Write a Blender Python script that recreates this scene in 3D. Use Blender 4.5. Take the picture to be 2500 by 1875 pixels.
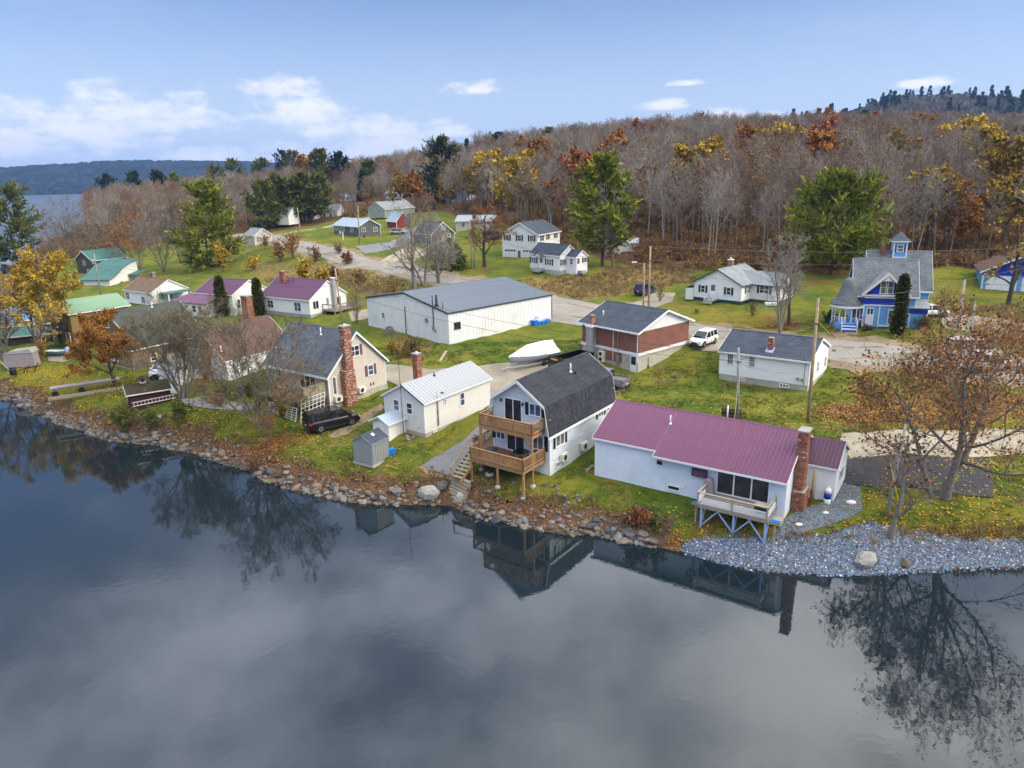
import bpy, bmesh, math, random
import numpy as np
from mathutils import Vector, Matrix
from mathutils.geometry import delaunay_2d_cdt
PI = math.pi
rad = math.radians
random.seed(11)
rng = np.random.default_rng(11)
SC = bpy.context.scene
COL = SC.collection
for o in list(bpy.data.objects):
 bpy.data.objects.remove(o)
# ------------------------------------------------------------------ camera, sky, sun, exposure
FPX, CX, CY, CAMH = 1740.0, 1250.0, 937.5, 25.0        # the lens of a 2500 x 1875 picture, drone 25 m above the lake
PITCH = math.atan((CY - 430.0) / FPX)
ROLL = rad(1.2)
_fw = np.array([0, math.cos(PITCH), -math.sin(PITCH)])
_r0 = np.array([1.0, 0, 0]); _u0 = np.cross(_r0, _fw)
_R = math.cos(ROLL) * _r0 - math.sin(ROLL) * _u0
_U = math.sin(ROLL) * _r0 + math.cos(ROLL) * _u0
cam_d = bpy.data.cameras.new('camera'); cam = bpy.data.objects.new('camera', cam_d); COL.objects.link(cam)
cam_d.sensor_width = 36; cam_d.lens = 36 * FPX / 2500; cam_d.clip_start = 0.5; cam_d.clip_end = 20000
M = Matrix(((_R[0], _U[0], -_fw[0], 0), (_R[1], _U[1], -_fw[1], 0), (_R[2], _U[2], -_fw[2], CAMH), (0, 0, 0, 1)))
cam.matrix_world = M
SC.camera = cam
SC.view_settings.view_transform = 'Standard'; SC.view_settings.look = 'None'
SC.view_settings.gamma = 1; SC.view_settings.use_curve_mapping = False
SC.view_settings.exposure = 0.85
SC.cycles.max_bounces = 6; SC.cycles.diffuse_bounces = 3; SC.cycles.glossy_bounces = 3
SC.cycles.transparent_max_bounces = 4; SC.cycles.volume_bounces = 0
SC.cycles.use_denoising = True
SUN_AZ, SUN_EL = 100.0, 34.0       # degrees clockwise from +Y, above the horizon
sun_d = bpy.data.lights.new('sun', 'SUN'); sun = bpy.data.objects.new('sun', sun_d); COL.objects.link(sun)
sun_d.energy = 1.0; sun_d.angle = rad(16); sun_d.color = (1.0, 0.90, 0.74)
_sd = Vector((math.sin(rad(SUN_AZ)) * math.cos(rad(SUN_EL)), math.cos(rad(SUN_AZ)) * math.cos(rad(SUN_EL)), math.sin(rad(SUN_EL))))
sun.rotation_euler = (-_sd).to_track_quat('-Z', 'Y').to_euler()
sun.location = (60, -20, 90)
def pdir(px, py):
 d = _R * (px - CX) / FPX - _U * (py - CY) / FPX + _fw
 return d / np.linalg.norm(d)
def P(px, py, z=0.0):                # the point at height z seen along that line of sight
 d = pdir(px, py); t = (z - CAMH) / d[2]
 return np.array([0, 0, CAMH]) + t * d
class NT:                            # small helper for node trees
 def __init__(s, tree): s.t = tree; s.n = tree.nodes; s.l = tree.links
 def new(s, typ, **kw):
  n = s.n.new(typ)
  for k, v in kw.items():
   if k.startswith('i_'):
    key = k[2:]; key = int(key) if key.isdigit() else key.replace('_', ' ')
    sock = n.inputs[key]
    if hasattr(v, 'is_linked') or isinstance(v, bpy.types.NodeSocket): s.l.new(v, sock)
    else: sock.default_value = v
   else: setattr(n, k, v)
  return n
 def math(s, op, a, b=None, c=None, clamp=False):
  n = s.n.new('ShaderNodeMath'); n.operation = op; n.use_clamp = clamp
  for i, v in enumerate((a, b, c)):
   if v is None: continue
   if isinstance(v, bpy.types.NodeSocket): s.l.new(v, n.inputs[i])
   else: n.inputs[i].default_value = v
  return n.outputs[0]
 def mix(s, f, a, b, blend='MIX'):
  n = s.n.new('ShaderNodeMix'); n.data_type = 'RGBA'; n.blend_type = blend
  for i, v in ((0, f), (6, a), (7, b)):
   if isinstance(v, bpy.types.NodeSocket): s.l.new(v, n.inputs[i])
   else: n.inputs[i].default_value = (tuple(v) + (1,))[:4] if isinstance(v, (tuple, list)) else v
  return n.outputs[2]
 def ramp(s, f, stops):
  n = s.n.new('ShaderNodeValToRGB'); s.l.new(f, n.inputs[0])
  e = n.color_ramp.elements
  while len(e) > 1: e.remove(e[-1])
  for i, (p, c) in enumerate(stops):
   q = e[0] if i == 0 else e.new(p)
   q.position = p; q.color = (tuple(c) + (1,))[:4] if isinstance(c, (tuple, list)) else (c, c, c, 1)
  return n.outputs[0]
 def sstep(s, x, a, b):
  n = s.n.new('ShaderNodeMapRange'); n.interpolation_type = 'SMOOTHSTEP'
  s.l.new(x, n.inputs[0]); n.inputs[1].default_value = a; n.inputs[2].default_value = b
  return n.outputs[0]
 def noise(s, vec, scale, detail=4, rough=.55, dim='3D', lac=2.0):
  n = s.n.new('ShaderNodeTexNoise'); n.noise_dimensions = dim
  if vec is not None: s.l.new(vec, n.inputs['Vector'])
  n.inputs['Scale'].default_value = scale; n.inputs['Detail'].default_value = detail
  n.inputs['Roughness'].default_value = rough; n.inputs['Lacunarity'].default_value = lac
  return n.outputs[0]
def make_world():
 w = bpy.data.worlds.new('World'); SC.world = w; w.use_nodes = True
 t = NT(w.node_tree); w.node_tree.nodes.clear()
 out = t.new('ShaderNodeOutputWorld'); bg = t.new('ShaderNodeBackground'); t.l.new(bg.outputs[0], out.inputs[0])
 bg.inputs[1].default_value = 0.06
 sky = t.new('ShaderNodeTexSky', sky_type='NISHITA', sun_disc=False, sun_elevation=rad(SUN_EL), sun_rotation=rad(SUN_AZ), altitude=200, air_density=1.0, dust_density=0.6, ozone_density=2.2)
 tc = t.new('ShaderNodeTexCoord'); sep = t.new('ShaderNodeSeparateXYZ'); t.l.new(tc.outputs['Generated'], sep.inputs[0])
 x, y, z = sep.outputs
 az = t.math('ARCTAN2', x, y); el = t.math('ARCSINE', z)
 deg = 180 / PI
 azd = t.math('MULTIPLY', az, deg); eld = t.math('MULTIPLY', el, deg)
 comb = t.new('ShaderNodeCombineXYZ', i_0=azd, i_1=t.math('MULTIPLY', eld, 2.2))
 n1 = t.noise(comb.outputs[0], 0.30, 7, .56); n2 = t.noise(comb.outputs[0], 0.9, 5, .6)
 # cumulus banks low on the far side of the lake: (azimuth, elevation, half width, half height)
 clouds = []
 for (px, py, rx, ry) in ((330, 262, 190, 42), (110, 300, 210, 46), (20, 335, 200, 30), (720, 262, 120, 30), (880, 300, 190, 26), (690, 205, 85, 20),
        (900, 345, 190, 28), (560, 372, 160, 16), (1155, 207, 70, 14), (1060, 318, 100, 14), (1790, 285, 110, 22), (1620, 252, 60, 11), (1680, 200, 40, 6), (2260, 198, 50, 8),
        (-260, 290, 240, 50), (-520, 340, 220, 44), (2900, 330, 260, 30)):
  d = pdir(px, py); a0 = math.degrees(math.atan2(d[0], d[1])); e0 = math.degrees(math.asin(d[2]))
  k = math.degrees(1) / FPX
  clouds.append((a0, e0, rx * k * 1.25, ry * k * 1.7))
 m = None
 for a0, e0, ra, re in clouds:
  u = t.math('DIVIDE', t.math('SUBTRACT', azd, a0), ra); v = t.math('DIVIDE', t.math('SUBTRACT', eld, e0 - re * .35), re)
  # flat base, billowing top
  vv = t.math('MULTIPLY', v, t.math('ADD', 1.0, t.math('MULTIPLY', t.math('LESS_THAN', v, 0.0), .8)))
  q = t.math('SUBTRACT', 1.0, t.math('ADD', t.math('MULTIPLY', u, u), t.math('MULTIPLY', vv, vv)))
  m = q if m is None else t.math('MAXIMUM', m, q)
 m = t.math('MAXIMUM', m, -1.5)
 nn = t.math('ADD', t.math('MULTIPLY', t.math('SUBTRACT', n1, .5), 3.6), t.math('MULTIPLY', t.math('SUBTRACT', n2, .5), 1.5))
 cu = t.math('MULTIPLY', t.sstep(t.math('ADD', m, nn), 0.0, 1.3), .90)
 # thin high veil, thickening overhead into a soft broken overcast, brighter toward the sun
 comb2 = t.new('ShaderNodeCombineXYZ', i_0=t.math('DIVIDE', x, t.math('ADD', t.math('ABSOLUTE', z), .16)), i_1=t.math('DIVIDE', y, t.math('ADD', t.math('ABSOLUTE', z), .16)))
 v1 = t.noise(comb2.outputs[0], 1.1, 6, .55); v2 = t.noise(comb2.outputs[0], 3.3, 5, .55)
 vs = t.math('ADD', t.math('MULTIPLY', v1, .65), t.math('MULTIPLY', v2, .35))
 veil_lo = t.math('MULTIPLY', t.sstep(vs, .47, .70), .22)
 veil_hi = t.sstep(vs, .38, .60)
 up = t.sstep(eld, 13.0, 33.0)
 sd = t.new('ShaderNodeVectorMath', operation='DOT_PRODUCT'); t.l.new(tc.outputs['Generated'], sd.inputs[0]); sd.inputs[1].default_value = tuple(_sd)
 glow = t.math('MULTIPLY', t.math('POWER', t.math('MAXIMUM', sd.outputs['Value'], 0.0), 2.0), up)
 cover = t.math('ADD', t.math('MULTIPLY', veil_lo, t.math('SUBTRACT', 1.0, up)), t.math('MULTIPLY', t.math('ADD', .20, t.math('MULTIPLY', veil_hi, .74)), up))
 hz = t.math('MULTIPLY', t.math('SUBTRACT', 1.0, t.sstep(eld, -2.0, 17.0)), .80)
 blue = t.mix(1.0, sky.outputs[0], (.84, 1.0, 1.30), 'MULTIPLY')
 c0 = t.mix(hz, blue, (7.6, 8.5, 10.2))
 vc = t.mix(up, (5.8, 6.5, 7.8), (20.0, 21.8, 24.8)); vc = t.mix(glow, vc, (62.0, 56.0, 45.0))  # overhead veil, out of view, brightened as added fill light for shaded walls
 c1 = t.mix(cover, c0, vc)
 c2 = t.mix(cu, c1, (11.0, 10.8, 10.8))
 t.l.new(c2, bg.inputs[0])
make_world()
# ------------------------------------------------------------------ materials
MATS = {}
def _srgb(h):
 c = [int(h[i:i + 2], 16) / 255 for i in (0, 2, 4)]
 return tuple((v / 12.92 if v <= .04045 else ((v + .055) / 1.055) ** 2.4) for v in c)
def mat(name, col, rough=.7, var=.12, scale=1.2, bump=0.0, bscale=8, spec=.35, metal=0, tint=None, objvar=0.0, stain=0.0, attr=None, detail=5, fine=0.0, fscale=40, uvs=None):
 """col: linear base colour; var: soft brightness noise; stain: darker dirt patches; objvar: change from object to object"""
 m = bpy.data.materials.new(name); m.use_nodes = True; MATS[name] = m
 t = NT(m.node_tree); b = t.n['Principled BSDF']
 tc = t.new('ShaderNodeTexCoord'); vec = tc.outputs['Object']
 c = None
 if attr:
  a = t.new('ShaderNodeAttribute', attribute_name=attr); c = a.outputs['Color']
 n = t.noise(vec, scale, detail)
 lo = tuple(v * (1 - var) for v in col); hi = tuple(min(1, v * (1 + var)) for v in col)
 if tint: hi = tuple(hi[i] * .5 + tint[i] * .5 for i in range(3))
 base = t.ramp(n, ((.3, lo), (.7, hi)))
 if c is not None: base = t.mix(1.0, c, t.ramp(n, ((.3, 1 - var), (.7, 1 + var))), 'MULTIPLY')
 if fine:
  nf = t.noise(vec, fscale, 3, .6)
  base = t.mix(1.0, base, t.ramp(nf, ((.32, 1 - fine), (.68, 1 + fine))), 'MULTIPLY')
 if stain:
  ns = t.noise(vec, scale * .35, 7, .65)
  base = t.mix(t.math('MULTIPLY', t.sstep(ns, .52, .72), stain), base, tuple(v * .45 for v in col))
 if objvar:
  oi = t.new('ShaderNodeObjectInfo')
  f = t.math('ADD', 1 - objvar, t.math('MULTIPLY', oi.outputs['Random'], 2 * objvar))
  g = t.new('ShaderNodeCombineColor', i_0=f, i_1=f, i_2=f)
  base = t.mix(1.0, base, g.outputs[0], 'MULTIPLY')
 t.l.new(base, b.inputs['Base Color'])
 b.inputs['Roughness'].default_value = rough; b.inputs['Specular IOR Level'].default_value = spec
 b.inputs['Metallic'].default_value = metal
 if bump:
  nb = t.noise(vec, bscale, 5, .6)
  bp = t.new('ShaderNodeBump', i_Strength=bump, i_Distance=.05, i_Height=nb); t.l.new(bp.outputs[0], b.inputs['Normal'])
 return m
def brick_mat(name, cols, mortar, bw=.21, bh=.075, mort=.010, rough=.85, bump=.4, offset=.5, contrast=.5):
 m = bpy.data.materials.new(name); m.use_nodes = True; MATS[name] = m
 t = NT(m.node_tree); b = t.n['Principled BSDF']
 uv = t.new('ShaderNodeUVMap'); uv.uv_map = 'UVMap'
 br = t.new('ShaderNodeTexBrick', offset=offset); t.l.new(uv.outputs[0], br.inputs['Vector'])
 br.inputs['Scale'].default_value = 1; br.inputs['Brick Width'].default_value = bw; br.inputs['Row Height'].default_value = bh
 br.inputs['Mortar Size'].default_value = mort; br.inputs['Color1'].default_value = cols[0] + (1,); br.inputs['Color2'].default_value = cols[1] + (1,)
 br.inputs['Mortar'].default_value = mortar + (1,); br.inputs['Bias'].default_value = 0
 n = t.noise(uv.outputs[0], .7, 6, .6); n2 = t.noise(uv.outputs[0], 9, 3, .6)
 c = t.mix(1.0, br.outputs[0], t.ramp(n, ((.3, 1 - contrast * .4), (.7, 1 + contrast * .4))), 'MULTIPLY')
 c = t.mix(1.0, c, t.ramp(n2, ((.3, 1 - contrast * .5), (.7, 1 + contrast * .5))), 'MULTIPLY')
 t.l.new(c, b.inputs['Base Color']); b.inputs['Roughness'].default_value = rough; b.inputs['Specular IOR Level'].default_value = .25
 bp = t.new('ShaderNodeBump', i_Strength=bump, i_Distance=.02); t.l.new(t.math('SUBTRACT', 1, br.outputs[1]), bp.inputs['Height']); t.l.new(bp.outputs[0], b.inputs['Normal'])
 return m
def glass_mat(name, col, rough=.06, spec=.6):
 m = bpy.data.materials.new(name); m.use_nodes = True; MATS[name] = m
 t = NT(m.node_tree); b = t.n['Principled BSDF']
 tc = t.new('ShaderNodeTexCoord'); n = t.noise(tc.outputs['Object'], 1.6, 3)
 t.l.new(t.ramp(n, ((.35, tuple(v * .5 for v in col)), (.65, tuple(v * 1.5 for v in col)))), b.inputs['Base Color'])
 b.inputs['Roughness'].default_value = rough; b.inputs['Specular IOR Level'].default_value = spec
 return m
mat('white_siding', (.80, .80, .80), .55, .05, 2.0, stain=.10)
mat('warm_siding', (.66, .65, .62), .55, .05, 2.0, stain=.10)
mat('pale_blue_siding', (.68, .74, .83), .55, .05, 1.6, stain=.12)
mat('grey_blue_siding', (.56, .61, .67), .55, .05, 1.6, stain=.1)
mat('tan_siding', (.55, .49, .42), .6, .05, 1.5, stain=.1)
mat('white_metal', (.79, .80, .81), .45, .06, .8, stain=.22)
mat('white_trim', (.80, .81, .82), .5, .04, 2)
mat('cream_trim', (.74, .72, .62), .6, .06, 2)
mat('dark_trim', (.045, .05, .055), .5, .1, 2)
mat('green_trim', (.015, .06, .05), .5, .1, 2)
mat('brown_siding', (.26, .175, .075), .7, .1, 1.5, stain=.2)
mat('shake_brown', (.20, .13, .07), .8, .14, 2.5, stain=.2, bump=.4)
mat('weathered_brown', (.085, .07, .055), .8, .2, 2.5, stain=.3)
mat('grey_wall', (.11, .115, .125), .7, .12, 2)
mat('sage_wall', (.30, .36, .34), .65, .08, 2)
mat('barn_red', (.23, .032, .028), .7, .12, 2, stain=.2)
mat('dark_red', (.06, .012, .012), .7, .15, 3)
mat('sky_blue_siding', (.14, .38, .72), .55, .07, 1.6, stain=.08)
mat('royal_blue', (.010, .035, .36), .5, .08, 1.5)
mat('concrete', (.44, .41, .35), .9, .12, 1.3, stain=.35, bump=.2)
mat('concrete_grey', (.34, .34, .33), .9, .14, 1.6, stain=.3, bump=.2)
mat('white_paint', (.78, .79, .80), .5, .05, 2, stain=.1)
mat('shed_grey', (.27, .285, .285), .6, .05, 2, stain=.1)
mat('navy_shutter', (.008, .012, .03), .5, .1, 2)
mat('green_shutter', (.012, .05, .04), .5, .1, 2)
mat('plum_shutter', (.16, .075, .10), .5, .1, 2)
mat('purple_metal', (.15, .045, .10), .42, .14, .35, spec=.5, tint=(.16, .062, .135))
mat('purple_metal_dark', (.095, .034, .07), .42, .10, .5, spec=.5)
mat('mauve_metal', (.10, .034, .088), .5, .10, .5)
mat('white_roof_metal', (.36, .38, .41), .4, .08, .6, stain=.2, spec=.5)
mat('grey_roof_metal', (.205, .235, .275), .42, .10, .5, stain=.2, spec=.5)
mat('green_roof_metal', (.17, .31, .21), .45, .1, .5, tint=(.28, .40, .22), spec=.5)
mat('teal_roof', (.045, .14, .125), .5, .12, .5)
mat('sky_blue_roof', (.12, .30, .62), .5, .1, .5)
mat('light_metal_roof', (.34, .42, .50), .45, .06, .5)
mat('galvanised', (.33, .36, .38), .4, .12, 3, metal=.5)
mat('steel_dark', (.03, .03, .032), .5, .2, 3)
mat('black_rubber', (.012, .012, .013), .8, .2, 5)
mat('alloy', (.35, .36, .37), .35, .1, 6, metal=.7)
mat('deck_wood', (.36, .20, .085), .65, .22, 5, tint=(.45, .27, .12), objvar=.16)
mat('deck_floor', (.20, .105, .05), .6, .22, 4, objvar=.14)
mat('weathered_wood', (.32, .27, .20), .8, .2, 5, objvar=.15)
mat('grey_wood', (.24, .22, .20), .85, .2, 5, objvar=.15)
mat('pole_wood', (.42, .30, .18), .8, .3, 3, tint=(.40, .30, .20), stain=.3)
mat('pole_grey', (.30, .28, .26), .85, .25, 3, stain=.2)
mat('lattice_white', (.74, .76, .80), .5, .06, 3)
mat('paint_blue_post', (.30, .40, .66), .5, .1, 3)
mat('bright_blue', (.01, .17, .62), .45, .12, 4)
mat('yellow_paint', (.62, .40, .02), .5, .1, 3)
mat('aluminium', (.48, .50, .52), .4, .08, 4, metal=.4)
mat('red_lens', (.40, .012, .012), .25, .1, 4)
mat('clear_lens', (.55, .58, .60), .15, .1, 6, spec=.6)
mat('plate_white', (.7, .7, .7), .5, .05, 6)
mat('car_black', (.006, .006, .008), .18, .1, 1, spec=.6)
mat('car_white', (.76, .77, .78), .25, .03, 1, spec=.5)
mat('car_blue', (.012, .025, .12), .22, .1, 1, spec=.6)
mat('car_silver', (.38, .40, .42), .28, .06, 1, spec=.6)
mat('car_grey', (.17, .175, .18), .32, .06, 1, spec=.5)
mat('shrink_wrap', (.84, .85, .86), .35, .03, 1.5, bump=.25, bscale=3)
mat('boat_hull', (.33, .37, .43), .35, .08, 1.5)
mat('hull_blue', (.25, .38, .52), .4, .1, 1.5)
mat('tarp_mauve', (.30, .25, .27), .6, .1, 1.5, bump=.4)
mat('slate_flag', (.14, .15, .17), .8, .2, 3)
glass_mat('glass', (.022, .026, .032)); glass_mat('glass_curtain', (.13, .13, .125), .1); glass_mat('glass_blue', (.05, .085, .16), .05)
glass_mat('car_glass', (.010, .012, .015), .05, .7)
brick_mat('brick', ((.20, .052, .030), (.25, .078, .046)), (.25, .19, .16), contrast=.35)
brick_mat('chimney_brick', ((.24, .085, .05), (.30, .12, .07)), (.36, .31, .27))
brick_mat('shingle_dark', ((.030, .034, .042), (.048, .053, .062)), (.016, .018, .022), .9, .14, .012, .9, .35, contrast=.45)
brick_mat('shingle_slate', ((.085, .10, .128), (.13, .15, .18)), (.045, .052, .066), .33, .19, .016, .9, .4, contrast=.5)
brick_mat('shingle_navy', ((.050, .062, .088), (.070, .086, .116)), (.032, .039, .054), .9, .15, .010, .9, .35, contrast=.5)
brick_mat('shingle_mottled', ((.028, .032, .041), (.062, .066, .082)), (.018, .020, .026), .15, .28, .014, .9, .35, contrast=.5)
brick_mat('shingle_light', ((.22, .245, .265), (.27, .295, .315)), (.16, .18, .20), .9, .15, .010, .9, .3, contrast=.4)
brick_mat('shingle_blue', ((.12, .135, .15), (.18, .20, .215)), (.085, .095, .105), .34, .18, .014, .9, .35, contrast=.6)
brick_mat('shingle_green', ((.055, .07, .062), (.08, .095, .085)), (.04, .048, .044), .34, .17, .012, .9, .35, contrast=.5)
brick_mat('shingle_brown', ((.16, .10, .065), (.22, .15, .10)), (.10, .07, .05), .34, .17, .012, .9, .35, contrast=.5)
brick_mat('shingle_rust', ((.11, .065, .055), (.15, .085, .07)), (.07, .045, .04), .34, .17, .012, .9, .35, contrast=.5)
brick_mat('shingle_olive', ((.05, .043, .022), (.07, .06, .03)), (.03, .026, .015), .34, .15, .012, .9, .35, contrast=.5)
# ------------------------------------------------------------------ mesh helpers
def auto_uv(me):
 n = len(me.loops)
 if n == 0: return
 co = np.empty(len(me.vertices) * 3); me.vertices.foreach_get('co', co); co = co.reshape(-1, 3)
 nv = np.empty(len(me.polygons) * 3); me.polygons.foreach_get('normal', nv); nv = nv.reshape(-1, 3)
 lt = np.empty(len(me.polygons), dtype=np.int32); me.polygons.foreach_get('loop_total', lt)
 vi = np.empty(n, dtype=np.int32); me.loops.foreach_get('vertex_index', vi)
 fn = np.repeat(nv, lt, axis=0); p = co[vi]
 u = np.stack([-fn[:, 1], fn[:, 0], np.zeros(n)], 1); l = np.linalg.norm(u, axis=1)
 flat = l < 1e-3; u[flat] = (1, 0, 0); l[flat] = 1; u /= l[:, None]
 v = np.cross(fn, u)
 uv = np.stack([(p * u).sum(1), (p * v).sum(1)], 1)
 lay = me.uv_layers.new(name='UVMap'); lay.data.foreach_set('uv', uv.ravel().astype(np.float32))
class MB:
 """collects boxes, prisms, bars and tubes; build() links them as ONE mesh object"""
 def __init__(s): s.v = []; s.f = []; s.mi = []; s.col = []; s.c = None; s.m = 0
 def add(s, vs, fs):
  k = len(s.v); s.v += [tuple(map(float, p)) for p in vs]
  for f in fs: s.f.append([k + i for i in f]); s.mi.append(s.m); s.col.append(s.c)
  return s
 def box(s, x0, x1, y0, y1, z0, z1, cap=True):
  v = [(x0, y0, z0), (x1, y0, z0), (x1, y1, z0), (x0, y1, z0), (x0, y0, z1), (x1, y0, z1), (x1, y1, z1), (x0, y1, z1)]
  f = [(0, 1, 5, 4), (1, 2, 6, 5), (2, 3, 7, 6), (3, 0, 4, 7)]
  if cap: f += [(3, 2, 1, 0), (4, 5, 6, 7)]
  return s.add(v, f)
 def bar(s, a, b, w, h=None, up=(0, 0, 1)):            # square bar from a to b
  h = h or w; a = Vector(a); b = Vector(b); d = (b - a).normalized(); up = Vector(up)
  if abs(d.dot(up)) > .98: up = Vector((1, 0, 0))
  x = d.cross(up).normalized() * w / 2; y = x.cross(d).normalized() * h / 2
  v = [a - x - y, a + x - y, a + x + y, a - x + y, b - x - y, b + x - y, b + x + y, b - x + y]
  return s.add(v, [(0, 1, 5, 4), (1, 2, 6, 5), (2, 3, 7, 6), (3, 0, 4, 7), (3, 2, 1, 0), (4, 5, 6, 7)])
 def tube(s, pts, rs, n=6, cap=True):
  pts = [Vector(p) for p in pts]
  if not hasattr(rs, '__len__'): rs = [rs] * len(pts)
  vs = []; fs = []
  for i, p in enumerate(pts):
   d = (pts[min(i + 1, len(pts) - 1)] - pts[max(i - 1, 0)]).normalized()
   up = Vector((0, 0, 1)) if abs(d.z) < .95 else Vector((1, 0, 0))
   x = d.cross(up).normalized(); y = x.cross(d)
   for k in range(n):
    a = 2 * PI * k / n; vs.append(p + (x * math.cos(a) + y * math.sin(a)) * rs[i])
  for i in range(len(pts) - 1):
   for k in range(n):
    a = i * n + k; b = i * n + (k + 1) % n; fs.append((a, b, b + n, a + n))
  if cap: fs += [tuple(range(n - 1, -1, -1)), tuple(range((len(pts) - 1) * n, len(pts) * n))]
  return s.add(vs, fs)
 def prism(s, poly, axis, a, b):                        # poly (p,q) extruded along axis: 'x' poly=(y,z); 'y' poly=(x,z); 'z' poly=(x,y)
  n = len(poly)
  if axis == 'x': g = lambda p, t: (t, p[0], p[1])
  elif axis == 'y': g = lambda p, t: (p[0], t, p[1])
  else: g = lambda p, t: (p[0], p[1], t)
  v = [g(p, a) for p in poly] + [g(p, b) for p in poly]
  f = [(i, (i + 1) % n, n + (i + 1) % n, n + i) for i in range(n)] + [tuple(range(n - 1, -1, -1)), tuple(range(n, 2 * n))]
  return s.add(v, f)
 def lathe(s, prof, n=12, o=(0, 0, 0)):
  vs = []; fs = []
  for r, z in prof:
   for k in range(n): a = 2 * PI * k / n; vs.append((o[0] + r * math.cos(a), o[1] + r * math.sin(a), o[2] + z))
  for i in range(len(prof) - 1):
   for k in range(n): a = i * n + k; b = i * n + (k + 1) % n; fs.append((a, b, b + n, a + n))
  fs += [tuple(range(n - 1, -1, -1)), tuple(range((len(prof) - 1) * n, len(prof) * n))]
  return s.add(vs, fs)
 def mesh(s, name, mats, dz=0.0, smooth=False, uv=True):
  me = bpy.data.meshes.new(name)
  v = s.v if not dz else [(a, b, c + dz) for a, b, c in s.v]
  me.from_pydata(v, [], s.f)
  bm = bmesh.new(); bm.from_mesh(me)
  bmesh.ops.recalc_face_normals(bm, faces=bm.faces); bm.to_mesh(me); bm.free()
  for m in (mats if isinstance(mats, (list, tuple)) else [mats]): me.materials.append(MATS[m] if isinstance(m, str) else m)
  if any(s.mi): me.polygons.foreach_set('material_index', s.mi)
  if smooth: me.polygons.foreach_set('use_smooth', [True] * len(s.f))
  if any(c is not None for c in s.col):
   at = me.color_attributes.new('Col', 'FLOAT_COLOR', 'CORNER')
   data = []
   for f, c in zip(s.f, s.col): data += list((tuple(c or (1, 1, 1)) + (1,))[:4]) * len(f)
   at.data.foreach_set('color', data)
  if uv: auto_uv(me)
  return me
 def build(s, name, mats, parent=None, dz=0.0, smooth=False, loc=None, rz=None):
  return link(name, s.mesh(name, mats, dz, smooth), parent, loc, rz)
def link(name, me, parent=None, loc=None, rz=None):
 o = bpy.data.objects.new(name, me); COL.objects.link(o)
 if parent is not None: o.parent = parent
 if loc is not None: o.location = loc
 if rz is not None: o.rotation_euler = (0, 0, rz)
 return o
LABELS = {}
def tag(o, label=None, cat=None, group=None, kind=None):
 if label: o['label'] = label
 if cat: o['category'] = cat
 if group: o['group'] = group
 if kind: o['kind'] = kind
 return o
def thing(name, label, cat, loc=(0, 0, 0), rz=0.0, group=None):
 o = bpy.data.objects.new(name, None); COL.objects.link(o); o.empty_display_size = .3
 o.location = loc; o.rotation_euler = (0, 0, rz)
 return tag(o, label, cat, group)
def copy_tree(o, parent=None):
 c = o.copy(); COL.objects.link(c); c.parent = parent
 for ch in o.children: copy_tree(ch, c)
 return c
def raw_mesh(name, v, f, mats, mi=None, smooth=False, col=None):
 """fast mesh from numpy arrays; f is (n,3) or (n,4)"""
 v = np.asarray(v, dtype=np.float32); f = np.asarray(f, dtype=np.int32); k = f.shape[1]
 me = bpy.data.meshes.new(name)
 me.vertices.add(len(v)); me.vertices.foreach_set('co', v.ravel())
 me.loops.add(f.size); me.loops.foreach_set('vertex_index', f.ravel())
 me.polygons.add(len(f)); me.polygons.foreach_set('loop_start', np.arange(len(f), dtype=np.int32) * k)
 for m in (mats if isinstance(mats, (list, tuple)) else [mats]): me.materials.append(MATS[m] if isinstance(m, str) else m)
 if mi is not None: me.polygons.foreach_set('material_index', np.asarray(mi, dtype=np.int32))
 if smooth: me.polygons.foreach_set('use_smooth', np.ones(len(f), dtype=bool))
 if col is not None:
  at = me.color_attributes.new('Col', 'FLOAT_COLOR', 'POINT')
  c4 = np.ones((len(v), 4), dtype=np.float32); c4[:, :3] = col; at.data.foreach_set('color', c4.ravel())
 me.update(calc_edges=True); me.validate()
 return me
# ------------------------------------------------------------------ terrain
SHORE_PX = [(-520, 800), (-330, 838), (-150, 905), (0, 975), (34, 977), (79, 1003), (127, 1024), (154, 1037), (197, 1047), (224, 1062), (258, 1073), (296, 1078), (340, 1081), (384, 1085), (418, 1093), (430, 1097),
   (484, 1108), (527, 1126), (570, 1137), (617, 1149), (637, 1166), (683, 1185), (750, 1202), (825, 1217), (872, 1228), (960, 1229), (1057, 1231), (1100, 1232), (1120, 1240), (1165, 1262),
   (1205, 1271), (1248, 1277), (1306, 1291), (1350, 1298), (1392, 1305), (1447, 1303), (1490, 1312), (1537, 1323), (1580, 1331), (1624, 1337), (1700, 1355), (1755, 1370), (1808, 1384), (1860, 1393), (1917, 1398), (2015, 1402),
   (2075, 1404), (2134, 1405), (2180, 1401), (2224, 1396), (2290, 1392), (2351, 1389), (2430, 1386), (2500, 1384), (2700, 1378), (3000, 1375)]
BACK_PX = [(330, 478), (322, 500), (290, 535), (255, 565), (200, 590), (130, 625), (60, 665), (-60, 730), (-300, 775)]
shore_w = [tuple(P(a, b, 0)[:2]) for a, b in SHORE_PX]
back_w = [tuple(P(a, b, 0)[:2]) for a, b in BACK_PX]
LAND = np.array(shore_w + [(400, -60), (6000, -400), (6000, 6500), (-6000, 6500), (-6000, 3300), (-2600, 2900), (-1500, 2650), (-1150, 2300)] + back_w)
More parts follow.
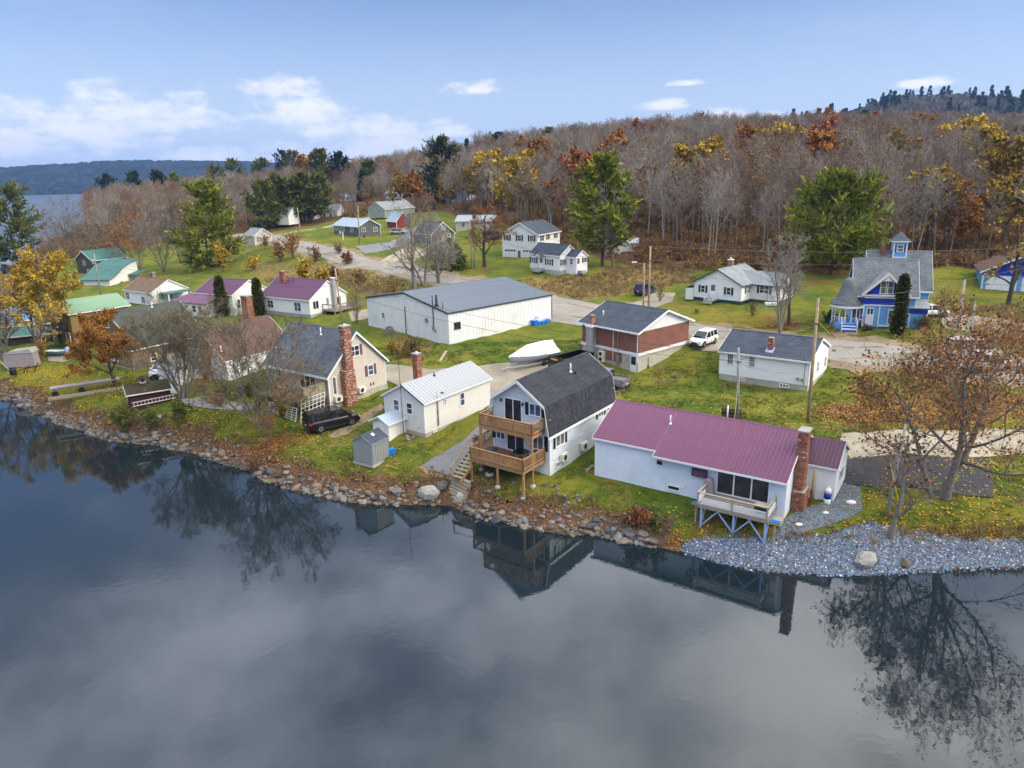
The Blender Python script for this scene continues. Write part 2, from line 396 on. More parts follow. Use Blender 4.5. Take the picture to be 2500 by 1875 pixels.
def signed_shore(x, y):
 """distance to the waterline, positive on land"""
 p = np.stack([x, y], -1); d = np.full(x.shape, 1e9); inside = np.zeros(x.shape, bool)
 n = len(LAND)
 for i in range(n):
  a = LAND[i]; b = LAND[(i + 1) % n]; ab = b - a
  t = np.clip(((p - a) @ ab) / (ab @ ab), 0, 1)
  d = np.minimum(d, np.hypot(p[..., 0] - a[0] - t * ab[0], p[..., 1] - a[1] - t * ab[1]))
  c = ((a[1] > y) != (b[1] > y)); 
  with np.errstate(divide='ignore', invalid='ignore'):
   xi = a[0] + (y - a[1]) * ab[0] / (ab[1] if ab[1] else 1e-9)
  inside ^= c & (x < xi)
 return np.where(inside, d, -d)
CP = []
for px, py, z in [(-200, 860, 2.2), (0, 900, 2.2), (60, 840, 2.4), (100, 930, 2.0), (250, 985, 2.0), (330, 1000, 2.1), (400, 960, 2.4), (184, 851, 2.5), (325, 903, 2.6), (450, 965, 2.6), (556, 932, 2.8), (600, 1060, 2.2), (632, 1042, 2.5), (560, 1000, 3.0),
     (650, 950, 3.1), (740, 1100, 2.1), (808, 1003, 2.8), (700, 1000, 3.0), (934, 946, 3.2), (860, 1030, 2.6), (911, 1138, 2.1), (1040, 1068, 2.5), (1194, 999, 2.8), (1150, 1120, 2.3), (1080, 1180, 2.1), (1230, 1200, 2.1), (1342, 1161, 2.2), (1290, 1215, 2.1),
     (1452, 1160, 2.1), (1452, 1075, 2.5), (1700, 1280, 1.9), (1600, 1250, 2.0), (1930, 1255, 2.1), (2100, 1250, 2.0), (2290, 1215, 2.2), (2480, 1250, 2.1), (2050, 1180, 2.2), (2250, 1090, 2.6), (2480, 1080, 2.6), (1972, 1031, 2.8), (1755, 926, 3.1),
     (1975, 957, 3.1), (2019, 913, 3.4), (2300, 960, 3.7), (2480, 950, 3.7), (1560, 912, 3.3), (1480, 930, 3.2), (1600, 960, 3.0), (1675, 847, 4.9), (1700, 810, 5.0), (1740, 842, 4.8), (2025, 853, 4.8), (2200, 870, 4.7), (2480, 905, 4.6), (1400, 835, 4.1), (1096, 842, 4.0),
     (897, 792, 4.0), (1345, 785, 4.4), (1220, 830, 4.0), (1400, 762, 4.8), (1330, 900, 3.2), (1280, 893, 3.3), (1000, 908, 3.3), (950, 850, 3.7), (1060, 870, 3.7), (749, 780, 3.8), (647, 763, 3.8), (850, 765, 4.2), (558, 768, 3.6), (371, 745, 3.4), (250, 720, 3.0),
     (1450, 700, 6.0), (1600, 690, 6.3), (1300, 655, 7.8), (1430, 665, 7.9), (1289, 656, 8.0), (1250, 640, 8.2), (1692, 730, 6.0), (1810, 748, 6.0), (1900, 746, 6.1), (1830, 800, 5.2), (1600, 760, 5.4), (2050, 805, 5.8), (2200, 815, 5.9), (2280, 800, 6.1), (2340, 660, 8.4), (2420, 715, 6.6),
     (1110, 690, 6.4), (930, 645, 8.0), (740, 598, 9.4), (655, 579, 10), (820, 610, 9.6), (850, 655, 6.8), (700, 655, 6.2), (980, 745, 4.9), (1000, 700, 6.0), (620, 605, 8.5), (500, 650, 5.0), (877, 581, 10), (931, 577, 10.0), (967, 562, 10.5), (900, 530, 11.5), (1055, 610, 8.5), (1093, 508, 13), (560, 540, 9.0), (450, 600, 4.5), (380, 640, 3.5), (120, 740, 2.2), (30, 790, 2.2)]:
 p = P(px, py, z); CP.append((p[0], p[1], z))
CP += [(35, 138, 9.5), (62, 133, 9.2), (95, 130, 9.0), (140, 130, 8.5), (200, 130, 8), (100, 60, 4.5), (100, 90, 6), (160, 60, 5), (0, 190, 12), (45, 200, 16), (100, 200, 17), (160, 200, 17), (230, 200, 16), (0, 260, 17), (80, 300, 27), (200, 300, 26), (320, 300, 24),
  (-40, 330, 16), (40, 450, 37), (110, 460, 41), (190, 480, 40), (330, 480, 38), (520, 480, 34), (-25, 450, 32), (-70, 450, 23), (-150, 450, 16), (-120, 320, 13), (-220, 450, 11), (-200, 300, 8), (-110, 230, 9.5), (-130, 170, 4), (-95, 150, 4), (-150, 230, 6),
  (110, 720, 34), (300, 720, 34), (-100, 720, 28), (-300, 700, 10), (600, 700, 30), (0, 1500, 25), (1500, 1500, 30), (-600, 1300, 8), (3000, 3000, 30), (0, 4000, 30), (-3000, 4000, 30), (3000, 300, 20), (-120, 100, 2), (-150, 60, 2), (60, 30, 2), (200, 0, 3)]
CP = np.array(CP)
_d = np.hypot(CP[:, None, 0] - CP[None, :, 0], CP[:, None, 1] - CP[None, :, 1])
_A = np.zeros((len(CP) + 1,) * 2); _A[:-1, :-1] = -_d + np.eye(len(CP)) * -0.6; _A[-1, :-1] = 1; _A[:-1, -1] = 1
_w = np.linalg.solve(_A, np.r_[CP[:, 2], 0])
def upland(x, y):
 s = np.full(x.shape, _w[-1])
 for i in range(len(CP)): s = s - _w[i] * np.hypot(x - CP[i, 0], y - CP[i, 1])
 return s
def grow(a, b, f, st):
 r = []; s = st; p = a
 while (p < b) if b > a else (p > b):
  s *= f; p = p + s if b > a else p - s; r.append(p)
 return r
xs = np.array(sorted(grow(-100, -5500, 1.10, .9)) + list(np.arange(-100, 100.01, .8)) + grow(100, 5500, 1.10, .9))
ys = np.array(list(np.arange(22, 150.01, .8)) + grow(150, 6200, 1.055, .9))
GX, GY = np.meshgrid(xs, ys)
DS = signed_shore(GX, GY)
_up = upland(GX, GY)
_k = np.clip(DS / 4.6, 0, 1); _k = np.where(DS > 0, 1 - (1 - _k) ** 1.9, 0)
_near = np.clip((420 - np.hypot(GX, GY)) / 300, 0, 1)
_wob = .10 * np.sin(GX * .9 + 1.3 * np.sin(GY * .5)) * np.cos(GY * .8 + np.sin(GX * .6)) + .06 * np.sin(GX * 2.1 + GY * 1.3)
_hill = np.clip((GY - 150) / 200, 0, 1) * 2.2 * np.sin(GX * .045 + 1.2 * np.sin(GY * .03)) * np.cos(GY * .05 + .8 * np.sin(GX * .02))
GZ = np.where(DS > 0, np.maximum(_up + _hill * np.clip(DS / 60, 0, 1), .5) * _k + _wob * np.clip(DS / 3, 0, 1), np.maximum(-1.6, DS * .35))
def ground(x, y):
 """terrain height, bilinear on the grid the mesh is made of"""
 x = np.asarray(x, float); y = np.asarray(y, float)
 i = np.clip(np.searchsorted(xs, x) - 1, 0, len(xs) - 2); j = np.clip(np.searchsorted(ys, y) - 1, 0, len(ys) - 2)
 u = np.clip((x - xs[i]) / (xs[i + 1] - xs[i]), 0, 1); v = np.clip((y - ys[j]) / (ys[j + 1] - ys[j]), 0, 1)
 r = GZ[j, i] * (1 - u) * (1 - v) + GZ[j, i + 1] * u * (1 - v) + GZ[j + 1, i] * (1 - u) * v + GZ[j + 1, i + 1] * u * v
 return float(r) if r.ndim == 0 else r
def G(px, py):
 """where a line of sight meets the terrain"""
 d = pdir(px, py); o = np.array([0, 0, CAMH]); t = 25.0
 prev = t
 while t < 4000:
  p = o + d * t
  if p[2] <= max(ground(p[0], p[1]), -.0): break
  prev = t; t += max(.5, t * .01)
 a, b = prev, t
 for _ in range(24):
  m = (a + b) / 2; p = o + d * m
  if p[2] <= max(ground(p[0], p[1]), -.0): b = m
  else: a = m
 return o + d * b
def Gxy(px, py): q = G(px, py); return (float(q[0]), float(q[1]))
# zones of the ground sheet: R dry grass, G forest floor, B fallen leaves and soil, A yellowed lawn
ZN = np.zeros(GX.shape + (4,))
def inpoly(poly, x, y):
 ins = np.zeros(x.shape, bool)
 for i in range(len(poly)):
  a = poly[i]; b = poly[(i + 1) % len(poly)]
  c = (a[1] > y) != (b[1] > y)
  xi = a[0] + (y - a[1]) * (b[0] - a[0]) / ((b[1] - a[1]) or 1e-9)
  ins ^= c & (x < xi)
 return ins
def blob(ch, px, py, r, amt=1.0, ry=None):
 q = G(px, py); d = np.hypot((GX - q[0]) / r, (GY - q[1]) / (ry or r))
 ZN[..., ch] = np.maximum(ZN[..., ch], np.clip(1.25 - d, 0, 1) * amt)
def zpoly(ch, pts, amt=1.0):
 w = [Gxy(*p) for p in pts]; ZN[..., ch] = np.maximum(ZN[..., ch], inpoly(w, GX, GY) * amt)
zpoly(0, [(1255, 690), (1330, 680), (1440, 676), (1560, 650), (1700, 655), (1690, 690), (1570, 705), (1500, 725), (1420, 735), (1340, 715)], 1.0)
zpoly(0, [(1440, 650), (1700, 650), (1690, 690), (1560, 700)], .8)
zpoly(0, [(600, 640), (820, 640), (1000, 690), (1060, 700), (960, 745), (880, 720), (840, 700), (640, 690)], .62)
zpoly(0, [(860, 700), (1040, 705), (960, 745)], .9)
zpoly(0, [(940, 800), (1060, 850), (1010, 900), (960, 880)], .45)
zpoly(0, [(2350, 760), (2500, 740), (2500, 860), (2380, 850)], .65)
zpoly(3, [(1690, 750), (1900, 760), (1960, 810), (1900, 835), (1700, 790), (1570, 740), (1620, 690)], .75)
zpoly(3, [(2250, 640), (2450, 660), (2420, 730), (2280, 790)], .35)
zpoly(3, [(0, 915), (180, 890), (290, 950), (150, 1010), (60, 985)], .55)
zpoly(3, [(420, 1080), (560, 990), (700, 1060), (760, 1110), (640, 1140), (520, 1110)], .45)
zpoly(3, [(2120, 1200), (2500, 1180), (2500, 1310), (2200, 1290)], .40)
for a in ((1830, 945, 2.2, .35), (1480, 955, 3, .3), (1620, 930, 3, .25), (1050, 1155, 1.8, .6), (940, 1160, 2, .5), (1200, 1140, 1.2, .3), (1160, 1000, 2, .3)): blob(0, *a)
for a in ((2080, 1010, 4.5, .9), (2200, 1000, 6, .9), (2330, 990, 6, .9), (2450, 985, 6, .8), (1920, 795, 4, .8), (1880, 775, 4, .5), (2000, 690, 6, .6), (230, 1050, 3, .5), (290, 1065, 3, .6), (660, 1080, 2, .8), (710, 1090, 2.5, .35), (1010, 1205, 2.5, .6), (1230, 1225, 2.0, .35), (1480, 1270, 2.5, .5),
   (1290, 1190, .8, .7), (1220, 1175, 1.2, .8), (1720, 1285, 1.4, .7), (1830, 1300, 1.2, .7), (1800, 1022, 1.2, .7), (740, 1060, 1.6, .4), (2090, 840, 4, .35), (1000, 1065, 1.5, .7), (530, 960, 3, .6), (620, 985, 2.5, .5), (330, 935, 3, .4), (2440, 800, 5, .4), (850, 700, 4, .5), (1180, 660, 4, .6), (2300, 1040, 5, .6)): blob(2, *a)
# forest floor by place: everything behind the house lots
_fe = np.interp(GX, [-400, -160, -110, -60, -30, 0, 14, 30, 52, 70, 95, 130, 400], [260, 230, 215, 300, 265, 190, 150, 131, 124, 121, 122, 122, 120])
_fe = _fe + 3 * np.sin(GX * .21) + 2 * np.sin(GX * .53)
ZN[..., 1] = np.maximum(ZN[..., 1], np.clip((GY - _fe) / 9 + .5, 0, 1))
ZN[..., 1] = np.maximum(ZN[..., 1], np.clip((GX - (88 + (GY - 60) * .5)) / 14, 0, 1) * (GY > 40))
_lf = np.clip((-GX - 44 - (GY - 60) * .55) / 12, 0, 1) * (GY > 118)
ZN[..., 1] = np.maximum(ZN[..., 1], _lf * .8)
ZN[..., 2] = np.maximum(ZN[..., 2], np.where(DS < 2.0, np.clip(1.15 - DS / 1.6, 0, 1), 0))
ZN = ZN.astype(np.float32)
def make_terrain():
 ny, nx = GX.shape
 v = np.stack([GX, GY, GZ], -1).reshape(-1, 3)
 idx = np.arange(nx * ny).reshape(ny, nx)
 f = np.stack([idx[:-1, :-1], idx[:-1, 1:], idx[1:, 1:], idx[1:, :-1]], -1).reshape(-1, 4)
 m = bpy.data.materials.new('grass_ground'); m.use_nodes = True; MATS['grass_ground'] = m
 t = NT(m.node_tree); b = t.n['Principled BSDF']; b.inputs['Roughness'].default_value = .95; b.inputs['Specular IOR Level'].default_value = .1
 tc = t.new('ShaderNodeTexCoord'); vec = tc.outputs['Object']
 a = t.new('ShaderNodeAttribute', attribute_name='Zone'); sp = t.new('ShaderNodeSeparateColor'); t.l.new(a.outputs['Color'], sp.inputs[0])
 n1 = t.noise(vec, .16, 6, .62); n2 = t.noise(vec, 1.1, 6, .65); n3 = t.noise(vec, 7, 4, .7); n4 = t.noise(vec, .45, 5, .6)
 stretch = t.new('ShaderNodeMapping'); stretch.inputs['Scale'].default_value = (1, 1, 1); t.l.new(vec, stretch.inputs[0])
 lawn = t.mix(t.sstep(t.math('ADD', t.math('MULTIPLY', n1, .6), t.math('MULTIPLY', n2, .4)), .40, .62), (.066, .112, .013), (.180, .170, .024))
 lawn = t.mix(t.math('MULTIPLY', t.sstep(n4, .50, .68), .55), lawn, (.20, .160, .040))
 lawn = t.mix(t.math('MULTIPLY', t.sstep(n2, .56, .72), .30), lawn, (.055, .095, .012))
 yel = t.mix(t.sstep(n2, .35, .65), (.13, .125, .018), (.235, .175, .030))
 f_y = t.math('MULTIPLY', a.outputs['Alpha'], t.sstep(t.math('ADD', n4, t.math('MULTIPLY', n1, .5)), .45, .9))
 c = t.mix(f_y, lawn, yel)
 dry = t.mix(t.sstep(n2, .33, .66), (.125, .082, .026), (.27, .185, .075)); dry = t.mix(t.math('MULTIPLY', t.sstep(n4, .5, .7), .6), dry, (.13, .115, .026))
 def zone(ch, lo=-.12, k=1.5):
  return t.math('ADD', t.math('MULTIPLY', ch, k), t.math('MULTIPLY', t.math('SUBTRACT', t.math('ADD', t.math('MULTIPLY', n2, .6), t.math('MULTIPLY', n4, .4)), .62), 2.4), clamp=True)
 c = t.mix(t.math('MULTIPLY', zone(sp.outputs[0]), 1.0), c, dry)
 flo = t.mix(t.sstep(n2, .35, .65), (.055, .036, .018), (.155, .085, .036))
 c = t.mix(t.sstep(t.math('ADD', sp.outputs[1], t.math('MULTIPLY', t.math('SUBTRACT', n2, .5), 1.2)), .35, .65), c, flo)
 lea = t.mix(t.sstep(n3, .4, .62), (.060, .040, .024), (.25, .115, .042))
 c = t.mix(t.sstep(t.math('ADD', sp.outputs[2], t.math('MULTIPLY', t.math('SUBTRACT', t.math('ADD', t.math('MULTIPLY', n2, .5), t.math('MULTIPLY', n3, .5)), .5), 2.2)), .42, .75), c, lea)
 c = t.mix(1.0, c, t.ramp(n3, ((.3, .78), (.7, 1.22))), 'MULTIPLY')
 t.l.new(c, b.inputs['Base Color'])
 bp = t.new('ShaderNodeBump', i_Strength=.7, i_Distance=.12, i_Height=t.math('ADD', n3, t.math('MULTIPLY', n2, .6))); t.l.new(bp.outputs[0], b.inputs['Normal'])
 me = raw_mesh('ground', v, f, ['grass_ground'], smooth=True)
 at = me.color_attributes.new('Zone', 'FLOAT_COLOR', 'POINT'); at.data.foreach_set('color', ZN.reshape(-1))
 tag(link('ground', me), kind='structure')
make_terrain()
def make_water():
 m = bpy.data.materials.new('lake_water'); m.use_nodes = True; MATS['lake_water'] = m
 t = NT(m.node_tree); b = t.n['Principled BSDF']
 b.inputs['Base Color'].default_value = (.008, .016, .022, 1); b.inputs['IOR'].default_value = 1.72
 tc = t.new('ShaderNodeTexCoord'); vec = tc.outputs['Object']
 n = t.math('ADD', t.noise(vec, 2.2, 3, .5), t.math('MULTIPLY', t.noise(vec, .35, 2, .5), 1.5))
 sp = t.new('ShaderNodeSeparateXYZ'); t.l.new(vec, sp.inputs[0]); ruf = t.sstep(sp.outputs[1], 150, 420)          # the open lake is ruffled by wind, the cove is still
 t.l.new(t.math('ADD', .022, t.math('MULTIPLY', ruf, .33)), b.inputs['Roughness'])
 bp = t.new('ShaderNodeBump', i_Strength=.045, i_Distance=.06, i_Height=n); t.l.new(bp.outputs[0], b.inputs['Normal'])
 v = [(-6500, -300, 0), (6500, -300, 0), (6500, 6500, 0), (-6500, 6500, 0)]
 tag(link('water', raw_mesh('water', v, [(0, 1, 2, 3)], ['lake_water'])), kind='structure')
make_water()
# ------------------------------------------------------------------ sheets laid over the ground
def sheet(name, pts, m, off=.06, res=1.2, kind='structure', label=None, world=False):
 w = [tuple(p) for p in pts] if world else [Gxy(*p) for p in pts]
 n = len(w); lo = np.min(w, 0); hi = np.max(w, 0)
 b = []                                                # densify the outline
 for i in range(n):
  a = np.array(w[i]); c = np.array(w[(i + 1) % n]); k = max(1, int(np.hypot(*(c - a)) / res))
  b += [tuple(a + (c - a) * j / k) for j in range(k)]
 gx, gy = np.meshgrid(np.arange(lo[0], hi[0], res), np.arange(lo[1], hi[1], res))
 ins = inpoly(b, gx, gy)
 inner = []
 barr = np.array(b)
 for x, y in zip(gx[ins], gy[ins]):
  if np.min(np.hypot(barr[:, 0] - x, barr[:, 1] - y)) > res * .5: inner.append((x, y))
 allp = b + inner
 r = delaunay_2d_cdt([Vector(p) for p in allp], [(i, (i + 1) % len(b)) for i in range(len(b))], [], 1, 1e-4)
 v = np.array([(p[0], p[1]) for p in r[0]]); z = ground(v[:, 0], v[:, 1]) + off
 tri = []
 for f in r[2]:
  for k in range(1, len(f) - 1): tri.append((f[0], f[k], f[k + 1]))
 tri = np.array(tri); A, B, Cc = v[tri[:, 0]], v[tri[:, 1]], v[tri[:, 2]]
 flip = ((B - A)[:, 0] * (Cc - A)[:, 1] - (B - A)[:, 1] * (Cc - A)[:, 0]) < 0
 tri[flip] = tri[flip][:, ::-1]
 me = raw_mesh(name, np.c_[v, z], tri, [m], smooth=True)
 return tag(link(name, me), kind=kind, label=label)
def strip(name, line, width, m, off=.06, step=1.5, wob=.25):
 w = np.array([Gxy(*p) for p in line]); seg = np.r_[0, np.cumsum(np.hypot(*np.diff(w, axis=0).T))]
 s = np.arange(0, seg[-1], step); c = np.c_[np.interp(s, seg, w[:, 0]), np.interp(s, seg, w[:, 1])]
 ker = np.ones(9) / 9
 if len(c) > 12: c = np.c_[np.convolve(np.pad(c[:, 0], 4, 'edge'), ker, 'valid'), np.convolve(np.pad(c[:, 1], 4, 'edge'), ker, 'valid')]
 wd = np.interp(s, seg, width) if hasattr(width, '__len__') else np.full(len(s), float(width))
 d = np.gradient(c, axis=0); d /= np.linalg.norm(d, axis=1)[:, None]; nrm = np.c_[-d[:, 1], d[:, 0]]
 cols = 7; v = []
 for k in range(cols):
  u = k / (cols - 1) - .5
  e = wob * np.sin(s * .7 + k) * (abs(u) > .45) + wob * .6 * np.sin(s * 1.9 + 2 * k) * (abs(u) > .45)
  q = c + nrm * (u * wd + np.sign(u) * e)[:, None]; v.append(np.c_[q, ground(q[:, 0], q[:, 1]) + off])
 v = np.stack(v, 1).reshape(-1, 3); n = len(s); f = []
 for i in range(n - 1):
  for k in range(cols - 1): a = i * cols + k; f.append((a, a + cols, a + cols + 1, a + 1))
 return tag(link(name, raw_mesh(name, v, f, [m], smooth=True)), kind='structure')
mat('asphalt_old', (.285, .268, .245), .95, .12, .5, stain=.3, bump=.3, bscale=14, fine=.14, fscale=14, spec=.1)
mat('asphalt_dark', (.055, .056, .06), .9, .16, .5, stain=.25, bump=.3, bscale=14, fine=.18, fscale=12, spec=.15)
mat('asphalt_mid', (.20, .205, .215), .9, .14, .5, stain=.25, bump=.3, bscale=14, fine=.16, fscale=12, spec=.1)
mat('gravel_drive', (.30, .265, .215), .95, .2, .35, stain=.35, bump=.5, bscale=10, fine=.2, fscale=12, spec=.1)
mat('gravel_pale', (.36, .32, .25), .95, .18, .35, stain=.3, bump=.5, bscale=10, fine=.2, fscale=12, spec=.1)
mat('gravel_blue', (.13, .165, .205), .95, .15, .5, bump=.8, bscale=9, fine=.5, fscale=9, spec=.1)
mat('dirt_shoulder', (.25, .19, .125), .95, .25, .4, stain=.4, bump=.5, fine=.2, spec=.1)
main_line = [(585, 570), (655, 582), (740, 602), (830, 623), (930, 647), (1020, 670), (1110, 690), (1200, 705), (1290, 728), (1400, 757), (1520, 785), (1650, 800), (1790, 818), (1900, 836), (2025, 853), (2200, 872), (2350, 888), (2520, 906), (2800, 940)]
strip('road_shoulder', main_line, 9.4, 'dirt_shoulder', .045, wob=.8)
strip('road', main_line, [6.2, 6.2, 6.2, 6.2, 6.2, 6.4, 6.6, 6.8, 7.5, 8.5, 7.5, 6.4, 6.2, 6.2, 6.2, 6.2, 6.2, 6.2, 6.2], 'asphalt_old', .075)
strip('side_road', [(640, 582), (700, 571), (760, 560), (815, 549), (870, 538), (960, 520)], 5, 'gravel_pale', .065, wob=.3)
sheet('road', [(1335, 735), (1350, 724), (1420, 736), (1500, 752), (1480, 800), (1425, 797), (1345, 786)], 'asphalt_old', .070)
sheet('driveway', [(1560, 735), (1600, 712), (1650, 715), (1640, 738), (1560, 766), (1500, 772), (1480, 750)], 'gravel_drive', .055)
sheet('driveway', [(1690, 830), (1760, 820), (1800, 835), (1770, 852), (1745, 860), (1715, 858), (1690, 850)], 'gravel_drive', .09)
sheet('driveway', [(925, 893), (985, 893), (1053, 903), (1110, 900), (1178, 893), (1264, 885), (1330, 880), (1420, 905), (1500, 925), (1530, 935), (1525, 955), (1480, 968), (1400, 975), (1300, 975), (1220, 975), (1195, 968), (1120, 940), (1040, 935), (980, 945), (935, 925)], 'gravel_drive', .055)
sheet('driveway', [(1195, 968), (1235, 985), (1225, 1030), (1190, 1075), (1140, 1130), (1124, 1168), (1090, 1162), (1045, 1148), (1035, 1135), (1080, 1110), (1140, 1070), (1185, 1025)], 'asphalt_mid', .075, res=.8)
sheet('driveway', [(1035, 1135), (1045, 1150), (1090, 1164), (1124, 1170), (1118, 1176), (1085, 1172), (1042, 1160), (1022, 1142)], 'dirt_shoulder', .055, res=.6)
sheet('driveway', [(2055, 1060), (2150, 1052), (2500, 1050), (2700, 1055), (2700, 1100), (2500, 1108), (2420, 1116), (2300, 1120), (2200, 1115), (2060, 1125), (2045, 1100)], 'gravel_pale', .055)
sheet('driveway', [(2050, 1124), (2200, 1112), (2330, 1118), (2414, 1120), (2428, 1216), (2312, 1205), (2265, 1200), (2230, 1192), (2190, 1190), (2130, 1191), (2095, 1186), (2048, 1180)], 'asphalt_dark', .075)
sheet('driveway', [(2300, 770), (2440, 775), (2500, 790), (2500, 815), (2400, 812), (2300, 800)], 'gravel_drive', .055)
sheet('driveway', [(862, 602), (950, 592), (990, 575), (960, 560), (1010, 556), (1040, 580), (990, 600), (920, 618), (890, 620)], 'asphalt_mid', .08)
sheet('driveway', [(925, 640), (1000, 598), (1060, 612), (990, 650), (940, 655)], 'gravel_pale', .06)
sheet('driveway', [(440, 975), (500, 968), (590, 985), (640, 990), (600, 1005), (520, 1000), (455, 990)], 'asphalt_mid', .06)
sheet('driveway', [(355, 920), (400, 910), (450, 930), (440, 945), (375, 940)], 'asphalt_dark', .06)
sheet('patio', [(378, 940), (425, 937), (442, 950), (441, 966), (415, 962)], 'concrete_grey', .10, res=.8)
sheet('path', [(850, 762), (900, 755), (935, 760), (890, 780), (858, 785)], 'gravel_drive', .05)
sheet('driveway', [(115, 866), (165, 868), (175, 880), (150, 885), (118, 882)], 'gravel_drive', .05)
sheet('driveway', [(800, 1065), (850, 1030), (905, 1000), (930, 985), (938, 995), (905, 1025), (850, 1060), (815, 1072)], 'dirt_shoulder', .035, res=.8)
sheet('gravel_path', [(1896, 1314), (1890, 1300), (1912, 1272), (1930, 1258), (1985, 1235), (2022, 1222), (2046, 1185), (2062, 1180), (2100, 1190), (2106, 1245), (2080, 1263), (2020, 1284), (1960, 1301), (1957, 1316)], 'gravel_blue', .045, res=.8)
sheet('path', [(2120, 785), (2180, 778), (2200, 800), (2150, 826), (2030, 822), (2020, 815), (2110, 806)], 'gravel_drive', .05) if False else None
sheet('path', [(2025, 812), (2090, 808), (2100, 818), (2040, 826)], 'dirt_shoulder', .05)
# ------------------------------------------------------------------ house builder
WIN = {}
SIDES = {'F': 0, 'R': 1, 'B': 2, 'L': 3}
BRK = [(.30, .11, .065), (.25, .085, .05), (.34, .15, .09), (.21, .07, .045), (.38, .20, .13), (.28, .10, .07)]
mat('brick_each', (1, 1, 1), .9, .10, 3, attr='Col', spec=.2)
mat('mortar', (.36, .33, .29), .95, .1, 4)
def brickwork(w, d, h, pale=.06, bw=.215, bh=.075, g=.011):
 """the faces of a shaft w x d x h laid brick by brick in running bond"""
 m = MB(); n = int(h / bh)
 for i in range(n):
  z0 = i * bh; z1 = z0 + bh - g
  for (ax, ay, bx, by, L) in ((-w / 2, -d / 2, 1, 0, w), (w / 2, -d / 2, 0, 1, d), (w / 2, d / 2, -1, 0, w), (-w / 2, d / 2, 0, -1, d)):
   p = -(bw / 2 if i % 2 else 0)
   while p < L - .01:
    a, b = max(0, p), min(L, p + bw - g)
    if b - a > .03:
     c = random.choice(BRK) if random.random() > pale else (.55, .50, .44)
     k = random.uniform(.8, 1.2); m.c = tuple(v * k for v in c)
     o = .012 + random.uniform(-.003, .004); nx, ny = by, -bx
     q = [(ax + bx * a, ay + by * a), (ax + bx * b, ay + by * b)]
     v = [(x, y, z) for x, y in q for z in (z0, z1)] + [(x + nx * o, y + ny * o, z) for x, y in q for z in (z0, z1)]
     m.add(v, [(4, 6, 7, 5), (0, 4, 5, 1), (2, 3, 7, 6), (1, 5, 7, 3), (0, 2, 6, 4)])
    p += bw
 return m
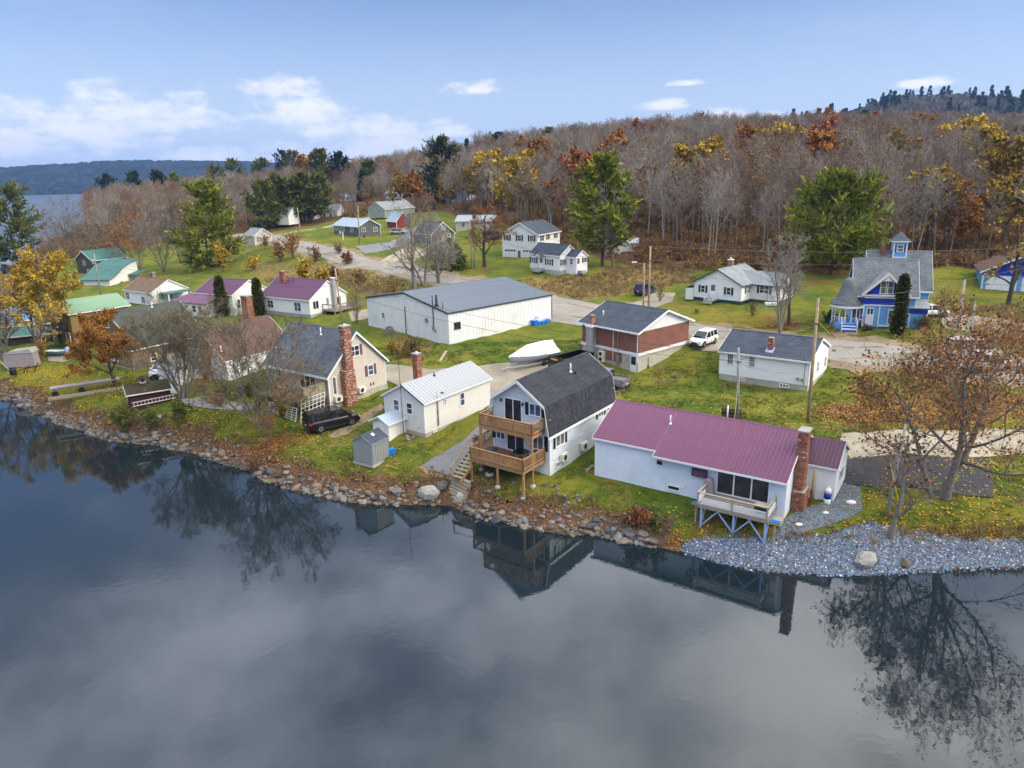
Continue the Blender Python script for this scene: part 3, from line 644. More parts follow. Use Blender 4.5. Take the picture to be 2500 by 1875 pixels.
class House:
 def __init__(s, name, label, cat, x, y, yaw, L, W, z0, group=None):
  s.x, s.y, s.a, s.L, s.W, s.z0 = x, y, rad(yaw), L, W, z0
  s.root = thing(name, label, cat, (x, y, z0), s.a, group); s.off = {}
 def world(s, u, v): c, k = math.cos(s.a), math.sin(s.a); return (s.x + c * u - k * v, s.y + k * u + c * v)
 def local(s, p): c, k = math.cos(s.a), math.sin(s.a); dx, dy = p[0] - s.x, p[1] - s.y; return (c * dx + k * dy, -k * dx + c * dy)
 def part(s, name, mb, mats, parent=None, smooth=False, label=None):
  o = mb.build(name, mats, parent or s.root, -s.z0, smooth)
  if label: o['label'] = label
  return o
 def side(s, k):
  if isinstance(k, tuple): return k                     # (ox, oy, quarter turns)
  return {'F': (0, 0, 0), 'R': (s.L, 0, 1), 'B': (s.L, s.W, 2), 'L': (0, s.W, 3)}[k]
 def px(s, side, px, py):
  ox, oy, q = s.side(side); a = s.a + q * PI / 2; wx, wy = s.world(ox, oy)
  n = np.array([math.sin(a), -math.cos(a), 0]); d = pdir(px, py)
  t = ((wx * n[0] + wy * n[1])) / (d @ n); p = np.array([0, 0, CAMH]) + d * t
  return ((p[0] - wx) * math.cos(a) + (p[1] - wy) * math.sin(a), p[2])
 def put(s, name, me, side, along, z, out=0.0, parent=None):
  ox, oy, q = s.side(side); a = q * PI / 2
  o = link(name, me, parent or s.root)
  o.location = (ox + math.cos(a) * along + math.sin(a) * out, oy + math.sin(a) * along - math.cos(a) * out, z - s.z0); o.rotation_euler = (0, 0, a)
  return o
 def win(s, side, px=None, w=.8, h=1.2, style='dh', glass='glass', fr='white_trim', shut=None, at=None, name='window', sl=1, sr=1, out=.02):
  along, z = at if at else s.px(side, *px)
  key = (round(w, 3), round(h, 3), style, fr)
  if key not in WIN:
   m = MB(); c = .085
   m.box(-w / 2, w / 2, -.055, 0, h / 2 - c, h / 2); m.box(-w / 2 - .03, w / 2 + .03, -.075, 0, -h / 2, -h / 2 + c)
   m.box(-w / 2, -w / 2 + c, -.055, 0, -h / 2 + c, h / 2 - c); m.box(w / 2 - c, w / 2, -.055, 0, -h / 2 + c, h / 2 - c)
   x0, x1, z0, z1 = -w / 2 + c, w / 2 - c, -h / 2 + c, h / 2 - c
   if style in ('dh', 'grid', 'dh2'): m.box(x0, x1, -.045, 0, -.025, .025)
   if style in ('slide', 'dh2', 'grid2', 'slider'): m.box(-.035, .035, -.05, 0, z0, z1)
   if style == 'three':
    for x in (-w / 6, w / 6): m.box(x - .05, x + .05, -.05, 0, z0, z1)
   if style == 'grid':
    for k in (1, 2): x = x0 + (x1 - x0) * k / 3; m.box(x - .012, x + .012, -.04, 0, z0, -.025); m.box(x - .012, x + .012, -.04, 0, .025, z1)
    for zz in ((z0 - .025) / 2, (z1 + .025) / 2): m.box(x0, x1, -.038, 0, zz - .012, zz + .012)
   if style == 'door': m.box(x0, x1, -.05, 0, z0, z0 + h * .42)
   p = MB(); p.add([(x0, -.02, z0), (x1, -.02, z0), (x1, -.02, z1), (x0, -.02, z1)], [(0, 1, 2, 3)])
   WIN[key] = (m.mesh('window', fr), p)
  me, p = WIN[key]
  o = s.put(name, me, side, along, z, out)
  if not hasattr(p, 'done'): p.done = {}
  if glass not in p.done: p.done[glass] = p.mesh('pane', glass)
  link('pane', p.done[glass], o)
  if shut:
   kk = ('shut', round(h, 2), shut)
   if kk not in WIN:
    m = MB(); m.box(-.17, .17, -.035, 0, -h / 2, h / 2)
    for i in range(int(h / .14)): m.box(-.13, .13, -.05, -.035, -h / 2 + .05 + i * .14, -h / 2 + .12 + i * .14)
    WIN[kk] = m.mesh('shutter', shut)
   for sg, on in ((-1, sl), (1, sr)):
    if on: s.put('shutter', WIN[kk], side, along + sg * (w / 2 + .20), z, out)
  return o
 def box(s, name, x0, x1, y0, y1, z0, z1, m, parent=None):
  b = MB(); b.box(x0, x1, y0, y1, z0, z1); return s.part(name, b, m, parent)
 # ---- walls under a roof profile [(v, z) ...] running from one eave over the ridge to the other, extruded from u0 to u1
 def walls(s, prof, zb, m, u0=0, u1=None, v0=0, v1=None, lap=0, t=.14, name='wall', ends=(1, 1), corner=None, vert=0):
  u1 = s.L if u1 is None else u1; v1 = s.W if v1 is None else v1
  pv = [p[0] for p in prof]; pz = [p[1] for p in prof]
  top = lambda v: float(np.interp(v, pv, pz)) - t
  inner = [(v, top(v)) for v in pv if v0 < v < v1]
  poly = [(v0, zb), (v1, zb), (v1, top(v1))] + inner[::-1] + [(v0, top(v0))]
  b = MB(); e = .004 if lap or vert else 0
  b.prism([(min(max(v, v0 + e), v1 - e), z) for v, z in poly], 'x', u0 + e, u1 - e)
  if lap:
   def iv(z):
    xsn = [];
    for i in range(len(poly)):
     (a, za), (c, zc) = poly[i], poly[(i + 1) % len(poly)]
     if (za <= z <= zc) or (zc <= z <= za):
      if abs(zc - za) < 1e-6: xsn += [a, c]
      else: xsn.append(a + (c - a) * (z - za) / (zc - za))
    return (min(xsn), max(xsn)) if xsn else None
   zt = max(z for v, z in poly); z = zb
   while z < zt - .01:
    z2 = min(z + lap, zt - .002)
    for sd, (ux, sgn) in (('L', (u0, -1)), ('R', (u1, 1))):
     a, c = iv(z), iv(z2)
     if a and c and a[1] - a[0] > .02:
      b.add([(ux + sgn * .032, a[0], z), (ux + sgn * .032, a[1], z), (ux + sgn * .004, c[1], z2), (ux + sgn * .004, c[0], z2), (ux, a[0], z), (ux, a[1], z)], [(0, 1, 2, 3), (4, 5, 1, 0)])
    for v, sgn, zl in ((v0, -1, top(v0)), (v1, 1, top(v1))):
     if z < zl - .02:
      q = min(z2, zl)
      b.add([(u0, v + sgn * .032, z), (u1, v + sgn * .032, z), (u1, v + sgn * .004, q), (u0, v + sgn * .004, q), (u0, v, z), (u1, v, z)], [(0, 1, 2, 3), (4, 5, 1, 0)])
    z = z2
  if vert:                                                # upright ribs of a sheet-metal wall
   for v, sgn in ((v0, -1), (v1, 1)):
    u = u0 + vert / 2
    while u < u1: b.box(u - .025, u + .025, min(v, v + sgn * .03), max(v, v + sgn * .03), zb, top(v) - .01, cap=False); u += vert
   for ux, sgn in ((u0, -1), (u1, 1)):
    v = v0 + vert / 2
    while v < v1: b.box(min(ux, ux + sgn * .03), max(ux, ux + sgn * .03), v - .025, v + .025, zb, top(v) - .01, cap=False); v += vert
  w = s.part(name, b, m)
  if corner:
   for uu in (u0, u1):
    for vv in (v0, v1):
     k = MB(); k.box(uu - .035 if uu == u0 else uu - .07, uu + .07 if uu == u0 else uu + .035, vv - .035 if vv == v0 else vv - .07, vv + .07 if vv == v0 else vv + .035, zb + .01, top(vv) - .02); s.part('corner_board', k, corner)
  return w
 def roof(s, prof, u0, u1, m, t=.12, trim='white_trim', panel=0, ribs=3, rm=None, fascia=.16, ridge=True, tw=.03, rib_h=.03, name='roof'):
  ms = m if isinstance(m, (list, tuple)) else [m] * (len(prof) - 1); uniq = list(dict.fromkeys(ms))
  b = MB()
  for i in range(len(prof) - 1):
   (va, za), (vb, zb) = prof[i], prof[i + 1]; b.m = uniq.index(ms[i])
   b.prism([(va, za), (vb, zb), (vb, zb - t), (va, za - t)], 'x', u0, u1)
  r = s.part(name, b, uniq)
  ir = max(range(len(prof)), key=lambda i: prof[i][1])
  if ridge:
   v, z = prof[ir]; k = MB(); sl = .55; d = .17
   (va, za) = prof[ir - 1] if ir > 0 else (v - 1, z - sl); (vb, zb) = prof[ir + 1] if ir + 1 < len(prof) else (v + 1, z - sl)
   ka = (z - za) / (v - va); kb = (zb - z) / (vb - v)
   k.prism([(v - d, z - ka * d + .004), (v, z + .004), (v + d, z + kb * d + .004), (v + d, z + kb * d + .035), (v, z + .045), (v - d, z - ka * d + .035)], 'x', u0 - .01, u1 + .01)
   s.part('ridge_cap', k, rm or uniq[0], r)
  if trim:
   for u, sg in ((u0, -1), (u1, 1)):
    for i in range(len(prof) - 1):
     (va, za), (vb, zb) = prof[i], prof[i + 1]; k = MB()
     k.prism([(va, za + .012), (vb, zb + .012), (vb, zb - fascia - .04), (va, za - fascia - .04)], 'x', *sorted((u + sg * .002, u + sg * (tw + .002)))); s.part('bargeboard', k, trim, r)
   for (v, z), sg in ((prof[0], -1), (prof[-1], 1)):
    k = MB(); k.box(u0, u1, *sorted((v + sg * .002, v + sg * (tw + .012))), z - fascia, z + .008); s.part('fascia', k, trim, r)
  if panel:
   cache = {}
   for i in range(len(prof) - 1):
    (va, za), (vb, zb) = prof[i], prof[i + 1]
    if za > zb: (va, za), (vb, zb) = (vb, zb), (va, za)
    ln = math.hypot(vb - va, zb - za); an = math.atan2(zb - za, abs(vb - va)); n = max(1, round((u1 - u0) / panel)); pw = (u1 - u0) / n
    key = (round(ln, 3), round(pw, 3))
    if key not in cache:
     k = MB(); k.box(0, pw - .006, 0, ln + .015, .004, .016)
     for j in range(ribs):
      x = (j + .5) * pw / ribs; k.prism([(x - .030, .016), (x + .030, .016), (x + .012, .016 + rib_h), (x - .012, .016 + rib_h)], 'y', 0, ln + .01)
     cache[key] = k.mesh('roof_panel', ms[i])
    for j in range(n):
     o = link('roof_panel', cache[key], r)
     if vb > va: o.location = (u0 + j * pw + .003, va, za - s.z0); o.rotation_euler = (an, 0, 0)
     else: o.location = (u0 + (j + 1) * pw - .003, va, za - s.z0); o.rotation_euler = (an, 0, PI)
  return r
 def foundation(s, z1, m, u0=0, u1=None, v0=0, v1=None, out=.0, z0=None):
  u1 = s.L if u1 is None else u1; v1 = s.W if v1 is None else v1
  return s.box('foundation', u0 - out, u1 + out, v0 - out, v1 + out, (s.z0 if z0 is None else z0) - .9, z1, m)
 def chimney(s, u, v, w, d, z0, z1, bricks=True, cap='concrete_grey', pale=.06, pot=None, name='chimney', shaft='chimney_brick'):
  b = MB()
  if bricks:
   b.box(u - w / 2 + .006, u + w / 2 - .006, v - d / 2 + .006, v + d / 2 - .006, z0, z1); c = s.part(name, b, 'mortar')
   bw = brickwork(w, d, z1 - z0, pale); bw.v = [(x + u, y + v, z + z0) for x, y, z in bw.v]
   k = s.part('brickwork', bw, 'brick_each', c); k['kind'] = 'stuff'
  else: b.box(u - w / 2, u + w / 2, v - d / 2, v + d / 2, z0, z1); c = s.part(name, b, shaft)
  if cap: s.box('chimney_cap', u - w / 2 - .06, u + w / 2 + .06, v - d / 2 - .06, v + d / 2 + .06, z1 + .001, z1 + .10, cap, c)
  if pot: k = MB(); k.tube([(u, v, z1 + .1), (u, v, z1 + .1 + pot)], .13, 10); s.part('flue', k, 'white_paint', c, True)
  return c
 def pipe(s, u, v, z0, z1, r=.05, m='white_paint', name='vent_pipe', base=True, parent=None):
  k = MB(); k.tube([(u, v, z0 - .1), (u, v, z1)], r, 8)
  if base: k.lathe([(r * 2.6, z0 - .05), (r * 2.2, z0 + .05), (r, z0 + .12)], 8, (u, v, 0))
  return s.part(name, k, m, parent, True)
 def onroof(s, prof, px, py):
  """where a line of sight meets the roof planes (u, v, z); the nearest hit"""
  best = None
  for i in range(len(prof) - 1):
   (va, za), (vb, zb) = prof[i], prof[i + 1]
   A = np.array([*s.world(0, va), za]); B = np.array([*s.world(s.L, va), za]); D = np.array([*s.world(0, vb), zb])
   n = np.cross(B - A, D - A); d = pdir(px, py); o = np.array([0, 0, CAMH])
   if abs(d @ n) < 1e-9: continue
   t = ((A - o) @ n) / (d @ n); p = o + d * t; u, v = s.local(p)
   if t > 0 and min(va, vb) - .05 <= v <= max(va, vb) + .05 and (best is None or t < best[0]): best = (t, u, v, p[2])
  return best[1:] if best else None
def heat_pump():
 if 'hp' not in WIN:
  m = MB(); m.box(-.42, .42, -.34, 0, 0, .62); m.m = 1
  m.lathe([(.23, 0), (.23, .012), (.2, .012), (.2, .006)], 18); 
  k = len(m.v) - 4 * 18                              # stand the fan ring up on the front face
  m.v[k:] = [(x - .08, -.34 - z, y + .31) for x, y, z in m.v[k:]]
  WIN['hp'] = m.mesh('heat_pump', ['cream_trim', 'steel_dark'])
 return WIN['hp']
def rails(h, parent, pts, z, top=1.0, mt='deck_wood', posts=True, bal=.125, zoff=None, bw=.035, mid=None):
 """a railing along pts (house-local u, v): posts, top and bottom rail, one object for every baluster; all children of the deck part"""
 key = ('bal', round(top, 2), mt, bw)
 if key not in WIN: m = MB(); m.box(-bw / 2, bw / 2, -bw / 2, bw / 2, .10, top - .03); WIN[key] = m.mesh('baluster', mt)
 kp = ('rpost', round(top, 2), mt)
 if kp not in WIN: m = MB(); m.box(-.045, .045, -.045, .045, -.18, top + .03); WIN[kp] = m.mesh('rail_post', mt)
 for (a, b) in zip(pts[:-1], pts[1:]):
  L = math.hypot(b[0] - a[0], b[1] - a[1]); an = math.atan2(b[1] - a[1], b[0] - a[0])
  m = MB(); m.bar((a[0], a[1], z + top), (b[0], b[1], z + top), .13, .04); h.part('top_rail', m, mt, parent)
  m = MB(); m.bar((a[0], a[1], z + top - .08), (b[0], b[1], z + top - .08), .035, .09); m.bar((a[0], a[1], z + .12), (b[0], b[1], z + .12), .04, .09); h.part('rail', m, mt, parent)
  n = max(1, int(L / bal))
  for i in range(1, n):
   t = i / n; o = link('baluster', WIN[key], parent); o.location = (a[0] + (b[0] - a[0]) * t, a[1] + (b[1] - a[1]) * t, z - h.z0); o.rotation_euler = (0, 0, an)
  k = max(1, round(L / 1.7))
  for i in range(k + 1):
   if not posts: break
   t = i / k; o = link('rail_post', WIN[kp], parent); o.location = (a[0] + (b[0] - a[0]) * t, a[1] + (b[1] - a[1]) * t, z - h.z0); o.rotation_euler = (0, 0, an)
def boards(h, parent, u0, u1, v0, v1, z, along='v', bw=.14, mt='deck_floor', name='floor_board', t=.04):
 """deck boards, each an object"""
 if along == 'v':
  n = max(1, round((u1 - u0) / bw)); w = (u1 - u0) / n; m = MB(); m.box(0, w - .008, 0, v1 - v0, -t, 0); me = m.mesh(name, mt)
  for i in range(n): o = link(name, me, parent); o.location = (u0 + i * w, v0, z - h.z0)
 else:
  n = max(1, round((v1 - v0) / bw)); w = (v1 - v0) / n; m = MB(); m.box(0, u1 - u0, 0, w - .008, -t, 0); me = m.mesh(name, mt)
  for i in range(n): o = link(name, me, parent); o.location = (u0, v0 + i * w, z - h.z0)
def gable(W, ze, zr, ov, c=None, ze2=None):
 c = W / 2 if c is None else c
 return [(-ov, ze), (c, zr), (W + ov, ze if ze2 is None else ze2)]
# ------------------------------------------------------------------ houses, nearest first
# grey two-storey house with a dark gambrel roof and two decks
def gambrel_house():
 h = House('gambrel_house', 'grey blue house with a dark gambrel roof and two wooden decks facing the water', 'house', 2.85, 52.09, 53.9, 10.3, 5.5, 2.2)
 pr = [(-.25, 5.55), (.17, 8.0), (2.75, 9.75), (5.33, 8.0), (5.75, 5.55)]
 h.walls(pr, 3.35, 'grey_blue_siding', lap=.115, corner='white_trim')
 h.foundation(3.36, 'white_paint', out=-.01)
 m = MB(); [m.prism([(a[0], a[1] - .165), (b[0], b[1] - .165), (b[0], b[1] - .20), (a[0], a[1] - .20)], 'x', -.50, -.03) for a, b in zip(pr[:-1], pr[1:])]; h.part('soffit', m, 'white_trim')
 r = h.roof(pr, -.5, 10.5, ['shingle_mottled', 'shingle_dark', 'shingle_dark', 'shingle_mottled'], fascia=.2, t=.16)
 u, v, z = h.onroof(pr, 1393, 908); h.pipe(u, v, z, z + .75, .06)
 u, v, z = h.onroof(pr, 1405, 912); k = MB(); k.tube([(u, v, z - .05), (u, v, z + .16), (u - .12, v - .12, z + .22), (u - .2, v - .2, z + .16)], .07, 8); h.part('roof_vent', k, 'steel_dark', smooth=True)
 zl, zu = 3.55, 6.0
 h.win('L', (1253.4, 1001.8), 1.75, 2.05, 'slider', 'glass', name='sliding_door')
 h.win('L', (1307, 1000.7), 1.15, 1.05, 'slide', 'glass_blue', shut='navy_shutter')
 h.win('L', at=(5.5 - 4.75, 4.75), w=.95, h=.9, style='slide', glass='glass_blue', shut='navy_shutter', sr=0)
 h.win('L', at=(5.5 - 3.25, zl + 1.03), w=1.8, h=2.05, style='slider', name='sliding_door')
 h.win('L', at=(5.5 - 1.1, zl + 1.25), w=1.15, h=1.25, style='slide', glass='glass_curtain', shut='navy_shutter', sl=0)
 h.win('F', (1366.5, 1070.7), 1.35, 1.2, 'slide', 'glass_curtain', shut='navy_shutter')
 h.win('F', (1466, 1008.6), .95, .7, 'slide', 'glass_curtain', shut='green_shutter'); h.win('F', (1484, 994), .4, .7, 'pic', 'glass')
 for p in ((1361, 1134), (1383.4, 1117), (1430, 1088)): h.win('F', p, .62, .5, 'slide', 'glass')
 for p, nm in (((1372, 1114), 0), ((1421, 1087), 1)):
  a, z = h.px('F', *p); h.put('heat_pump', heat_pump(), 'F', a, z - .3, .05)
 for q in ((1225, 975), (1277.5, 986)):
  a, z = h.px('L', *q); k = MB(); k.box(-.05, .05, -.05, 0, -.09, .11); k.lathe([(.05, -.14), (.09, -.10), (.06, .10), (.02, .14)], 8, (0, -.13, 0)); h.put('wall_lamp', k.mesh('wall_lamp', 'steel_dark'), 'L', a, z, .02)
 k = MB(); a0, z0 = h.px('L', 1264, 963); a1, z1 = h.px('L', 1318, 983); k.bar((-.03, 5.5 - a0, z0), (-.03, 5.5 - a1, z1), .05, .07); h.part('cable_cover', k, 'white_trim')
 k = MB(); k.box(.35, .42, -.05, -.005, 3.5, 5.5); k.box(.35, 1.6, -.05, -.005, 3.42, 3.5); h.part('pipe_cover', k, 'white_trim')
 k = MB(); k.box(3.0, 3.07, -.05, -.005, 4.2, 5.5); k.box(3.0, 5.2, -.05, -.005, 4.13, 4.2); h.part('pipe_cover', k, 'white_trim')
 # lower deck
 d = MB()
 for u in (-3.05, -1.55, -.05): d.box(u - .04, u + .04, .4, 5.6, zl - .29, zl - .045)
 for v in (.4, 5.56): d.box(-3.09, 0, v - .0, v + .045, zl - .285, zl - .05)
 d.box(-1.9, 1.6, 6.62, 6.67, zl - .28, zl - .05); d.box(-1.95, -1.9, 5.6, 6.67, zl - .28, zl - .05); d.box(1.6, 1.65, 5.6, 6.67, zl - .28, zl - .05)
 deck = h.part('deck', d, 'deck_wood')
 boards(h, deck, -3.1, -.03, .38, 5.62, zl, 'v'); boards(h, deck, -1.9, 1.62, 5.63, 6.66, zl, 'v')
 rails(h, deck, [(-.05, .44), (-3.05, .44), (-3.05, 5.55), (-1.95, 5.55)], zl, .92); rails(h, deck, [(-1.3, 6.62), (1.6, 6.62)], zl, .92)
 for (u, v) in ((-3.0, .46), (-3.0, 2.9), (-3.0, 5.5), (-1.75, .46), (-1.75, 5.5), (-1.75, 6.6), (1.5, 6.6)):
  k = MB(); g = ground(*h.world(u, v)); k.box(u - .075, u + .075, v - .075, v + .075, g - .2, zl - .05); h.part('deck_post', k, 'deck_wood', deck)
  k = MB(); k.lathe([(.26, g - .2), (.24, g + .08), (.15, g + .16)], 9, (u, v, 0)); h.part('footing', k, 'concrete', deck, True)
 n = 8; u0, z0 = -1.95, zl; u1, z1 = -4.35, 1.95
 for i in range(1, n): t = i / n; h.box('stair_tread', u0 + (u1 - u0) * t - .15, u0 + (u1 - u0) * t + .15, 5.6, 6.62, z0 + (z1 - z0) * t - .045, z0 + (z1 - z0) * t, 'weathered_wood', deck)
 for v in (5.58, 6.64): k = MB(); k.bar((u0, v, z0 - .18), (u1, v, z1 - .1), .05, .26); h.part('stringer', k, 'deck_wood', deck)
 k = MB(); k.bar((u0 + .2, 6.62, z0 + .92), (u1 + .2, 6.62, z1 + .95), .11, .05); h.part('handrail', k, 'deck_wood', deck)
 k = MB(); k.box(u1 + .12, u1 + .21, 6.58, 6.67, z1 - .3, z1 + .98); h.part('rail_post', k, 'deck_wood', deck)
 # upper deck
 d = MB()
 for u in (-1.78, -.05): d.box(u - .04, u + .04, .42, 5.58, zu - .32, zu - .045)
 for v in (.42, 5.54): d.box(-1.82, 0, v, v + .045, zu - .315, zu - .05)
 for k in range(9): v = .8 + k * .55; d.box(-1.74, -.09, v, v + .05, zu - .26, zu - .05)
 up = h.part('upper_deck', d, 'deck_wood'); boards(h, up, -1.82, -.03, .4, 5.6, zu, 'v')
 rails(h, up, [(-.05, .46), (-1.78, .46), (-1.78, 5.52), (-.05, 5.52)], zu, .92)
 for v in (.48, 5.48):
  k = MB(); k.box(-1.83, -1.68, v - .075, v + .075, zl, zu - .05); h.part('deck_post', k, 'deck_wood', up)
  k = MB(); sg = 1 if v < 1 else -1; k.bar((-1.76, v + sg * .05, zu - 1.0), (-1.76, v + sg * .85, zu - .3), .07, .09); h.part('brace', k, 'deck_wood', up)
 return h
GAM = gambrel_house()
# long low cabin with the purple metal roof
def purple_cabin():
 h = House('lake_cabin', 'long pale blue cabin under a ribbed purple metal roof beside the water', 'house', 6.45, 52.3, -34.3, 14.45, 8.0, 2.0)
 zr = 7.25
 pa = [(-.22, 5.28), (4.0, zr), (8.25, 5.25)]; k = (zr - 5.28) / 4.22
 pb = [(-.75, 5.28 - .53 * k), (4.0, zr), (8.25, 5.25)]
 h.walls(pa, 1.95, 'pale_blue_siding', lap=.125, corner='white_trim')
 h.foundation(1.96, 'concrete', out=.01)
 h.roof(pa, -.2, 5.1, 'purple_metal', t=.10, panel=.88, ribs=3, trim='white_trim', fascia=.14)
 h.roof([(-.75, pb[0][1]), (4.0, zr), (8.25, 5.25)], 5.103, 14.62, 'purple_metal', t=.10, panel=.87, ribs=3, trim='white_trim', fascia=.14)
 h.win('F', (1611.4, 1123.3), .62, .9, 'dh', 'glass'); h.win('F', (1713, 1137.5), 1.15, .42, 'pic', 'glass_blue'); h.win('F', (1645, 1191), 1.0, .42, 'pic', 'glass')
 h.win('F', at=(11.55, 3.98), w=3.7, h=2.08, style='three', name='sliding_door')
 a, z = h.px('F', 1554.8, 1150); m = MB()
 for x in (a - .58, a + .58): m.box(x - .012, x + .012, -.032, 0, z - 1.0, z + 1.0)
 m.box(a - .58, a + .58, -.032, 0, z + .98, z + 1.005); m.box(a - .57, a + .57, -.022, 0, z - 1.0, z + .98); h.part('flush_door', m, 'pale_blue_siding')
 a, z = h.px('F', 1709.7, 1153); m = MB(); m.box(a - .55, a + .55, -.30, -.02, z - .27, z + .27); o = h.part('ac_cover', m, 'mauve_metal')
 m = MB(); m.box(a - .44, a + .44, -.315, -.30, z - .18, z + .18); h.part('cover_panel', m, 'plum_shutter', o)
 a, z = h.px('F', 1672, 1187); m = MB(); m.tube([(a, -.02, z), (a, -.16, z), (a, -.2, z - .1)], .06, 8); h.part('dryer_vent', m, 'white_paint', smooth=True)
 u, v, z = h.onroof(pb, 1636.5, 1035); h.pipe(u, v, z, z + .7, .055)
 u, v, z = h.onroof(pa, 1676, 1004) or (8, 4.2, 7.1); h.pipe(8.6, 5.2, 6.6, 7.85, .055, base=False)
 # end wall chimney and the small extension
 c = h.chimney(14.85, 2.25, .62, 1.0, 1.9, 7.9, pale=.02); 
 c2 = h.chimney(14.95, 2.25, .8, 1.35, 1.9, 3.6, pale=.02, cap=None, name='chimney_base')
 pe = [(4.25, 4.72), (6.55, 6.05), (8.9, 4.72)]
 h.walls(pe, 1.95, 'white_siding', 14.49, 16.75, 4.45, 8.7, lap=.125, corner='white_trim', name='extension_wall')
 h.roof(pe, 14.47, 16.9, 'purple_metal_dark', t=.09, panel=.8, ribs=3, trim='white_trim', fascia=.12, name='extension_roof')
 h.win((16.75, 4.45, 1), at=(2.1, 3.5), w=1.5, h=1.0, style='slide', glass='glass_blue')
 # deck with lattice panels on blue braced posts
 zf = 2.92
 d = MB(); 
 for v in (-2.4, -1.2, -.1): d.box(9.2, 13.95, v - .04, v + .04, zf - .26, zf - .045)
 for u in (9.2, 13.9): d.box(u, u + .05, -2.44, 0, zf - .255, zf - .05)
 deck = h.part('deck', d, 'weathered_wood'); boards(h, deck, 9.15, 14.0, -2.45, -.03, zf, 'u', mt='grey_wood')
 for pts in ([(9.22, -.25), (9.22, -2.4)], [(9.22, -2.4), (13.92, -2.4)], [(13.92, -2.4), (13.92, -.3)]):
  (a, b), (c, e) = pts; m = MB(); m.bar((a, b, zf + .86), (c, e, zf + .86), .14, .05); h.part('top_rail', m, 'weathered_wood', deck)
  L = math.hypot(c - a, e - b); m = MB(); du, dv = (c - a) / L, (e - b) / L; s = 0; H = .40
  m.bar((a, b, zf + .08), (c, e, zf + .08), .02, .05); m.bar((a, b, zf + .5), (c, e, zf + .5), .02, .05)
  while s < L:                                           # diagonal lattice strips
   s2 = min(L, s + H); m.bar((a + du * s, b + dv * s, zf + .09), (a + du * s2, b + dv * s2, zf + .09 + (s2 - s)), .012, .05, up=(dv, -du, 0))
   m.bar((a + du * s, b + dv * s, zf + .49), (a + du * s2, b + dv * s2, zf + .49 - (s2 - s)), .014, .05, up=(dv, -du, 0)); s += .13
  h.part('lattice', m, 'lattice_white', deck)
 for (u, v) in ((9.22, -2.4), (11.6, -2.4), (13.92, -2.4), (9.22, -.25), (13.92, -.3)): h.box('rail_post', u - .055, u + .055, v - .055, v + .055, zf - .05, zf + .9, 'weathered_wood', deck)
 for u in (9.5, 11.75, 13.85):
  g = ground(*h.world(u, -2.35)); h.box('deck_post', u - .06, u + .06, -2.41, -2.29, g - .2, zf - .26, 'paint_blue_post', deck)
  for sg in (-1, 1):
   if 9.2 < u + sg * 1.2 < 14.0: m = MB(); m.bar((u, -2.35, g + .15), (u + sg * 1.15, -2.35, zf - .28), .08, .08); h.part('brace', m, 'paint_blue_post', deck)
  m = MB(); m.bar((u, -2.3, g + .2), (u, -1.3, zf - .3), .08, .08); h.part('brace', m, 'paint_blue_post', deck)
 for u in (8.75, 14.1):
  g = ground(*h.world(u + .2, -1.6)); m = MB(); m.box(u, u + .6, -2.2, -1.9, zf - .28, zf - .16); o = h.part('beam_end', m, 'yellow_paint', deck)
  h.box('post', u + .2, u + .34, -2.12, -1.98, g - .2, zf - .28, 'weathered_wood', deck); h.box('cap_board', u - .02, u + .62, -2.23, -1.87, zf - .159, zf - .12, 'bright_blue', deck)
 h.box('landing', 13.2, 14.5, -.9, -.02, 1.9, 2.28, 'concrete', None)
 return h
PUR = purple_cabin()
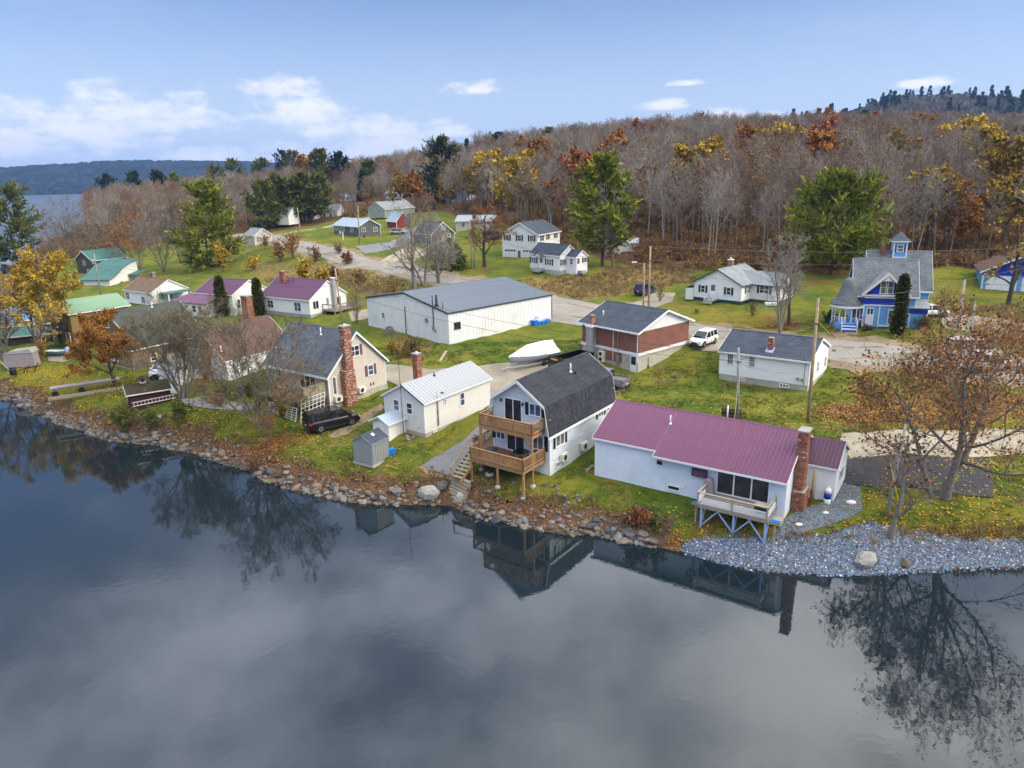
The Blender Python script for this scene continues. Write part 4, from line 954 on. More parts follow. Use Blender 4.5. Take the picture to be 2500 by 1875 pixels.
# small white cabin with a ribbed white metal roof
def white_cabin():
 h = House('white_cabin', 'small white cabin with a ribbed pale metal roof and a brick chimney', 'house', -7.89, 60.5, 53.8, 9.54, 4.98, 2.4)
 pr = gable(4.98, 5.72, 7.15, .22)
 h.walls(pr, 2.85, 'warm_siding', lap=.13, corner='white_trim'); h.foundation(2.86, 'concrete', out=-.02)
 h.roof(pr, -.2, 9.75, 'white_roof_metal', t=.09, panel=.8, ribs=2, rib_h=.04, trim='white_trim', fascia=.11)
 m = MB(); m.prism([(pr[0][0], pr[0][1] + .02), (pr[1][0], pr[1][1] + .02), (pr[1][0], pr[1][1] - .12), (pr[0][0], pr[0][1] - .12)], 'x', -.265, -.235); h.part('bargeboard', m, 'dark_trim')
 h.win('F', (1127.8, 974.3), .72, 1.35, 'dh', 'glass_blue'); h.win('F', (1086, 981), .36, .6, 'dh', 'glass_curtain'); h.win('F', (1061, 1051), .5, .3, 'slide'); h.win('F', (1166, 1007), .5, .3, 'slide', fr='brown_siding')
 h.win('L', (968.4, 989), .78, 1.15, 'dh', 'glass_curtain'); h.win('L', (1000.3, 997), .78, 1.15, 'dh', 'glass')
 a, _ = h.px('F', 1067, 1000); m = MB(); m.tube([(a, -.12, 3.2), (a, -.12, 6.55)], .055, 8); m.tube([(a, 0, 3.2), (a, -.12, 3.2)], .05, 8); h.part('flue_pipe', m, 'galvanised', smooth=True)
 for z in (3.6, 4.4, 5.3): h.box('pipe_strap', a - .1, a + .1, -.12, -.02, z, z + .03, 'steel_dark')
 u, v, z = h.onroof(pr, 1060, 917); h.pipe(u, v, z, z + .3, .06, 'steel_dark'); u, v, z = h.onroof(pr, 1078.5, 959.5); m = MB(); m.box(u - .12, u + .12, v - .12, v + .12, z - .05, z + .07); h.part('roof_vent', m, 'steel_dark')
 h.chimney(4.9, 5.28, .62, .62, 3, 8.55, pale=.04, pot=.12)
 # entry annex on the gable end
 h.box('annex_wall', -2.15, -.005, 2.45, 4.45, 2.2, 4.0, 'white_siding')
 pa = [(2.2, 3.95), (3.45, 4.6), (4.7, 3.95)]; m = MB(); m.prism([(2.45, 3.95), (4.45, 3.95), (3.45, 4.5)], 'x', -2.15, -.005); h.part('annex_gable', m, 'white_siding'); h.roof(pa, -2.4, -.02, 'light_metal_roof', t=.07, fascia=.1, name='annex_roof', ridge=False)
 m = MB(); m.box(-2.18, -2.15, 3.0, 3.9, 2.3, 3.75); h.part('annex_door', m, 'white_paint')
 m = MB()
 for (u, v) in ((1.2, 5.1), (1.2, 6.1), (2.4, 6.1), (2.4, 5.1)): m.box(u - .04, u + .04, v - .04, v + .04, 2.3, 4.0)
 m.box(1.16, 2.44, 5.0, 6.14, 3.0, 3.05); m.box(1.16, 2.44, 6.08, 6.12, 3.9, 3.98); m.box(1.16, 1.2, 5.0, 6.14, 3.9, 3.98); h.part('porch_frame', m, 'weathered_wood')
 return h
WCA = white_cabin()
def garden_shed():
 h = House('garden_shed', 'small grey plastic garden shed with a dark roof on the lawn by the lake', 'shed', -11.69, 55.07, 57.6, 2.05, 2.15, 2.0)
 pr = [(-.06, 4.0), (1.075, 4.62), (2.21, 4.0)]
 h.walls(pr, 2.12, 'shed_grey', t=.05, vert=.30); h.box('foundation', -.06, 2.1, -.06, 2.2, 1.9, 2.12, 'concrete')
 h.roof(pr, -.06, 2.11, 'shingle_navy', t=.06, trim='shed_grey', fascia=.06, tw=.02)
 m = MB(); m.box(-.06, -.03, .1, 1.0, 2.2, 3.95); m.box(-.06, -.03, 1.02, 1.95, 2.2, 3.95); h.part('door', m, 'shed_grey')
 for p in ((886, 1057), (910, 1062.5)):
  q = h.onroof(pr, *p)
  if q: u, v, z = q; m = MB(); m.prism([(v - .12, z - .02), (v + .12, z + .10), (v + .12, z + .16), (v - .12, z + .04)], 'x', u - .14, u + .14); h.part('skylight', m, 'white_paint')
garden_shed()
# tan house with the tall brick chimney
def tan_house():
 h = House('tan_house', 'tan house with a steep slate roof and a tall outside brick chimney', 'house', -26.21, 73.75, -36, 9.95, 7.7, 2.9)
 pr = gable(7.7, 6.3, 10.25, .38)
 h.walls(pr, 3.7, 'tan_siding', lap=.12, corner='white_trim'); h.foundation(3.71, 'concrete', out=-.02)
 h.roof(pr, -.25, 10.25, 'shingle_slate', fascia=.2)
 u, v, z = h.onroof(pr, 783.5, 817); h.pipe(u, v, z, z + .75, .06)
 h.win('R', (864.8, 856.8), 1.35, 1.15, 'dh2', 'glass', shut='plum_shutter', sl=0); h.win('R', (904.3, 903), .82, 1.15, 'dh', 'glass_blue', shut='plum_shutter'); h.win('R', (861, 899), .3, 1.2, 'pic', 'glass_curtain'); h.win('R', (816, 942), .55, 1.9, 'pic', 'glass_curtain')
 h.win('F', (751.8, 927), 2.5, 2.0, 'three', 'glass', name='sliding_door'); h.win('F', (672, 903), 1.0, 1.15, 'dh2', 'glass_curtain', shut='plum_shutter')
 a, z = h.px('R', 849, 985); a = min(max(a, 1.2), 3.2)
 h.chimney(10.35, a, .72, 1.35, 2.6, 6.6, pale=.16, cap=None, name='chimney_base'); h.chimney(10.33, a + .1, .66, .95, 6.6, 11.05, pale=.16, pot=.14)
 for p in ((823, 973), (880, 951)):
  q, z = h.px('R', *p); h.put('heat_pump', heat_pump(), 'R', q, z - .3, .05)
 for q in ((905, 938), (911.5, 936)): b, z = h.px('R', *q); h.box('wall_vent', 9.96, 10.02, b - .06, b + .06, z - .16, z + .16, 'steel_dark')
 m = MB(); m.tube([(10.0, 7.75, 6.2), (10.0, 7.75, 3.0), (10.5, 7.75, 2.9)], .045, 6); h.part('downpipe', m, 'white_trim')
 m = MB(); m.tube([(10.0, -.08, 6.2), (10.0, -.08, 3.0)], .045, 6); h.part('downpipe', m, 'white_trim')
 # deck at the front
 zf = 4.35; d = MB(); d.box(4.6, 9.6, -2.9, -2.82, zf - .28, zf - .045); d.box(4.6, 4.68, -2.82, 0, zf - .28, zf - .045); d.box(9.52, 9.6, -2.82, 0, zf - .28, zf - .045)
 deck = h.part('deck', d, 'weathered_wood'); boards(h, deck, 4.6, 9.6, -2.9, -.03, zf, 'u', mt='deck_floor')
 rails(h, deck, [(9.55, -2.85), (4.65, -2.85), (4.65, -1.0)], zf, .95, 'deck_wood')
 for (u, v) in ((4.7, -2.8), (7.1, -2.8), (9.5, -2.8)): g = ground(*h.world(u, v)); h.box('deck_post', u - .07, u + .07, v - .07, v + .07, g - .3, zf - .28, 'deck_wood', deck)
 for i in range(19): m = MB(); v = -2.9 + i * .15; m.box(9.62, 9.66, v, v + .14, zf - .1, zf + 1.5); h.part('screen_board', m, 'weathered_wood', deck)
 boards(h, deck, 1.6, 4.58, -2.2, -1.0, zf - .5, 'u', mt='weathered_wood')
 # two grid trellises leaning below the deck
 for (a, b, zt, n) in (((10.1, -3.9), (9.9, -.9), 4.9, 6), ((5.2, -4.0), (9.3, -3.9), 3.9, 6)):
  m = MB(); g0 = ground(*h.world(*a)) - .05; g1 = ground(*h.world(*b)) - .05
  for k in range(n + 1): t = k / n; u = a[0] + (b[0] - a[0]) * t; v = a[1] + (b[1] - a[1]) * t; g = g0 + (g1 - g0) * t; m.bar((u, v, g), (u, v + .35, zt), .05, .05)
  for k in range(6): t = .12 + k * .175; m.bar((a[0], a[1] + .35 * t, g0 + (zt - g0) * t), (b[0], b[1] + .35 * t, g1 + (zt - g1) * t), .045, .045)
  h.part('trellis', m, 'white_paint')
 return h
TAN = tan_house()
# big white sheet-metal warehouse
def warehouse():
 h = House('warehouse', 'large white sheet metal warehouse with a low grey ribbed roof beside the road', 'warehouse', -8.05, 90.87, 42.8, 19.2, 19.5, 4.0)
 pr = gable(19.5, 8.25, 9.95, .1)
 h.walls(pr, 3.6, 'white_metal', vert=.55); h.foundation(3.95, 'concrete', out=.05)
 h.roof(pr, -.12, 19.32, 'grey_roof_metal', t=.10, panel=.62, ribs=2, rib_h=.06, trim='dark_trim', fascia=.18)
 h.win('F', (1116, 795), 1.1, .95, 'slide', 'glass', fr='dark_trim'); h.win('L', (936.5, 770), .75, .95, 'slide', 'glass', fr='white_trim')
 k = MB(); k.box(19.2, 19.3, -.08, .3, 4.0, 8.05); h.part('corner_post', k, 'brick')
 u, v, z = h.onroof(pr, 1066, 748); m = MB(); m.tube([(u, v, z - .1), (u, v, z + 1.5)], .16, 10); m.lathe([(.3, 0), (.16, .5)], 10, (u, v, z)); h.part('stove_pipe', m, 'steel_dark', smooth=True)
 u, v, z = h.onroof(pr, 1081, 755); h.pipe(u, v, z, z + .9, .05, 'steel_dark')
 for px_, z0, z1 in ((991, 3.9, 8.0), (1059, 6.2, 10.2)):
  a, _ = h.px('L', px_, 780); k = MB(); k.bar((-.08, 19.5 - a, z0), (-.08, 19.5 - a, z1), .09, .09); h.part('conduit', k, 'steel_dark')
 a, z = h.px('L', 1042, 782); k = MB(); k.lathe([(.34, 0), (.34, .06), (.26, .06), (.26, .02)], 16); k.v = [(-.04 - z_, 19.5 - a + x, z + y) for x, y, z_ in k.v]; h.part('wall_fan', k, 'galvanised')
 a, z = h.px('L', 1059, 800); h.box('electric_meter', -.18, -.04, 19.5 - a - .15, 19.5 - a + .15, z - .3, z + .3, 'galvanised'); a, z = h.px('L', 1064, 806); h.box('junction_box', -.12, -.04, 19.5 - a - .1, 19.5 - a + .1, z - .2, z + .1, 'galvanised')
 a, z = h.px('F', 1307, 773); k = MB(); k.tube([(a, -.03, z), (a, -.25, z), (a + .7, -.35, z + .05)], .07, 8); h.part('flue', k, 'white_paint', smooth=True)
 return h
WAR = warehouse()
def brick_building():
 h = House('brick_building', 'red brick building with a navy shingle roof and white gable over a pale basement', 'building', 8.6, 84.25, -49.6, 8.69, 9.29, 3.3)
 pr = [(-.55, 8.05), (4.645, 10.0), (9.85, 8.05)]
 h.walls(pr, 5.62, 'brick'); 
 h.foundation(5.3, 'concrete', out=-.03)
 m = MB(); m.box(-.10, 8.79, -.10, 9.39, 5.28, 5.60); h.part('floor_band', m, 'white_trim')
 for u0, u1 in ((8.70, 8.74), (-.05, -.01)):
  m = MB(); m.prism([(-.3, 8.0), (9.6, 8.0), (4.645, 9.86)], 'x', u0, u1); h.part('gable_panel', m, 'white_paint')
 h.roof(pr, -.35, 9.1, 'shingle_navy', t=.14, fascia=.18)
 m = MB(); m.box(1.35, 2.3, -.75, -.002, 2.9, 8.0); c = h.part('chimney', m, 'concrete_grey'); h.box('chimney_cap', 1.25, 2.4, -.85, -.0, 7.75, 7.99, 'white_paint', c)
 m = MB(); m.box(1.55, 2.1, -.55, .05, 8.0, 8.9); o = h.part('chimney_top', m, 'chimney_brick'); m = MB(); m.lathe([(.34, 8.95), (.38, 9.05), (.25, 9.2), (.05, 9.25)], 10, (1.83, -.25, 0)); h.part('chimney_cowl', m, 'brown_siding', smooth=True)
 u, v, z = h.onroof(pr, 1473, 771) or (3, 2, 8.6); h.pipe(u, v, z, z + .65, .07, base=False)
 a, z = h.px('F', 1472, 868); h.put('heat_pump', heat_pump(), 'F', a, 4.4, .03); h.put('heat_pump', heat_pump(), 'F', a, 3.75, .03)
 m = MB(); m.box(3.4, 6.3, -.045, -.028, 4.1, 5.27); h.part('brick_panel', m, 'brick')
 a, z = h.px('F', 1509.5, 876); h.box('electric_box', a - .2, a + .2, -.2, -.04, z - .45, z + .45, 'galvanised'); m = MB(); m.tube([(a, -.12, z + .4), (a, -.12, 8.4)], .035, 6); m.tube([(a, -.12, z - .45), (a, -.12, z - 1.0), (a + .5, -.1, z - 1.1)], .05, 6); h.part('conduit', m, 'galvanised')
 a, z = h.px('F', 1498, 850); m = MB(); m.tube([(a, -.08, 4.1), (a, -.08, 7.9)], .04, 6); h.part('downpipe', m, 'white_trim')
 a, z = h.px('F', 1547, 892); h.win('F', at=(a, 4.25), w=.9, h=1.95, style='door', glass='glass', name='door')
 m = MB(); m.tube([(8.6, -.35, 7.9), (8.6, -.08, 7.7), (8.6, -.08, 5.7), (8.75, -.15, 4.6)], .05, 6); h.part('downpipe', m, 'white_trim')
 a, z = h.px('R', 1582, 893); m = MB(); m.tube([(8.72, a, 3.6), (8.72, a, 4.9)], .03, 6); m.box(8.7, 8.8, a - .1, a + .1, 3.6, 3.9); h.part('gas_meter', m, 'steel_dark')
 return h
BRI = brick_building()
def ranch_by_pole():
 h = House('white_ranch', 'white ranch house with a dark blue shingle roof behind the tall wooden pole', 'house', 22.75, 75.32, -35.6, 9.31, 8.07, 3.1)
 pr = gable(8.07, 6.35, 7.98, .3)
 h.walls(pr, 3.75, 'white_siding', lap=.11, corner='white_trim'); h.foundation(3.76, 'concrete', out=-.02)
 h.roof(pr, -.2, 9.5, 'shingle_navy', fascia=.17)
 h.win('F', (1783.5, 876.5), .72, 1.15, 'grid', 'glass'); h.win('F', (1836, 883.5), .72, 1.15, 'grid', 'glass_curtain'); h.win('F', (1811.5, 925.5), .55, .35, 'slide', 'glass'); h.win('F', (1915, 941.5), .95, .4, 'three', 'glass')
 for p in ((1996, 895), (2014, 883)): h.win('R', p, .95, 1.2, 'dh2', 'glass_curtain')
 u, v, z = h.onroof(pr, 1880, 855) or (4, 2, 7); h.chimney(u, v + .2, .52, .52, z - .4, z + 1.35, bricks=True, cap=None)
 m = MB(); m.prism([(v - .45, z - .17), (v + .45, z + .24), (v + .45, z + .29), (v - .45, z - .12)], 'x', u - .42, u + .42); h.part('chimney_flashing', m, 'paint_blue_post')
 for q in ((1948, 924), (1959, 926)): a, z = h.px('F', *q); m = MB(); m.lathe([(.16, 0), (.16, .16), (.1, .2)], 10); m.v = [(a + x, -.03 - zz, z + y) for x, y, zz in m.v]; h.part('electric_meter', m, 'galvanised')
 a, z = h.px('F', 1965, 905); m = MB(); m.tube([(a, -.08, 3.7), (a, -.08, 6.9)], .035, 6); h.part('conduit', m, 'galvanised')
 return h
RAN = ranch_by_pole()
def green_trim_house():
 yaw = 46.4; h = House('white_house', 'white house with green shutters and a green painted base across the road', 'house', 34.01, 104.21, yaw, 8.41, 7.73, 6.0)
 pr = gable(7.73, 8.87, 11.04, .3)
 h.walls(pr, 6.55, 'white_siding', lap=.12, corner='white_trim'); h.foundation(6.56, 'green_trim', out=-.01)
 h.roof(pr, -.3, 8.7, 'shingle_light', trim='green_trim', fascia=.12)
 for p, st in (((1716.5, 705), 1), ((1779, 711), 1)): h.win('L', p, .75, 1.15, 'dh', 'glass', shut='green_shutter')
 h.win('L', (1741, 709), .85, 1.9, 'door', 'glass_curtain', name='door')
 a = 7.73 - h.px('L', 1740, 735)[0]; d = MB(); d.box(-1.5, -.02, a - .7, a + .7, 6.3, 6.5); d.box(-1.9, -1.5, a - .7, a + .7, 6.0, 6.28); st = h.part('porch_steps', d, 'concrete_grey')
 for v in (a - .7, a + .7):
  for u in (-.1, -1.45): h.box('rail_post', u - .04, u + .04, v - .04, v + .04, 6.4, 7.4, 'white_paint', st)
  m = MB(); m.bar((-.1, v, 7.38), (-1.45, v, 7.38), .05, .06); m.bar((-.1, v, 6.65), (-1.45, v, 6.65), .04, .05)
  for k in range(9): m.box(-.2 - k * .14, -.17 - k * .14, v - .012, v + .012, 6.65, 7.38)
  h.part('railing', m, 'white_paint', st)
 h.win('F', (1824.5, 706), .95, 1.15, 'dh2', 'glass', shut='green_shutter')
 # wing with its own gable toward the right
 g = House.part
 pw = [(0, 0)]
 m = MB(); W0, W1, zt, zz = 3.0, 8.2, 8.85, 10.45
 # wing runs out from the front wall: extruded along -v
 poly = [(W0, 6.55), (W1, 6.55), (W1, zt), ((W0 + W1) / 2, zz - .12), (W0, zt)]
 m.prism(poly, 'y', -4.4, -.005); h.part('wing_wall', m, 'white_siding'); m = MB(); m.prism([(W0 + .02, 5.2), (W1 - .02, 5.2), (W1 - .02, 6.54), (W0 + .02, 6.54)], 'y', -4.38, -.02); h.part('wing_foundation', m, 'green_trim')
 m = MB(); c = (W0 + W1) / 2
 for sg, e in ((-1, W0 - .3), (1, W1 + .3)): m.prism([(c, zz), (e, zt - .05), (e, zt - .17), (c, zz - .12)], 'y', -4.7, 3.5)
 r = h.part('wing_roof', m, 'shingle_light'); m = MB()
 for sg, e in ((-1, W0 - .3), (1, W1 + .3)): m.prism([(c, zz + .01), (e, zt - .04), (e, zt - .22), (c, zz - .17)], 'y', -4.73, -4.702)
 h.part('bargeboard', m, 'green_trim', r); m = MB(); m.box(W0 - .33, W0 - .302, -4.7, -.3, zt - .2, zt - .04); h.part('fascia', m, 'green_trim', r)
 h.win((W0, 0, 3), (1866, 707.5), 1.5, 1.15, 'dh2', 'glass', shut='green_shutter'); h.win((W0, -4.4, 0), at=(2.6, 8.0), w=.8, h=1.15, style='dh', glass='glass', shut='green_shutter')
 q = h.onroof(pr, 1834, 668)
 if q: u, v, z = q; m = MB(); m.box(u - .2, u + .2, v - .2, v + .2, z - .05, z + .22); h.part('roof_vent', m, 'dark_trim')
 h.chimney(6.5, 5.2, .7, .7, 8.9, 11.7, bricks=False, cap='white_paint', pot=.3)
 m = MB(); m.box(-.5, 1.5, 7.75, 8.9, 6.1, 7.9); h.part('side_porch', m, 'white_siding'); m = MB(); m.prism([(7.7, 8.5), (9.0, 7.95), (9.0, 7.85), (7.7, 8.4)], 'x', -.6, 1.6); h.part('side_porch_roof', m, 'shingle_light')
 return h
GRN = green_trim_house()
def garage_house():
 h = House('garage_house', 'two storey white house with two garage doors below and dark shuttered windows', 'house', 5.92, 148.35, 59.6, 10.0, 8.47, 8.0)
 pr = gable(8.47, 13.4, 15.8, .3); h.walls(pr, 7.9, 'white_siding', lap=.16, corner='white_trim'); h.foundation(8.1, 'concrete', out=.02); h.roof(pr, -.3, 10.3, 'shingle_navy', fascia=.2)
 for p in ((1238.5, 580), (1268, 581), (1298, 582)): h.win('L', p, 1.0, 1.25, 'dh', 'glass_curtain', shut='navy_shutter')
 for p in ((1323, 581), (1338, 577.5), (1356.5, 574)): h.win('F', p, .95, 1.25, 'dh', 'glass', shut='navy_shutter')
 for k, a in ((0, 1.9), (1, 6.2)):
  m = MB(); z = 8.1
  for i in range(4): m.box(a - 1.35, a + 1.35, -.05, -.02, z + i * .56, z + i * .56 + .53)
  o = h.put('garage_door', m.mesh('garage_door', 'white_paint'), 'L', 0, 8 - 8 , 0); o.location = (0, 8.47, -8.0)
  m = MB()
  for i in range(4): x = a - 1.0 + i * .67; m.box(x - .24, x + .24, -.07, -.052, z + 1.76, z + 2.1)
  link('door_lights', m.mesh('door_lights', 'glass'), o)
 h.win('L', at=(4.05, 9.1), w=.85, h=2.0, style='pic', glass='glass_curtain', name='door')
 return h
garage_house()
def small_cottage():
 h = House('white_cottage', 'small white cottage with dark shutters and a porch in front of the two storey house', 'house', 3.96, 135.42, -48, 7.7, 4.8, 8.0)
 pr = gable(4.8, 11.0, 12.85, .25); h.walls(pr, 8.35, 'white_siding', lap=.14, corner='white_trim'); h.foundation(8.36, 'concrete', out=.02); h.roof(pr, -.2, 7.9, 'shingle_navy', fascia=.14, trim='white_trim')
 for p in ((1303, 635), (1341, 640)): h.win('F', p, 1.35, 1.15, 'dh2', 'glass_curtain', shut='navy_shutter')
 a, z = h.px('F', 1322, 642); h.win('F', at=(a, 9.5), w=.8, h=1.95, style='door', glass='glass_curtain', name='door')
 m = MB(); m.prism([(a - .9, 10.75), (a + .9, 10.75), (a, 11.35)], 'y', -1.0, -.01); h.part('porch_gable', m, 'white_paint'); m = MB()
 for e in (a - 1.1, a + 1.1): m.prism([(a, 11.5), (e, 10.8), (e, 10.7), (a, 11.4)], 'y', -1.15, .6)
 h.part('porch_roof', m, 'shingle_navy'); m = MB(); m.box(a - .9, a + .9, -1.2, -.02, 8.0, 8.5); m.box(a - .9, a + .9, -1.6, -1.2, 7.9, 8.25); st = h.part('porch_steps', m, 'concrete_grey')
 for u in (a - .85, a + .85): m = MB(); m.bar((u, -.05, 9.35), (u, -1.15, 9.35), .05, .05); m.bar((u, -1.15, 9.37), (u, -1.15, 8.3), .05, .05); m.bar((u, -.05, 8.8), (u, -1.15, 8.8), .04, .04); h.part('railing', m, 'white_paint', st)
 h.win('R', (1375.5, 640), .95, 1.15, 'dh', 'glass_curtain', shut='navy_shutter')
 # entry wing
 m = MB(); m.prism([(1.6, 7.0), (4.6, 7.0), (4.6, 10.8), (3.1, 11.75), (1.6, 10.8)], 'x', 7.705, 10.2); h.part('wing_wall', m, 'white_siding'); h.roof([(1.4, 10.8), (3.1, 11.95), (4.8, 10.8)], 7.72, 10.35, 'shingle_navy', t=.1, fascia=.12, name='wing_roof')
 w = (10.2, 1.6, 1); h.win(w, (1411.5, 643), .8, 1.95, 'door', 'glass_curtain', name='door'); h.win(w, (1428.5, 634), .9, .9, 'dh', 'glass', shut='navy_shutter'); h.win((7.705, 1.6, 0), (1395.5, 639), .8, 1.1, 'dh', 'glass_curtain')
 m = MB(); m.box(10.21, 11.3, 2.0, 3.1, 7.9, 8.4); h.part('porch_steps', m, 'concrete_grey')
 return h
small_cottage()
# blue Victorian house
def blue_house():
 zb = 5.85
 h = House('victorian_house', 'bright blue gabled house with a porch turret and a small square tower', 'house', 43.5, 87.5, -20, 6.3, 7.6, zb)
 ze, zr = 10.0, 14.1
 pr = [(.1, ze - .1), (4.1, zr), (8.1, ze - .1)]
 h.walls(pr, zb + .4, 'sky_blue_siding', -.7, 6.1, .5, 7.7, lap=.15, corner='white_trim'); h.foundation(zb + .41, 'concrete', -.7, 6.1, .5, 7.7, out=.02); h.roof(pr, -1.0, 6.4, 'shingle_blue', fascia=.18)
 b0, b1, pv = .35, 4.95, -.5; c = (b0 + b1) / 2; zg = 12.95                      # front gable bay
 m = MB(); m.box(b0, b1, pv, .49, zb + .3, ze); h.part('bay_wall', m, 'sky_blue_siding'); m = MB(); m.box(b0 - .03, b1 + .03, pv - .03, .49, ze - 1.05, ze - .25); h.part('frieze_band', m, 'royal_blue')
 for z in (ze - 1.18, ze - .25): m = MB(); m.box(b0 - .08, b1 + .08, pv - .09, .49, z, z + .14); h.part('band_moulding', m, 'white_trim')
 m = MB(); m.prism([(b0 + .1, ze + .05), (b1 - .1, ze + .05), (c, zg - .3)], 'y', pv + .2, 2.5); h.part('gable_wall', m, 'royal_blue')
 m = MB(); m.box(b0 - .2, b1 + .2, pv - .25, .49, ze + .0, ze + .17); h.part('pent_roof', m, 'cream_trim')
 m = MB()
 for e in (b0 - .45, b1 + .45): m.prism([(c, zg), (e, ze + .15), (e, ze + .02), (c, zg - .14)], 'y', pv - .35, 3.6)
 gr = h.part('gable_roof', m, 'shingle_light'); m = MB()
 for e in (b0 - .45, b1 + .45): m.prism([(c, zg + .02), (e, ze + .18), (e, ze - .10), (c, zg - .42)], 'y', pv - .40, pv - .352)
 h.part('bargeboard', m, 'cream_trim', gr)
 m = MB(); m.prism([(c - .5, zg - 1.05), (c + .5, zg - 1.05), (c, zg - .5)], 'y', pv - .3, pv - .24); h.part('gable_ornament', m, 'white_trim', gr)
 w = (b0, pv + .2, 0)
 for dx in (-.40, .40): h.win(w, at=(c - b0 + dx, ze + 1.05), w=.70, h=1.55, style='dh', glass='glass_curtain', fr='cream_trim')
 w = (b0, pv, 0); h.win(w, at=(.75, ze - 1.9), w=.8, h=.9, style='grid2', glass='glass', fr='white_trim'); h.win(w, at=(3.3, ze - 2.5), w=1.15, h=1.8, style='dh', glass='glass_curtain', fr='white_trim')
 m = MB(); m.box(b0 + .3, b0 + 1.2, pv - .05, pv - .01, zb + .45, zb + 1.9); h.part('lattice_panel', m, 'lattice_white')
 for z in (zb + .12, zb + .45): m = MB(); m.box(b0 + 1.9, b1 + .02, pv - .14, pv - .01, z, z + .16); h.part('base_band', m, 'royal_blue' if z < zb + .3 else 'white_trim')
 for u in (b0 + 1.75, b0, b1): m = MB(); m.box(u - .06, u + .06, pv - .04, pv - .005, zb + .3, ze - 1.2); h.part('corner_board', m, 'white_trim')
 p2 = [(2.6, 10.3), (6.6, 14.85), (10.6, 10.3)]                                  # rear block, a little higher and farther right
 h.walls(p2, zb + .4, 'sky_blue_siding', 1.0, 7.9, 3.0, 10.2, lap=.18, corner='white_trim', name='rear_wall'); h.roof(p2, .7, 8.2, 'shingle_blue', fascia=.2, name='rear_roof')
 for a in (1.8, 4.6): h.win((7.9, 3.0, 1), at=(a, 8.0), w=.9, h=1.5, style='dh', glass='glass', fr='white_trim')
 m = MB(); m.box(5.6, 7.5, .4, 2.98, zb + .2, 8.6); h.part('side_bay', m, 'sky_blue_siding'); m = MB(); m.box(5.57, 7.53, .37, 2.97, 7.85, 8.5); h.part('side_band', m, 'royal_blue'); m = MB(); m.prism([(.1, 8.62), (2.97, 9.4), (2.97, 9.3), (.1, 8.5)], 'x', 5.4, 7.7); h.part('side_bay_roof', m, 'shingle_light')
 for u in (5.6, 7.5): m = MB(); m.box(u - .07, u + .07, .33, .395, zb + .2, 7.85); h.part('corner_board', m, 'white_trim')
 tu, tv, e = 4.45, 6.5, .72; m = MB(); m.box(tu - e, tu + e, tv - e, tv + e, 13.6, 16.1); tw = h.part('tower', m, 'sky_blue_siding'); m = MB()
 for x in (-e, e):
  for y in (-e, e): m.box(tu + x - .08, tu + x + .08, tv + y - .08, tv + y + .08, 13.9, 16.08)
 m.box(tu - e - .1, tu + e + .1, tv - e - .1, tv + e + .1, 15.9, 16.1); m.box(tu - e - .06, tu + e + .06, tv - e - .06, tv + e + .06, 14.0, 14.14); h.part('tower_trim', m, 'white_trim', tw)
 m = MB(); f = 1.08; m.add([(tu - f, tv - f, 16.12), (tu + f, tv - f, 16.12), (tu + f, tv + f, 16.12), (tu - f, tv + f, 16.12), (tu, tv, 17.3)], [(0, 1, 4), (1, 2, 4), (2, 3, 4), (3, 0, 4), (3, 2, 1, 0)]); h.part('tower_roof', m, 'shingle_slate', tw)
 m = MB(); m.box(tu - f, tu + f, tv - f, tv + f, 16.02, 16.115); h.part('tower_eave', m, 'white_trim', tw)
 h.win((tu - e, tv - e, 0), at=(e, 15.2), w=.8, h=.95, style='dh', glass='glass_curtain', fr='white_trim')
 for dx in (-.52, .52): m = MB(); m.box(tu + dx - .08, tu + dx + .08, tv - e - .05, tv - e - .01, 14.75, 15.65); h.part('tower_shutter', m, 'royal_blue', tw)
 h.chimney(2.6, 6.3, .5, .5, 14.0, 15.6, bricks=False, cap=None, shaft='brick')
 cu, cv, R_ = -1.45, .75, 1.65                                                   # round porch under a bell-shaped roof
 m = MB(); m.lathe([(R_ + .15, zb - .2), (R_ + .15, zb + .62), (R_ + .05, zb + .72)], 16, (cu, cv, 0)); po = h.part('porch_floor', m, 'sky_blue_siding')
 prof = [(R_ + .35, 8.75), (R_ + .15, 8.95), (R_ - .25, 9.5), (1.05, 10.2), (.85, 11.0), (.7, 11.7), (.3, 12.0)]
 m = MB(); m.lathe([(R_ + .35, 8.66)] + prof, 20, (cu, cv, 0)); h.part('turret_roof', m, 'shingle_blue', None, True); m = MB(); m.lathe([(R_ + .2, 8.4), (R_ + .37, 8.45), (R_ + .37, 8.68), (R_ + .2, 8.68)], 20, (cu, cv, 0)); h.part('porch_cornice', m, 'white_trim', po)
 m = MB(); m.box(-.1, b0, -.55, .49, 8.45, 8.75); h.part('porch_cornice', m, 'white_trim', po)
 for k in range(9):
  a = PI * .8 + k * PI * 1.05 / 8; x, y = cu + R_ * math.cos(a), cv + R_ * math.sin(a); m = MB(); m.lathe([(.08, zb + .7), (.055, zb + 1.0), (.055, 8.2), (.10, 8.42)], 8, (x, y, 0)); h.part('porch_column', m, 'white_trim', po, True)
 m = MB()
 for k in range(12):
  a = PI * .75 + k * PI * .75 / 12; b = a + PI * .75 / 12; A = (cu + R_ * math.cos(a), cv + R_ * math.sin(a)); B = (cu + R_ * math.cos(b), cv + R_ * math.sin(b)); m.bar(A + (zb + 1.4,), B + (zb + 1.4,), .06, .06); m.bar(A + (zb + .7,), A + (zb + 1.4,), .04, .04)
 h.part('porch_rail', m, 'white_trim', po)
 h.win((-.7, .5, 0), at=(.35, 7.6), w=1.0, h=1.3, style='pic', glass='glass_curtain', fr='white_trim')
